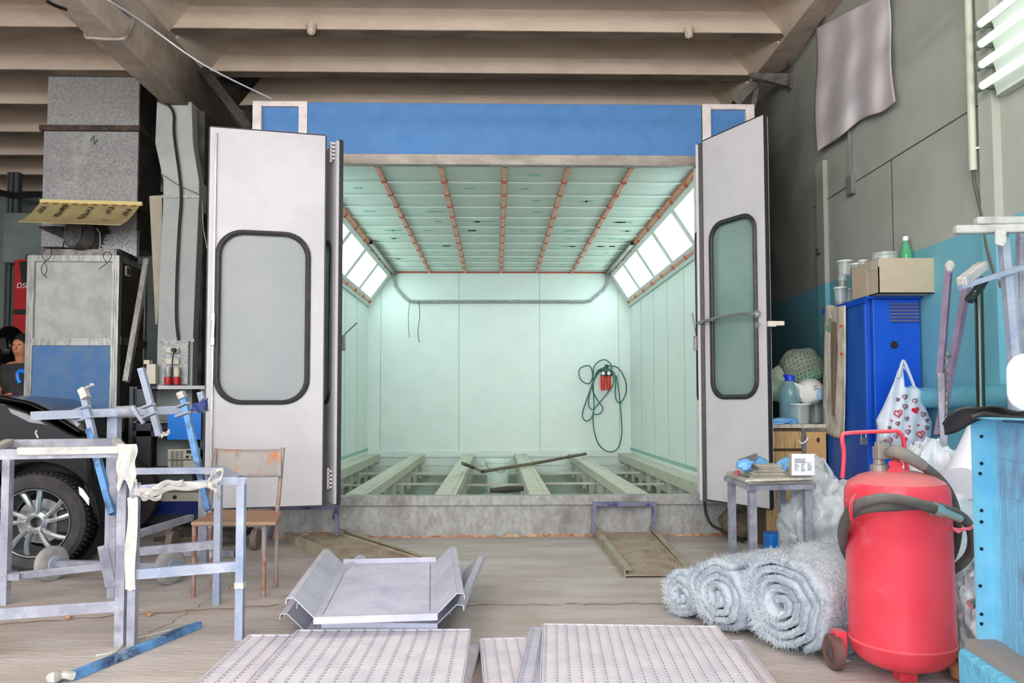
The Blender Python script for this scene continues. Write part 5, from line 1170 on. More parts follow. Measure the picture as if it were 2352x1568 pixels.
# ================= right side =================
# --- tube lamp on the wall ---
TL = thing('tube_lamp', 'lit fluorescent fitting with four tubes high on the right wall', 'lamp', PX(2340, 100, XW))
def wallp(px, py, off=0.0): return PX(px, py, XW-off)
tubes = [(2276, 42, 2352, -4), (2276, 90, 2352, 40), (2282, 135, 2352, 92), (2287, 182, 2352, 140)]
ya = wallp(2285, 100, 0.04).y
zt = []
for (x0, y0, x1, y1) in tubes:
    a = wallp(x0, y0, 0.10); zt.append(a.z)
m = MB(); m.bx(XW-0.06, XW-0.005, ya-1.25, ya-0.03, min(zt)-0.07, max(zt)+0.07)
for z in zt: m.prism([(XW-0.06, ya-1.25, z+0.05), (XW-0.06, ya-1.25, z-0.05), (XW-0.075, ya-1.25, z)], (0, 1.22, 0))
rf = m.build('reflector', mat('reflector_white', rgb(190,196,190), 0.5), TL)
for z in zt:
    m = MB(); m.tube([(XW-0.12, ya-1.2, z), (XW-0.12, ya+0.0, z)], 0.022, 12); tb = m.build('tube', M_tube, TL, smooth=True)
    m = MB(); m.lathe([(0.026,0),(0.026,0.03),(0.012,0.05)], 14, frame_M(V((XW-0.12, ya+0.035, z)), (1,0,0), (0,0,1))); m.bar((XW-0.12, ya+0.02, z), (XW-0.02, ya+0.02, z), 0.02); m.build('lamp_socket', M_greywall, TL)
# pipe on the wall with trailing cable
PP = thing('conduit_pipe', 'pale vertical pipe on the right wall with a cable hanging from its lower end', 'pipe', wallp(2235, 392, 0.06))
m = MB(); a = wallp(2229, 0, 0.07); b = wallp(2235, 392, 0.07); m.tube([V((a.x, b.y, 4.4)), V((b.x, b.y, b.z))], 0.022, 14); m.build('pipe', mat('pale_green_pipe', rgb(188,196,182), 0.5), PP, smooth=True)
m = MB(); m.bar(b+V((0,0,0.13)), b+V((0.07,-0.05,0.13)), 0.03, 0.012); m.build('clamp', M_steel, PP)
m = MB(); m.tube([b, wallp(2240,430,0.05), wallp(2257,500,0.05), wallp(2266,560,0.05), wallp(2282,620,0.05), wallp(2300,660,0.03)], 0.009, 6, smooth=5); m.build('cable', mat('brown_cable', rgb(86,84,72), 0.6), PP, smooth=True)
m = MB(); a = wallp(1951, 290, 0.02); b = wallp(1955, 425, 0.02); m.bar(a, V((a.x, a.y, b.z)), 0.035, 0.012, up=(0,1,0)); m.box(V((a.x, a.y, b.z)), (0.04, 0.10, 0.16)); tag(m.build('cable_box', M_greywall, bevel=0.004), 'small grey cable box and channel on the wall below the hanging cloth', 'cable box')
# wall bracket
m = MB(); a = wallp(1817, 175, 0.0); m.bx(XW-0.03, XW, a.y-0.05, a.y+0.05, a.z-0.14, a.z+0.14); q = [V((XW-0.03, a.y, a.z+0.03)), V((XW-0.03, a.y, a.z-0.10)), V((XW-0.42, a.y, a.z-0.0)), V((XW-0.42, a.y, a.z+0.03))]; m.prism(q, (0, 0.04, 0))
tag(m.build('wall_bracket', M_steel), 'grey steel bracket sticking out of the right wall under the beam', 'bracket')
# small ring clip on the pilaster
m = MB(); a = PX(1881, 577, 2.88); m.lathe([(0.03,0),(0.03,0.02),(0.018,0.02),(0.018,0.0)], 16, frame_M(a, (0,0,1), (0,1,0))); tag(m.build('wall_ring', M_steel), 'small round fitting on the narrow pilaster strip of the right wall', 'fitting')
# hanging cloth
def CLO(u, v):
    x = 1874+(2040-1874)*u; yt = 66-(66+20)*u; yb = 348-(348-228)*u + 10*math.sin(u*9)*u
    x += (v*14)*u + 3*math.sin(v*7)
    y = yt+(yb-yt)*v
    off = 0.05+0.035*(0.5+0.5*math.sin(u*17+v*2.2))*(0.4+0.6*v)+0.012*math.sin(v*14+u*6)
    return wallp(x, y, off)
m = MB(); m.grid(CLO, 48, 40); CL = thing('hanging_cloth', 'creased pale grey cloth banner hanging on the upper right wall', 'cloth', wallp(1950, 340, 0.06))
m.build('cloth', M_cloth, CL, smooth=True, solid=0.004)
m = MB(); m.tube([wallp(1700+30*0,300,0.02)]*1+[wallp(1740,240,0.02)], 0.01, 6) if False else None
m = MB(); m.tube([wallp(1780,168,0.04), wallp(1815,150,0.04), wallp(1870,75,0.04), wallp(1925,-8,0.04)], 0.008, 6, smooth=3); m.build('hanging_rail', M_steel, CL)
# --- wall pipe, horizontal ---
m = MB(); a = wallp(2115, 913, 0.09); m.tube([V((XW-0.09, 5.0, a.z)), V((XW-0.09, 3.5, a.z))], 0.068, 20)
m.tube([V((XW-0.09, 4.2, a.z-0.02)), V((XW-0.09, 4.15, a.z-0.16)), V((XW-0.07, 3.9, a.z-0.19)), V((XW-0.07, 3.4, a.z-0.19))], 0.05, 14, smooth=4)
tag(m.build('wall_pipe', M_pipec, smooth=True), 'thick cyan painted horizontal pipe along the right wall', 'pipe')
# --- locker ---
LY = 5.0; lx0, lx1 = P(1993, 700, LY).x, P(2112, 700, LY).x; lz = 1.84
LK = thing('locker', 'tall bright blue steel locker with louvre slots and a padlock', 'locker', ((lx0+lx1)/2, LY, 0))
m = MB(); m.bx(lx0, lx1, LY+0.05, LY+0.66, 0.02, lz-0.01); m.build('body', M_lockd, LK, bevel=0.003)
m = MB(); m.bx(lx0-0.012, lx1+0.01, LY-0.01, LY+0.68, lz-0.015, lz); m.bx(lx0-0.012, lx0-0.002, LY+0.0, LY+0.68, lz-0.04, lz-0.015); m.build('top', M_lock, LK)
m = MB(); dx0 = P(2005, 700, LY).x; m.bx(dx0, lx1, LY, LY+0.02, 0.04, lz-0.018); m.bx(lx0+0.001, dx0, LY+0.04, LY+0.052, 0.03, lz-0.02); dr = m.build('door', M_lock, LK, bevel=0.003)
for k in range(6):
    z = P(0, 693+7.9*k, LY).z; a = P(2026, 0, LY).x; b = P(2090, 0, LY).x
    m = MB(); m.prism([(a, LY, z), (a, LY-0.016, z-0.014), (a, LY-0.004, z-0.018), (a, LY, z-0.014)], (b-a, 0, 0)); m.build('louvre', mat('louvre_grey', rgb(104,112,152), 0.6) if k == 0 else bpy.data.materials['louvre_grey'], dr)
m = MB(); c0 = P(2054, 792, LY-0.002); m.lathe([(0.027,0.0),(0.027,0.001)], 24, frame_M(c0, (1,0,0), (0,0,1)));
for dx, dz in ((-0.042,0.012),(0.03,0.033),(0.012,-0.05)): m.lathe([(0.004,0.0),(0.004,0.001)], 8, frame_M(c0+V((dx,0,dz)), (1,0,0), (0,0,1)))
m.build('lock_hole', M_black, dr)
m = MB(); m.bx(lx0-0.035, dx0+0.03, LY-0.012, LY-0.002, P(0,1000,LY).z, P(0,988,LY).z); m.build('hasp', M_lock, LK)
m = MB(); a = P(1984, 1012, LY-0.03); m.box(a, (0.045, 0.018, 0.05)); m.tube([a+V((-0.015,0,0.02)), a+V((-0.016,0,0.055)), a+V((0,0,0.07)), a+V((0.016,0,0.055)), a+V((0.015,0,0.02))], 0.004, 8, smooth=4); m.build('padlock', M_chrome, LK, bevel=0.003)
# towel with worn print on the locker side
TO = thing('printed_towel', 'long narrow worn towel with faded print taped to the left side of the locker', 'towel', (lx0-0.02, 5.4, 0.9))
XT = lx0-0.016
def TOW(u, v):
    a = PX(1898, 702, XT).lerp(PX(1945, 690+12, XT), u); b = PX(1894, 996, XT).lerp(PX(1944, 1008, XT), u); p = a.lerp(b, v); return V((XT-0.006-0.012*(0.5+0.5*math.sin(u*10+v*3)), p.y, p.z+0.006*math.sin(u*7)))
m = MB(); m.grid(TOW, 12, 30); tw = m.build('towel_cloth', mat('worn_towel', rgb(208,202,188), 0.9, c2=rgb(164,156,140), scale=5, stretch=(1,4,1.2), c3=rgb(124,146,160), scale3=4, lo3=0.6, hi3=0.75), TO, smooth=True, solid=0.003)
m = MB(); 
def TQ(u, v): return TOW(u, v)+V((-0.004, 0, 0))
for poly, _ in (([(0.35,0.12),(0.62,0.12),(0.72,0.3),(0.66,0.6),(0.6,0.84),(0.45,0.84),(0.38,0.6),(0.3,0.3)],0),): m.add([TQ(a,b) for a,b in poly], [list(range(len(poly)))])
m.build('faded_print', mat('print_brown', rgb(150,134,112), 0.9, c2=rgb(108,92,78), scale=9, stretch=(1,6,1)), tw)
m = MB(); m.add([TQ(a,b) for a,b in ((0.08,0.1),(0.35,0.1),(0.35,0.22),(0.15,0.2))], [[0,1,2,3]]); m.build('green_print', mat('print_green', rgb(120,150,120), 0.9), tw)
for (u, v) in ((0.85,0.15),(0.86,0.36),(0.48,0.30),(0.5,0.34)):
    m = MB(); m.add([TQ(u-0.07,v), TQ(u,v-0.012), TQ(u+0.07,v+0.003), TQ(u,v+0.014)], [[0,1,2,3]]); m.build('red_print', mat('print_red', rgb(206,92,70), 0.9) if 'print_red' not in bpy.data.materials else bpy.data.materials['print_red'], tw)
# cardboard box with contents
BXX0, BXX1 = P(2003,0,4.86).x, P(2147,0,4.86).x; zb = lz+0.002; zt_ = P(0,587,4.86).z
CB = thing('cardboard_box', 'beige cardboard box standing on top of the blue locker', 'box', ((BXX0+BXX1)/2, 4.9, zb))
m = MB(); t = 0.006
for (a0,a1,b0,b1) in ((BXX0,BXX1,4.86,4.866),(BXX0,BXX1,5.234,5.24),(BXX0,BXX0+t,4.86,5.24),(BXX1-t,BXX1,4.86,5.24)): m.bx(a0,a1,b0,b1,zb,zt_)
m.bx(BXX0,BXX1,4.86,5.24,zb,zb+0.006); m.build('box_body', M_card, CB)
m = MB(); m.bx(BXX0-0.002, BXX0, 4.88, 4.99, zt_-0.07, zt_-0.003); m.bx(BXX0-0.002, BXX0+0.03, 4.857, 4.862, zt_-0.06, zt_-0.006); m.bx(BXX0-0.0015, BXX0, 5.0, 5.03, zb, zt_-0.06); m.build('packing_tape', M_paperg, CB)
def cup(x, y, z, r, h, label, fill=0.25, lid=True, mt=None, grp=None, dark=M_ink, taper=0.82):
    T = thing('plastic_cup', label, 'cup', (x, y, z), group=grp)
    M0 = Matrix.Translation((x, y, z))
    m = MB(); m.lathe([(r*taper,0),(r,h),(r*1.06,h),(r*1.06,h-0.006),(r*1.01,h-0.008)], 20, M0); m.build('cup_wall', mt or M_clear, T, smooth=True, solid=0.0015)
    if fill: m = MB(); m.lathe([(r*taper*0.95,0.004),(r*(taper+(1-taper)*fill)*0.96,h*fill)], 18, M0); m.build('residue', dark, T, smooth=True)
    if lid: m = MB(); m.lathe([(r*1.1,h-0.004),(r*1.1,h+0.006),(r*0.9,h+0.006),(r*0.9,h+0.003)], 20, M0); m.build('rim', mat('white_lid', rgb(214,222,218), 0.4) if 'white_lid' not in bpy.data.materials else bpy.data.materials['white_lid'], T, smooth=True)
    return T
def cupp(px, pyb, pyt, Y, wpx, label, **k):
    b = P(px, pyb, Y); r = wpx/2/1700*Y; h = (pyb-pyt)/1700*Y; return b, r, h
G1 = 'plastic cups stacked on the locker'
def stackcup(px, Y, z, wpx, hpx, label, **k):
    x = P(px, 600, Y).x; s_ = Y/1700; cup(x, Y, z, wpx/2*s_, hpx*s_, label, grp=G1, **k); return z+hpx*s_+0.004
zz = lz+0.001
z1 = stackcup(1929, 5.55, zz, 29, 44, 'clear cup with dark residue at the bottom left of the cup piles on the locker', fill=0.28)
z1 = stackcup(1934, 5.55, z1, 20, 28, 'small cup with dark brown residue stacked in the middle of the left pile', fill=0.6, lid=False, dark=mat('brown_residue', rgb(70,40,40), 0.5))
stackcup(1940, 5.55, z1, 33, 32, 'clear empty tub on the very top of the left cup pile', fill=0)
z1 = stackcup(1948, 5.62, zz, 22, 44, 'dark tinted cup right of the corner cup on the locker', fill=0.2)
z1 = stackcup(1964, 5.35, zz, 20, 34, 'clear cup with black residue at the bottom of the middle cup pile', fill=0.5, lid=False)
z1 = stackcup(1965, 5.35, z1, 20, 28, 'cup with pinkish residue in the middle pile on the locker', fill=0.7, dark=mat('pinkish_residue', rgb(150,130,130), 0.5))
stackcup(1967, 5.35, z1, 26, 27, 'clear cup on top of the middle pile on the locker', fill=0)
z1 = stackcup(1979, 5.2, zz, 18, 34, 'clear cup at the bottom of the pile beside the cardboard box', fill=0.3, lid=False)
z1 = stackcup(1980, 5.2, z1, 18, 38, 'tall cup with black paint beside the cardboard box', fill=0.45)
stackcup(1982, 5.2, z1, 20, 18, 'clear shallow cup on top of the pile beside the cardboard box', fill=0)
x = P(2018, 0, 5.05).x; m = MB(); zq = P(0,577,5.05).z; m.lathe([(0.07,-0.22),(0.082,0.0),(0.086,0.0),(0.086,-0.008)], 28, Matrix.Translation((x, 5.05, zq))); tag(m.build('plastic_tub', M_clear, smooth=True, solid=0.002), 'round clear plastic tub standing in the cardboard box', 'tub')
BT = thing('plastic_bottle', 'green plastic bottle with white cap standing in the cardboard box', 'bottle', (P(2066,0,5.1).x, 5.1, zb+0.01))
M0 = Matrix.Translation(BT.location); zt2 = P(0,537,5.1).z-zb-0.01
m = MB(); m.lathe([(0.02,0),(0.045,0.01),(0.046,zt2-0.16),(0.044,zt2-0.13),(0.016,zt2-0.03),(0.015,zt2-0.02)], 24, M0); m.build('bottle_body', M_greenb, BT, smooth=True)
m = MB(); m.lathe([(0.019,zt2-0.03),(0.019,zt2)], 18, M0); m.build('cap', M_whitepl, BT)
# --- chipboard cabinet left of the locker ---
KY = 5.62; kx0, kx1 = P(1771,0,KY).x, lx0-0.03; kz = P(0,978,KY).z
WC = thing('wooden_cabinet', 'worn chipboard cabinet with steel corner strip beside the blue locker', 'cabinet', ((kx0+kx1)/2, KY, 0))
m = MB(); m.bx(kx0-0.1, kx1, KY-0.01, KY+0.5, kz-0.03, kz); m.build('top_board', mat('dirty_top', rgb(196,190,176), 0.8, c2=rgb(150,140,126), scale=14), WC, bevel=0.003)
m = MB(); m.bx(kx0-0.1, kx1, KY+0.02, KY+0.48, 0.03, kz-0.03); m.build('carcass', mat('cabinet_inside', rgb(90,74,54), 0.9), WC)
sx = P(1821,0,KY).x; sx2 = P(1831,0,KY).x
m = MB(); m.bx(sx, sx2, KY-0.012, KY+0.02, 0.03, kz-0.03); m.bx(sx2, kx1, KY-0.012, KY+0.015, kz-0.055, kz-0.03); 
m.build('steel_strip', M_steel, WC)
for k in range(3):
    m = MB(); a = P(1826, 1014+9*k, KY-0.014); m.lathe([(0.005,0),(0.005,0.003)], 8, frame_M(a, (1,0,0), (0,0,1))); m.build('rivet', M_steel, WC)
m = MB(); m.bx(sx2, kx1, KY, KY+0.02, 0.05, kz-0.055); m.build('door', M_wood, WC)
for (y0, y1) in ((995, 1035), (1042, 1075)): m = MB(); m.bx(kx0-0.1, sx, KY-0.005, KY+0.02, P(0,y1,KY).z, P(0,y0,KY).z); m.build('drawer', M_woodd, WC)
m = MB(); m.bx(kx0-0.1, sx, KY+0.0, KY+0.02, 0.05, P(0,1085,KY).z); m.build('side_board', M_woodd, WC)
m = MB(); m.tube([P(1834,1012,KY-0.01), P(1842,1018,KY-0.01), P(1852,1012,KY-0.01), P(1856,1004,KY-0.01)], 0.007, 6, smooth=4); m.build('peeled_sticker', M_paper, WC)
m = MB(); a = P(1879,1010,KY-0.005); m.ell(a, (0.012,0.003,0.02), 8, 6); m.build('black_mark', M_ink, WC)
# on the cabinet: big bottle, gloves, cups, respirator, net bag
BG = thing('water_bottle', 'large ribbed clear blue bottle with blue cap on the chipboard cabinet', 'bottle', (P(1798,0,5.8).x, 5.8, kz+0.001))
M0 = Matrix.Translation(BG.location); prof = [(0.06,0),(0.082,0.01)]
for k in range(7): prof += [(0.084,0.03+0.03*k),(0.078,0.045+0.03*k)]
prof += [(0.082,0.25),(0.07,0.29),(0.03,0.335),(0.028,0.345)]
m = MB(); m.lathe(prof, 24, M0); m.build('bottle_body', M_clearb, BG, smooth=True)
m = MB(); m.lathe([(0.036,0.335),(0.038,0.375),(0.03,0.38)], 18, M0); m.bar(BG.location+V((-0.03,0,0.37)), BG.location+V((-0.05,-0.02,0.38)), 0.02); m.build('cap', mat('blue_cap', rgb(30,70,220), 0.4), BG)
def crumple(c, r, seed, n1=26, n2=16, amp=0.35, f=2.2):
    o_ = V((seed*3.1, seed*1.7, seed))
    m = MB(); m.ell(c, r, n1, n2, fn=lambda q: 1+amp*mnoise.noise(q*f+o_)+0.5*amp*abs(mnoise.noise(q*f*2.3+o_))); return m
tag(crumple(P(1800, 967, 5.68)+V((0,0.0,0)), (0.11,0.05,0.028), 3).build('glove', M_glove, smooth=True), 'crumpled light blue glove lying on the chipboard cabinet', 'glove')
cc = P(1836, 960, 5.75)
cup(cc.x, 5.74, kz+0.001, 0.075, 0.15, 'wide clear beaker on the chipboard cabinet between the bottle and the towel', fill=0, taper=0.95)
cup(P(1862,0,5.9).x, 5.95, kz+0.001, 0.06, 0.2, 'tall clear beaker behind the wide one on the chipboard cabinet', fill=0, taper=0.9)
cup(P(1886,0,5.72).x, 5.70, kz+0.001, 0.042, 0.085, 'small cup of black paint next to the towel on the chipboard cabinet', fill=0.8)
cup(P(1886,0,5.72).x, 5.70, kz+0.092, 0.044, 0.07, 'black filled cup stacked on another cup by the towel', fill=0.85)
RM = thing('respirator_mask', 'white dust respirator hood lying on top of the beakers by the towel', 'mask', P(1860, 925, 5.8))
def mk(q): return 1+0.12*mnoise.noise(q*1.6+V((5,2,1)))
m = MB(); m.ell(P(1860, 900, 5.8), (0.115,0.09,0.105), 28, 18, fn=mk); m.prism([P(1824,878,5.75), P(1846,886,5.73), P(1842,918,5.74), P(1832,900,5.75)], (0,0.05,0)); m.build('mask_shell', mat('off_white_shell', rgb(220,222,218), 0.6), RM, smooth=True)
m = MB(); m.ell(P(1883, 905, 5.72), (0.035,0.02,0.05), 14, 10); m.build('filter', mat('pale_blue_filter', rgb(140,176,200), 0.6), RM, smooth=True)
m = MB(); m.bar(P(1870,889,5.69), P(1876,884,5.69), 0.004); m.bar(P(1870,894,5.69), P(1878,891,5.69), 0.004); m.build('slots', M_black, RM)
# mesh net roll: real diamond net over a core
NT = thing('net_bundle', 'bundle of pale green plastic mesh leaning in the dark corner above the chipboard cabinet', 'net bundle', P(1845, 880, 6.05))
nc = P(1846, 846, 6.08)
m = MB(); RN = Matrix.Rotation(math.radians(28), 3, 'Y')
m.ell(nc, (0.19,0.13,0.165), 30, 20, M=RN, fn=lambda q: 1+0.15*mnoise.noise(q*2)); m.build('inner_roll', mat('net_core', rgb(136,150,134), 0.85, c2=rgb(120,196,150), scale=2.5, lo=0.5, hi=0.62), NT, smooth=True)
m = MB()
for j in range(3, 17):
    for i in range(26):
        ph = PI*j/20; th = 2*PI*(i+0.5*(j % 2))/26
        q = V((math.sin(ph)*math.cos(th), math.sin(ph)*math.sin(th), math.cos(ph))); k = (1+0.15*mnoise.noise(q*2))*1.004
        p = nc+RN @ V((q.x*0.19*k, q.y*0.13*k, q.z*0.165*k)); nn = (RN @ V((q.x/0.19, q.y/0.13, q.z/0.165))).normalized(); tz = nn.orthogonal().normalized(); 
        up_ = (V((0,0,1))-nn*nn.z).normalized() if abs(nn.z) < 0.95 else tz
        sd = nn.cross(up_); m.add([p+up_*0.011, p+sd*0.005, p-up_*0.011, p-sd*0.005], [[0,1,2,3]])
mo = m.build('mesh_holes', M_soot, NT); mo['kind'] = 'stuff'
m = MB(); m.ell(P(1800,884,6.15), (0.16,0.14,0.15), 24, 16, fn=lambda q: 1+0.3*mnoise.noise(q*2.4)); m.build('loose_end', M_net, NT, smooth=True)
# floor-level bits under the cabinet and the door
tag(MB().bx(P(1742,0,5.45).x, P(1776,0,5.45).x, 5.4, 5.55, 0, 0.16).build('blue_canister', M_folder, bevel=0.02), 'small blue canister on the floor under the stool', 'canister')
m = MB(); c0 = gz(1790,1240); m.ell(V((c0.x, 5.5, 0.06)), (0.06,0.05,0.06), 14, 10); tag(m.build('black_can', M_black, smooth=True), 'small black rounded can beside the blue canister under the stool', 'can')
m = MB(); m.tube([P(1618,1150,6.1), P(1622,1180,6.1), P(1635,1205,6.05), P(1660,1218,5.95), V((P(1690,0,5.9).x, 5.9, 0.012))], 0.012, 8, smooth=5); tag(m.build('hose', M_black, smooth=True), 'black hose curving from under the right door to the floor', 'hose')
tag(crumple(V((1.98, 6.05, 0.13)), (0.16,0.1,0.13), 8).build('rag_heap', mat('dirty_rag', rgb(110,100,86), 0.9, c2=rgb(60,56,50), scale=9), smooth=True), 'heap of dirty rags under the right door', 'rags')
# --- stool with papers ---
ztb = 0.665
S0, S1, S2 = G(1722,1102,ztb), G(1868,1099,ztb), G(1668,1082,ztb); S3 = S1+(S2-S0)
SU = thing('stool', 'small table stool with lavender steel legs and paper covered top', 'table', up((S0+S1+S2+S3)/4, 0))
for p, q in ((S0,S3),(S1,S2),(S2,S1),(S3,S0)):
    d = (q-p).normalized(); a = p+d*0.04; m = MB(); m.hollow(up(a,0), up(a,ztb-0.03), 0.042, 0.004, up=(0,1,0)); m.build('leg', M_lav, SU)
m = MB()
for a, b in ((S0,S1),(S1,S3),(S3,S2),(S2,S0)): m.bar(up(a,ztb-0.045), up(b,ztb-0.045), 0.03, 0.03)
m.build('apron', M_lav, SU)
m = MB(); m.prism([up(S0,ztb-0.03), up(S1,ztb-0.03), up(S3,ztb-0.03), up(S2,ztb-0.03)], (0,0,0.03)); m.build('top', M_paperg, SU, bevel=0.006)
m = MB(); m.prism([G(1712,1106,ztb+0.001), G(1866,1101,ztb+0.001), G(1860,1090,ztb+0.001), G(1735,1092,ztb+0.001)], (0,0,0.012)); m.build('paper_cover', mat('dirty_paper', rgb(216,210,200), 0.9, c2=rgb(180,174,160), scale=12), SU)
for k in range(9):
    p0 = G(1745+2*k, 1098-0.5*k, ztb+0.014); a = -0.05+0.04*math.sin(k*2.1)
    M0 = Matrix.Translation(V((1.60+0.006*math.sin(k*1.7), 4.42+0.008*math.cos(k*2.3), ztb+0.014+0.0075*k))) @ Matrix.Rotation(a, 4, 'Z')
    m = MB(); m.box(M0 @ V((0,0,0.003)), (0.20-0.006*k, 0.16, 0.005), M0.to_3x3()); tag(m.build('sanding_sheet', M_paperg), 'grey abrasive sheet in the pile on the stool', 'sheet', 'grey sheets piled on the stool')
CD = thing('card_sign', 'white printed card standing on the right end of the stool', 'card', P(1846,1090,4.24))
a, b, c_, d_ = P(1819,1091,4.24), P(1871,1091,4.24), P(1871,1042,4.24), P(1819,1042,4.24)
m = MB(); m.prism([a,b,c_,d_], (0,0.003,0)); m.build('card_front', M_paper, CD)
m = MB(); m.prism([P(1812,1086,4.33), a+V((0,0.002,0)), d_+V((0,0.002,0)), P(1812,1040,4.33)], (-0.002,0.0,0)); m.build('card_side', M_paperg, CD)
m = MB(); M_ = frame_M(P(1823, 1054, 4.237), (1,0,0), (0,0,1)); sz = 3.2/1700*4.24
text_mb('Software Business Service', sz, frame_M(P(1825,1055,4.236), (1,0,0), (0,0,1)), m) if False else None
r = random.Random(6)
for j, wd in enumerate((26, 24, 24)): 
    x = 1825
    while x < 1825+wd: w = r.uniform(2,5); p = P(x, 1053+3.2*j, 4.238); q = P(min(x+w, 1825+wd), 1054.5+3.2*j, 4.238); m.bx(p.x, q.x, 4.237, 4.239, q.z, p.z); x += w+0.8
for col in range(3):
    for j in range(8 if col == 1 else 7):
        x0 = 1825+15*col; w = r.uniform(4,11); p = P(x0, 1064.5+2.4*j, 4.238); q = P(x0+w, 1065.3+2.4*j, 4.238); m.bx(p.x, q.x, 4.237, 4.239, q.z, p.z)
p = P(1825,1061.5,4.238); q = P(1866,1062,4.238); m.bx(p.x, q.x, 4.237, 4.239, q.z, p.z)
mo = m.build('printed_lines', mat('grey_print', rgb(120,122,130), 0.8), CD); mo['kind'] = 'stuff'
m = crumple(P(1712,1068,4.40)+V((0,0,0.0)), (0.05,0.05,0.035), 5); tag(m.build('glove', M_glove, smooth=True), 'blue glove balled up at the left end of the stool', 'glove')
def GL2(u, v):
    a = P(1724,1055,4.55).lerp(P(1812,1058,4.5), u); b = P(1740,1078,4.45).lerp(P(1812,1086,4.42), u); p = a.lerp(b, v); return p+V((0, 0.02*math.sin(u*9+v*4), 0.022*math.sin(u*8)-0.02*(1 if 0.45 < u < 0.55 else 0)))
m = MB(); m.grid(GL2, 24, 8); tag(m.build('cleaning_cloth', M_glove, smooth=True, solid=0.004), 'light blue speckled cloth draped behind the grey sheets on the stool', 'cloth')
m = MB(); m.prism([P(1695,1055,4.6), P(1737,1040,4.6), P(1740,1044,4.5), P(1700,1066,4.5)], (0,0.01,-0.03)); tag(m.build('sanding_block', mat('grey_block', rgb(120,116,120), 0.8)), 'dark grey flat block propped on the stool behind the gloves', 'block')
m = MB(); a = P(1693,1074,4.55); m.lathe([(0.014,0),(0.014,0.03)], 14, Matrix.Translation(up(a, ztb+0.002))); tag(m.build('bottle_cap', mat('pink_cap', rgb(204,80,108), 0.5)), 'pink cap at the far left corner of the stool', 'cap')
m = MB(); m.tube([P(1738,1084,4.2)+V((0,0,0.02)), P(1728,1074,4.4)+V((0,0,0.01))], 0.013, 10); tag(m.build('small_tube', M_motor), 'short dark tube lying in front of the grey sheets on the stool', 'tube')
# --- glass fibre rolls ---
def fibroll(p0, d, R, L, label, seed, turns=4.5, strands=3800, squash=0.94, swell=0.0):
    T = thing('fibre_roll', label, 'fibre roll', V((p0[0], p0[1], 0)), group='rolls of glass fibre matting')
    d = V((d[0], d[1], 0)).normalized(); n_ = V((-d.y, d.x, 0)); r = random.Random(seed); c = V((p0[0], p0[1], R*squash))
    def SP(t, s):
        th = t*turns*2*PI + seed; sw = max(0.0, min(1.0, (s-0.22)/0.12)); rr = 0.02+(R*(1+swell*sw*sw*(3-2*sw))-0.02)*t**0.9
        nz = V((math.cos(th)*2.0, math.sin(th)*2.0, s*4+seed)); rr *= 1+0.12*mnoise.noise(nz)+0.05*mnoise.noise(nz*3)
        p = c + n_*math.cos(th)*rr + V((0,0,math.sin(th)*rr*squash)) + d*(s*L+0.03*mnoise.noise(V((t*9, seed, s*2)))*(1-s)-0.02*(1-t))
        if p.z < 0.012: p.z = 0.012
        return p
    m = MB(); m.grid(SP, 170, 10); m.build('matting', M_fib, T, smooth=True, solid=0.030)
    m = MB()
    for _ in range(strands):
        if r.random() < 0.36: t = r.random()**0.7; s = r.uniform(-0.01, 0.01)
        else: t = r.uniform(0.8, 1.0); s = r.random()
        p = SP(t, s); th = t*turns*2*PI+seed; rad = (n_*math.cos(th)+V((0,0,math.sin(th)*squash))).normalized(); tan = rad.cross(d)
        p = p+rad*0.011*(1 if s > 0.02 else 0); dr_ = (tan*r.uniform(-1,1)+d*r.uniform(-1,1)*(1 if s > 0.02 else 0.2)+rad*r.uniform(0.05,0.6)-(d*r.uniform(0.1,0.6) if s < 0.02 else V((0,0,0)))).normalized()
        ln = r.uniform(0.012, 0.045); sd = dr_.cross(rad if abs(dr_.dot(rad)) < 0.95 else d).normalized()*0.0009; bend = rad*r.uniform(-0.004,0.010)
        q1 = p+dr_*ln*0.5+bend; q2 = p+dr_*ln
        if min(q1.z, q2.z) < 0.002: continue
        m.add([p-sd, p+sd, q1+sd, q1-sd, q2], [[0,1,2,3],[3,2,4]])
    f = m.build('loose_fibres', M_fibh, T); f['kind'] = 'stuff'
fibroll((1.27, 3.33), (0.86, 0.5), 0.222, 0.62, 'largest glass fibre roll, nearest the camera beside the red extinguisher', 1, strands=9000, swell=0.16)
fibroll((1.08, 3.63), (0.86, 0.5), 0.178, 0.60, 'middle sized glass fibre roll just left of the largest one', 2, turns=4)
fibroll((0.955, 3.86), (0.86, 0.5), 0.125, 0.5, 'smallest glass fibre roll at the left end of the row', 3, turns=3, strands=2400)
fibroll((1.27, 4.02), (0.98, 0.18), 0.150, 0.62, 'fuzzy glass fibre roll behind the others in front of the stool legs', 4, turns=3.5, strands=4500)
# --- film bags ---
def film(c, r, seed, label, nm='film_bag', mt=M_film):
    o_ = V((seed*3.1, seed*1.7, seed)); m = MB()
    def fk(q):
        k = 1+0.3*mnoise.noise(q*1.7+o_)
        for f in (3.1, 6.3, 12.0): k += 0.34/f*(1-2.6*abs(mnoise.noise(q*f+o_)))
        return k
    m.ell(V(c), r, 90, 60, fn=fk)
    m.v = [V((v.x, v.y, max(v.z, 0.004))) for v in m.v]
    tag(m.build(nm, mt, smooth=True, angle=60), label, 'plastic film')
film((2.02, 4.55, 0.30), (0.22, 0.2, 0.36), 2, 'heap of milky plastic film left of the red extinguisher in front of the locker')
film((2.10, 3.46, 0.42), (0.27, 0.16, 0.43), 5, 'large bag of milky plastic film behind the red extinguisher')
film((2.07, 3.12, 0.19), (0.11, 0.12, 0.2), 9, 'lower crumpled clear film between the extinguisher and the blue radiator')
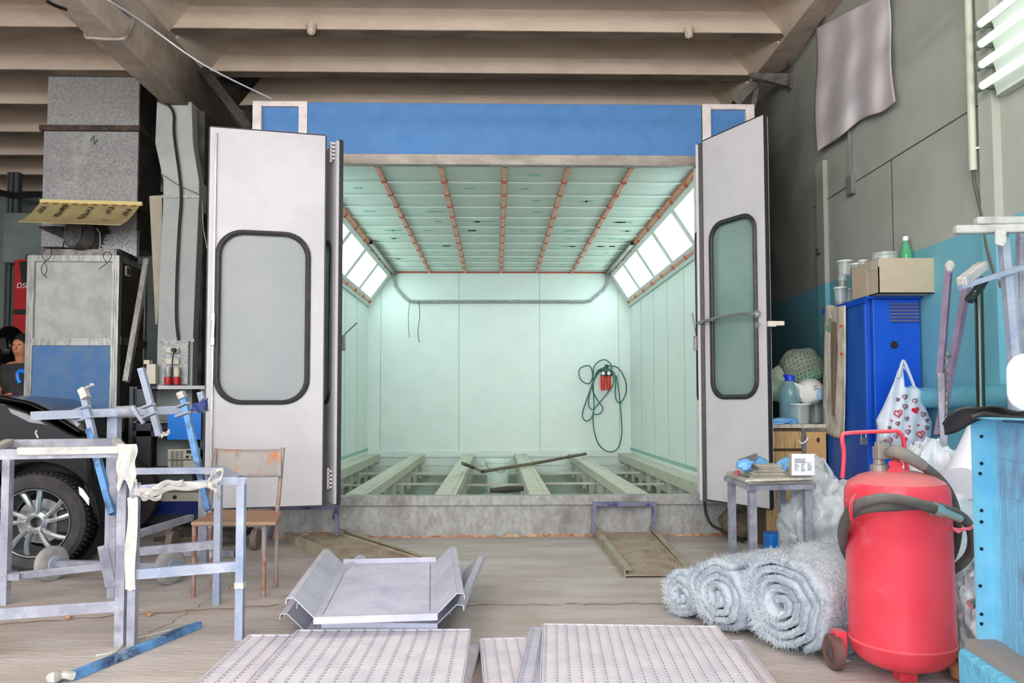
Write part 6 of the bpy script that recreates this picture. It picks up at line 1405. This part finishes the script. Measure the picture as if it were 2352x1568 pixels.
m = crumple(V((1.95, 2.95, 0.05)), (0.13,0.12,0.06), 6); tag(m.build('paper_bag', M_brown, smooth=True), 'crumpled brown paper on the floor behind the extinguisher wheel', 'paper')
m = MB(); m.tube([P(2262,955,3.6), P(2215,1110,3.25)], [0.05,0.085], 20); tag(m.build('foam_roll', mat('white_foam', rgb(226,230,240), 0.7), smooth=True), 'white foam roll leaning behind the blue radiator', 'roll')
# --- carrier bag with hearts ---
BGY = 4.8
CBG = thing('carrier_bag', 'translucent white carrier bag printed with red hearts hanging on the locker door', 'bag', P(2076, 1060, BGY))
out = [(2074,829),(2083,845),(2088,862),(2096,880),(2110,893),(2118,900),(2117,915),(2128,940),(2141,970),(2139,1000),(2130,1030),(2122,1052),(2095,1050),(2060,1036),(2035,1025),(2013,1020),(2015,980),(2012,965),(2030,930),(2043,900),(2052,880),(2062,850)]
cx_, cy_ = 2076, 965
m = MB()
def bagp(k, rr, side):
    n = len(out); i = int(k*n) % n; f = k*n-int(k*n); a = out[i]; b = out[(i+1) % n]; x = a[0]+(b[0]-a[0])*f; y = a[1]+(b[1]-a[1])*f
    x = cx_+(x-cx_)*rr; y = cy_+(y-cy_)*rr
    low = max(0, min(1, (y-880)/120)); dep = (0.11*low+0.01)*math.sqrt(max(0, 1-rr*rr))
    wr_ = 0.006*math.sin(x*0.21+y*0.03)+0.005*mnoise.noise(V((x*0.05,y*0.02,side)))
    return P(x, y, BGY-side*(dep)+wr_)
m.grid(lambda u, v: bagp(u, v, 1), 66, 16); m.grid(lambda u, v: bagp(u, v, -0.6), 66, 8)
body_ = m.build('bag_body', M_bag, CBG, smooth=True, angle=70)
m = MB(); m.prism([P(2075,845,BGY-0.03), P(2081,852,BGY-0.03), P(2094,884,BGY-0.03), P(2087,888,BGY-0.03), P(2079,888,BGY-0.03)], (0,0.004,0)); m.build('handle_opening', M_lock, CBG)
m = MB(); m.tube([P(2064,866,BGY-0.02), P(2072,832,BGY-0.02), P(2078,832,BGY-0.02), P(2092,866,BGY-0.02), P(2100,888,BGY-0.02)], 0.009, 8, smooth=5); m.build('bag_handle', M_bag, CBG, smooth=True)
def heart(cx, cy, s_, fill):
    ang = random.uniform(-0.3, 0.3); pts = []
    for k in range(22):
        t = 2*PI*k/22; x = 16*math.sin(t)**3; y = 13*math.cos(t)-5*math.cos(2*t)-2*math.cos(3*t)-math.cos(4*t); pts.append((x/16*s_, -y/16*s_))
    pts = [(x*math.cos(ang)-y*math.sin(ang), x*math.sin(ang)+y*math.cos(ang)) for x, y in pts]
    def Y(x, y):
        best = None
        dx, dy = x-cx_, y-cy_; rr = 0
        for i in range(len(out)):
            a = out[i]; b = out[(i+1) % len(out)]; ex, ey = b[0]-a[0], b[1]-a[1]; dt = dx*ey-dy*ex
            if abs(dt) < 1e-6: continue
            t = ((a[0]-cx_)*ey-(a[1]-cy_)*ex)/dt; w = ((a[0]-cx_)*dy-(a[1]-cy_)*dx)/dt
            if t > 0 and -0.01 <= w <= 1.01: best = t if best is None else min(best, t)
        rr = 1/best if best else 0.5; low = max(0, min(1, (y-880)/120)); dep = (0.11*low+0.01)*math.sqrt(max(0, 1-rr*rr)); return BGY-dep-0.010
    m = MB()
    if fill: m.add([P(cx+x, cy+y, Y(cx+x, cy+y)) for x, y in pts], [list(range(22))])
    else:
        m.tube([P(cx+x, cy+y, Y(cx+x, cy+y)) for x, y in pts], 0.0022*(1.6 if s_ > 7 else 1), 5, closed=True); m.tube([P(cx+x*0.5, cy+y*0.45, Y(cx+x*0.5, cy+y*0.45)) for x, y in pts[2:14]], 0.002, 5)
    m.build('heart_print', M_heart if (fill or s_ > 7) else M_heartd, body_)
random.seed(8)
for h in ((2079,911,6,0),(2062,917,4,0),(2102,920,6,0),(2079,933,6,0),(2103,942,9,1),(2063,949,9,0),(2121,951,6,0),(2083,961,5,0),(2129,965,4,0),(2062,972,5,0),(2089,979,3,1),(2109,976,3,1),(2086,991,6,0),(2129,982,5,0),(2115,997,9,0),(2059,1000,6,0),(2078,1010,7,1),(2041,1012,8,0),(2124,1012,3,1),(2103,1021,6,0),(2048,966,3,1),(2116,1030,4,0),(2105,1038,3,0),(2043,982,4,0)): heart(*h)
# --- fire extinguisher ---
EX, EY = P(2068, 1300, 3.0).x, 3.0
FE = thing('fire_extinguisher', 'large red wheeled fire extinguisher with grey hose coiled round it', 'fire extinguisher', (EX, EY, 0))
TI = Matrix.Translation((EX, EY, 0)) @ Matrix.Rotation(math.radians(-0.8), 4, 'Y')
R = 0.196
prof = [(0.03,0.045),(0.10,0.05),(0.16,0.075),(0.188,0.11),(R,0.145),(R+0.003,0.15),(R+0.003,0.156),(R,0.16),(R,0.70),(R+0.002,0.704),(R,0.71),(R-0.002,0.755),(0.180,0.785),(0.14,0.812),(0.08,0.83),(0.03,0.835)]
m = MB(); m.lathe(prof, 56, TI); m.build('tank', M_red, FE, smooth=True, angle=30)
m = MB(); m.bx(EX-0.035, EX+0.035, EY-0.05, EY+0.02, 0, 0.055); m.build('foot', M_red, FE, bevel=0.004)
def TT(x, y, z): return TI @ V((x, y, z))
m = MB(); m.tube([TT(-0.19,0.06,0.80), TT(-0.185,0.05,0.90), TT(-0.195,0.04,0.965), TT(-0.17,0.04,0.985), TT(0.0,0.03,0.99), TT(0.03,0.03,0.99), TT(0.055,0.035,0.965), TT(0.07,0.05,0.90), TT(0.085,0.06,0.80)], 0.0085, 10, smooth=5); m.build('handle', M_red, FE, smooth=True)
m = MB(); m.lathe([(0.034,0.825),(0.034,0.84),(0.026,0.842),(0.026,0.855),(0.030,0.857),(0.030,0.87),(0.018,0.872),(0.018,0.885)], 6, TI @ Matrix.Translation((-0.012,-0.03,0))); m.build('filler_plug', M_red, FE)
m = MB(); m.lathe([(0.034,0.82),(0.034,0.855),(0.022,0.857),(0.022,0.89)], 14, TI @ Matrix.Translation((-0.055,0.02,0))); m.box(TT(-0.055,0.0,0.905), (0.05,0.05,0.05)); m.box(TT(-0.05,0.0,0.935), (0.05,0.03,0.025)); m.tube([TT(-0.075,0,0.93), TT(-0.06,-0.02,0.96), TT(-0.03,-0.02,0.955), TT(-0.025,0,0.92)], 0.006, 6, smooth=4); m.build('valve', mat('valve_grey', rgb(150,146,142), 0.5, 0.4), FE, bevel=0.003)
m = MB()
hA = [P(2052,1046,2.97), P(2072,1045,2.93), P(2100,1056,2.92), P(2143,1088,2.95), P(2174,1122,3.0), P(2194,1171,3.08), P(2199,1218,3.14), P(2190,1265,3.2), P(2165,1300,3.26), P(2100,1325,3.3), P(2010,1315,3.3), P(1955,1285,3.2), P(1936,1240,3.05), P(1940,1200,2.93), P(1960,1178,2.84), P(1993,1166,2.78), P(2052,1162,2.745), P(2120,1160,2.76), P(2178,1171,2.85), P(2215,1192,2.95), P(2233,1226,3.02), P(2229,1268,3.1), P(2205,1297,3.16), P(2165,1318,3.26), P(2080,1340,3.32), P(1990,1325,3.3), P(1950,1275,3.18), P(1937,1235,3.02), P(1942,1196,2.88), P(1958,1168,2.80), P(1985,1152,2.74), P(2032,1144,2.70), P(2092,1152,2.70), P(2145,1169,2.74)]
m.tube(hA, 0.0195, 12, smooth=6); m.build('hose', M_hose, FE, smooth=True)
m = MB(); m.tube([P(2046,1040,2.96), P(2062,1038,2.92), P(2095,1054,2.915), P(2120,1070,2.93)], [0.024,0.027,0.025,0.022], 12, smooth=5); m.build('hose_wrap', mat('grey_wrap', rgb(132,126,120), 0.8, bump=0.3, bscale=40), FE, smooth=True)
m = MB(); a = P(2143,1168,2.735); b = P(2160,1174,2.74); c_ = P(2206,1191,2.76); m.tube([a, b], 0.026, 12); m.tube([b, b.lerp(c_, 0.2), c_], [0.018,0.018,0.014], 12); m.build('nozzle', M_chrome, FE, smooth=True, angle=40)
m = MB(); pts = [P(1957,1137,2.83), P(1948,1150,2.76), P(1946,1175,2.74), P(1950,1198,2.78), P(1966,1203,2.82)]
q = catmull(pts, 5)
m.grid(lambda u, v: q[min(int(u*(len(q)-1)), len(q)-1)]+V((0.008+0.016*v, 0.01*v, 0.002)), len(q)-1, 1); m.build('hose_strap', M_red, FE, solid=0.003)
ribbon([P(2172,1203,2.9), P(2190,1215,2.85), P(2215,1216,2.82), P(2240,1206,2.8)], 0.018, mat('pink_ribbon', rgb(214,110,128), 0.6), 'ribbon', FE, 0.004, seed=4)
for sx_ in (-1, 1):
    wx = EX+sx_*0.232; wy = EY+0.10 if sx_ < 0 else EY+0.12
    m = MB(); Mw = Matrix.Translation((wx, wy, 0.072)) @ Matrix.Rotation(PI/2, 4, 'Y'); m.lathe([(0.03,-0.02),(0.058,-0.024),(0.072,-0.016),(0.072,0.016),(0.058,0.024),(0.03,0.02)], 28, Mw); wo = m.build('wheel', mat('dusty_wheel', rgb(120,84,80), 0.9, c2=rgb(92,70,66), scale=9) if 'dusty_wheel' not in bpy.data.materials else bpy.data.materials['dusty_wheel'], FE, smooth=True, angle=30)
    m = MB(); m.lathe([(0.03,-0.022),(0.01,-0.026)], 16, Mw); m.lathe([(0.03,0.022),(0.01,0.026)], 16, Mw); m.build('hub', M_motor, wo)
    m = MB(); m.bx(min(wx, wx-sx_*0.045), max(wx, wx-sx_*0.045), wy-0.02, wy+0.03, 0.06, 0.16); m.build('wheel_arm', M_red, FE)
m = MB(); c0 = gz(1940,1518); m.ell(V((c0.x, c0.y, 0.004)), (0.025,0.015,0.004), 10, 6, fn=lambda q: 1+0.4*mnoise.noise(q*3)); tag(m.build('paint_flake', M_paper), 'white flake on the floor in front of the left extinguisher wheel', 'flake')
m = MB(); c0 = gz(1595,1332); m.ell(V((c0.x, c0.y, 0.004)), (0.014,0.01,0.004), 8, 6); tag(m.build('paint_flake', M_paper), 'white flake on the floor in front of the right ramp', 'flake')
# --- blue radiator at the right edge ---
RA = thing('radiator', 'old finned heat exchanger painted light blue at the right edge', 'radiator', (1.62, 2.2, 0))
zb_, zt_ = 0.356, 1.055
px0, px1 = P(2240,1200,2.35), P(2281,1200,2.35)
m = MB(); m.bx(px0.x, px1.x, 2.35, 2.36, zb_, zt_); m.bx(px1.x-0.004, px1.x+0.004, 2.28, 2.36, zb_, zt_); ps = m.build('end_flange', M_cyanp, RA)
for py in (1002, 1064, 1087, 1172, 1198, 1260, 1345, 1410, 1432):
    m = MB(); a = P(2251 if py % 2 else 2254, py, 2.348); m.lathe([(0.0055,0),(0.0055,0.002)], 12, frame_M(a, (1,0,0), (0,0,1))); m.build('bolt_hole', M_black, ps)
# fin block: face turned a little towards the viewer
fa, fb = V((px1.x+0.002, 2.35, 0)), V((1.40, 1.55, 0)); fd = (fb-fa); fn_ = V((fd.y, -fd.x, 0)).normalized()
m = MB(); NF = 150; r = random.Random(5)
m.prism([up(fa,zb_)-fn_*-0.012, up(fb,zb_)-fn_*-0.012, up(fb,zt_-0.01)-fn_*-0.012, up(fa,zt_-0.01)-fn_*-0.012], -fn_*-0.2) if False else None
side = fn_ if fn_.x > 0 else -fn_
for k in range(NF):
    p = fa+fd*(k+0.5)/NF
    nseg = 6
    for s in range(nseg):
        z0 = zb_+(zt_-zb_-0.01)*s/nseg; z1 = zb_+(zt_-zb_-0.01)*(s+1)/nseg-0.001
        j0 = side*r.uniform(0, 0.004); j1 = side*r.uniform(0, 0.004); w = fd.normalized()*0.0011
        m.add([up(p,z0)+j0-w, up(p,z0)+j0+w, up(p,z1)+j1+w, up(p,z1)+j1-w, up(p,z0)+side*0.05-w, up(p,z0)+side*0.05+w, up(p,z1)+side*0.05+w, up(p,z1)+side*0.05-w], [[0,1,2,3],[0,3,7,4],[1,5,6,2]])
fi = m.build('fins', M_fin, RA); fi['kind'] = 'stuff'
m = MB(); m.prism([up(fa,zb_)+side*0.009, up(fb,zb_)+side*0.009, up(fb,zt_)+side*0.009, up(fa,zt_)+side*0.009], side*0.16); m.build('core', mat('fin_core', rgb(96,140,176), 0.8), RA)
m = MB(); a = P(2228,962,2.40); m.prism([V((px0.x-0.01,2.38,zt_)), up(fb,zt_)-side*0.02, up(fb,zt_)+side*0.25, V((px0.x+0.3,2.38,zt_))], (0,0,0.006)); m.build('top_plate', M_cyanp, RA)
m = MB(); bx_ = P(2215,1500,2.33).x; m.prism([V((bx_,2.37,0)), V((bx_-0.12,1.5,0)), V((bx_+0.4,1.5,0)), V((bx_+0.4,2.37,0))], (0,0,zb_-0.03)); m.build('base_block', M_cyanr, RA, bevel=0.015)
m = MB(); m.prism([V((bx_+0.02,2.36,zb_-0.03)), V((bx_-0.09,1.5,zb_-0.03)), V((bx_+0.4,1.5,zb_-0.03)), V((bx_+0.4,2.36,zb_-0.03))], (0,0,0.03)); m.build('base_plate', mat('grey_lead', rgb(150,144,140), 0.7), RA)
m = MB(); m.tube([P(2248,1378,2.42), P(2228,1390,2.42)], [0.012,0.016], 12); m.build('pipe_stub', M_chrome, RA)
# rubber trim on the radiator
RT = thing('rubber_trim', 'black bent rubber trim lying on top of the blue radiator', 'trim', V((1.5, 2.3, 1.06)))
m = MB(); sec = [(P(2166,975,2.35),P(2170,998,2.38)), (P(2185,948,2.32),P(2200,990,2.36)), (P(2212,936,2.3),P(2232,972,2.32)), (P(2245,938,2.27),P(2262,960,2.29)), (P(2290,936,2.2),P(2300,960,2.2)), (P(2330,948,2.1),P(2340,966,2.1)), (P(2380,945,2.0),P(2380,966,2.0))]
L_ = catmull([a for a, b in sec], 5); R2 = catmull([b for a, b in sec], 5)
m.grid(lambda u, v: L_[int(u*(len(L_)-1))].lerp(R2[int(u*(len(L_)-1))], v)+V((0,0,0.012*math.sin(v*PI))), len(L_)-1, 6); m.build('trim_body', mat('black_trim', rgb(46,42,44), 0.4, c2=rgb(30,28,30), scale=6), RT, smooth=True, solid=0.008)
m = MB(); m.tube([P(2232,958,2.26), P(2262,950,2.24), P(2300,956,2.18), P(2340,960,2.08), P(2380,962,2.0)], 0.008, 8, smooth=4); m.build('trim_lip', M_gasket, RT, smooth=True)
# white rounded lid
LD = thing('white_lid', 'white rounded plastic lid standing on the radiator at the right edge', 'lid', P(2350, 945, 2.1))
m = MB(); c0 = P(2366, 878, 2.12); pr = [(c0.x+x*1.0, c0.z+z) for x, z in rrect(0.12, 0.17, 0.055, 8)]
m.prism([V((x, 2.12, z)) for x, z in pr], (0,0.02,0)); m.build('lid_shell', M_whitepl, LD, bevel=0.008)
m = MB(); pr = [(c0.x+x, c0.z+z) for x, z in rrect(0.095, 0.145, 0.045, 8)]; m.tube([V((x, 2.118, z)) for x, z in pr], 0.003, 6, closed=True); m.build('raised_rim', M_whitepl, LD, smooth=True)
# --- stands at the right ---
AS = thing('steel_stand', 'white and blue overspray covered steel rack with taped crossbars at the right edge', 'stand', gz(2310, 1200))
Yb = 3.4
m = MB(); m.bar(P(2192,528,Yb), P(2400,524,Yb), 0.04); m.build('crossbar', M_tape, AS, bevel=0.008)
m = MB(); m.bar(P(2240,508,Yb+0.25), P(2400,507,Yb+0.25), 0.045, 0.04); m.build('crossbar', M_tape, AS, bevel=0.008)
zf = lambda p: V((p.x, p.y, 0))
for (xa_, ya_, xb_, yb_, w_, mt, yy) in ((2303,535,2330,850,0.036,M_lavb,3.45),(2324,612,2328,870,0.036,M_lavb,3.55),(2345,535,2340,850,0.032,M_lav,3.7)):
    a = P(xa_, ya_, yy); b = P(xb_, yb_, yy); d = (b-a); e = b+d*((b.z-0.0)/(a.z-b.z)); m = MB(); m.bar(a, e, w_); m.build('post', mt, AS)
m = MB(); m.prism([P(2287,528,3.37), P(2311,526,3.37), P(2311,556,3.37), P(2303,565,3.37), P(2287,560,3.37)], (0,0.006,0)); m.build('hanging_tape', M_tapec, AS)
m = MB(); m.bar(P(2205,660,3.35), P(2360,610,3.45), 0.03, 0.022); m.build('slanting_bar', M_lavb, AS)
m = MB(); m.bar(P(2208,648,3.35), P(2258,610,3.5), 0.045); m.build('taped_stub', M_tape, AS, bevel=0.006)
# extend to the floor: hidden foot
m = MB(); m.bx(P(2303,0,3.5).x-0.1, P(2303,0,3.5).x+0.5, 3.42, 3.75, 0, 0.02); m.build('foot_plate', M_steel, AS)
GP = thing('pipe_stand', 'glossy dark green round pipe stand in front of the cyan wall', 'stand', zf(P(2255,900,3.8)))
m = MB(); a = P(2248,655,3.8); b = P(2253,930,3.8); m.tube([a, b, V((b.x, b.y, 0))], 0.021, 14); m.build('pipe', M_greenpipe, GP, smooth=True)
m = MB(); m.tube([P(2225,690,3.8), P(2243,668,3.8), P(2262,640,3.75)], 0.024, 12); m.tube([P(2240,655,3.8), P(2256,655,3.8)], 0.03, 12); m.build('fork', M_greenpipe, GP, smooth=True)
ZG = thing('trestle_pair', 'pair of purple overspray covered steel bars leaning together with a chain between', 'trestle', zf(P(2160,1080,3.9)))
m = MB(); a = P(2180,606,4.1); b = P(2160,860,3.95); c_ = P(2143,1085,3.75); m.bar(a, b, 0.03, 0.04); b1 = m.build('bar', M_purple, ZG)
m = MB(); m.bar(b, V((c_.x-0.0, 3.62, 0.0)), 0.032, 0.05); m.build('bar', M_lav, ZG)
m = MB(); m.bar(P(2247,612,4.1), P(2210,662,4.0), 0.045); m.build('bar_head', M_tape, ZG, bevel=0.006)
m = MB(); m.bar(P(2222,655,4.0), P(2155,1000,3.9), 0.03, 0.036); m.build('bar', M_purple, ZG)
m = MB(); a = P(2181,612,4.08); m.ell(a, (0.025,0.025,0.035), 12, 8, fn=lambda q: 1+0.3*mnoise.noise(q*2)); m.build('taped_end', M_tapec, ZG, smooth=True)
for k in range(20):
    c0 = P(2174-0.1*k, 812+9.6*k, 3.86); m = MB(); rr = [(0.007*math.cos(t*PI/5), 0.013*math.sin(t*PI/5)) for t in range(10)]
    m.tube([c0+(V((x,0,z)) if k % 2 else V((0,x,z))) for x, z in rr], 0.0025, 5, closed=True); m.build('chain_link', M_steel, ZG)
m = MB(); m.bar(P(2170,818,3.95), P(2196,818,3.95), 0.012); m.ell(P(2150,1013,3.73), (0.009,0.009,0.009), 8, 6); m.build('hook', M_steel, ZG)

# --- added fill light: unseen bare tubes over and behind the photographer ---
M_fill = mat('fill_tube', (1,1,1,1), 0.5, emis=rgb(255,246,236), estr=FILL_E)
for y_ in (-1.6, 0.5, 2.4):
    for x_ in (-4.6, -1.6, 1.2):
        T = thing('added_fill_lamp', 'added bare tube lamp out of view, brightening ceiling and floor', 'lamp', (x_, y_, 3.53), group='added fill tubes out of view')
        m = MB(); m.bx(x_-0.75, x_+0.75, y_-0.03, y_+0.03, 3.59, 3.63); m.bar((x_-0.6, y_, 3.63), (x_-0.6, y_, 4.95), 0.012); m.bar((x_+0.6, y_, 3.63), (x_+0.6, y_, 4.95), 0.012); m.build('fitting', M_whitepl, T)
        m = MB(); m.tube([(x_-0.72, y_, 3.55), (x_+0.72, y_, 3.55)], 0.018, 8); m.build('tube', M_fill, T)
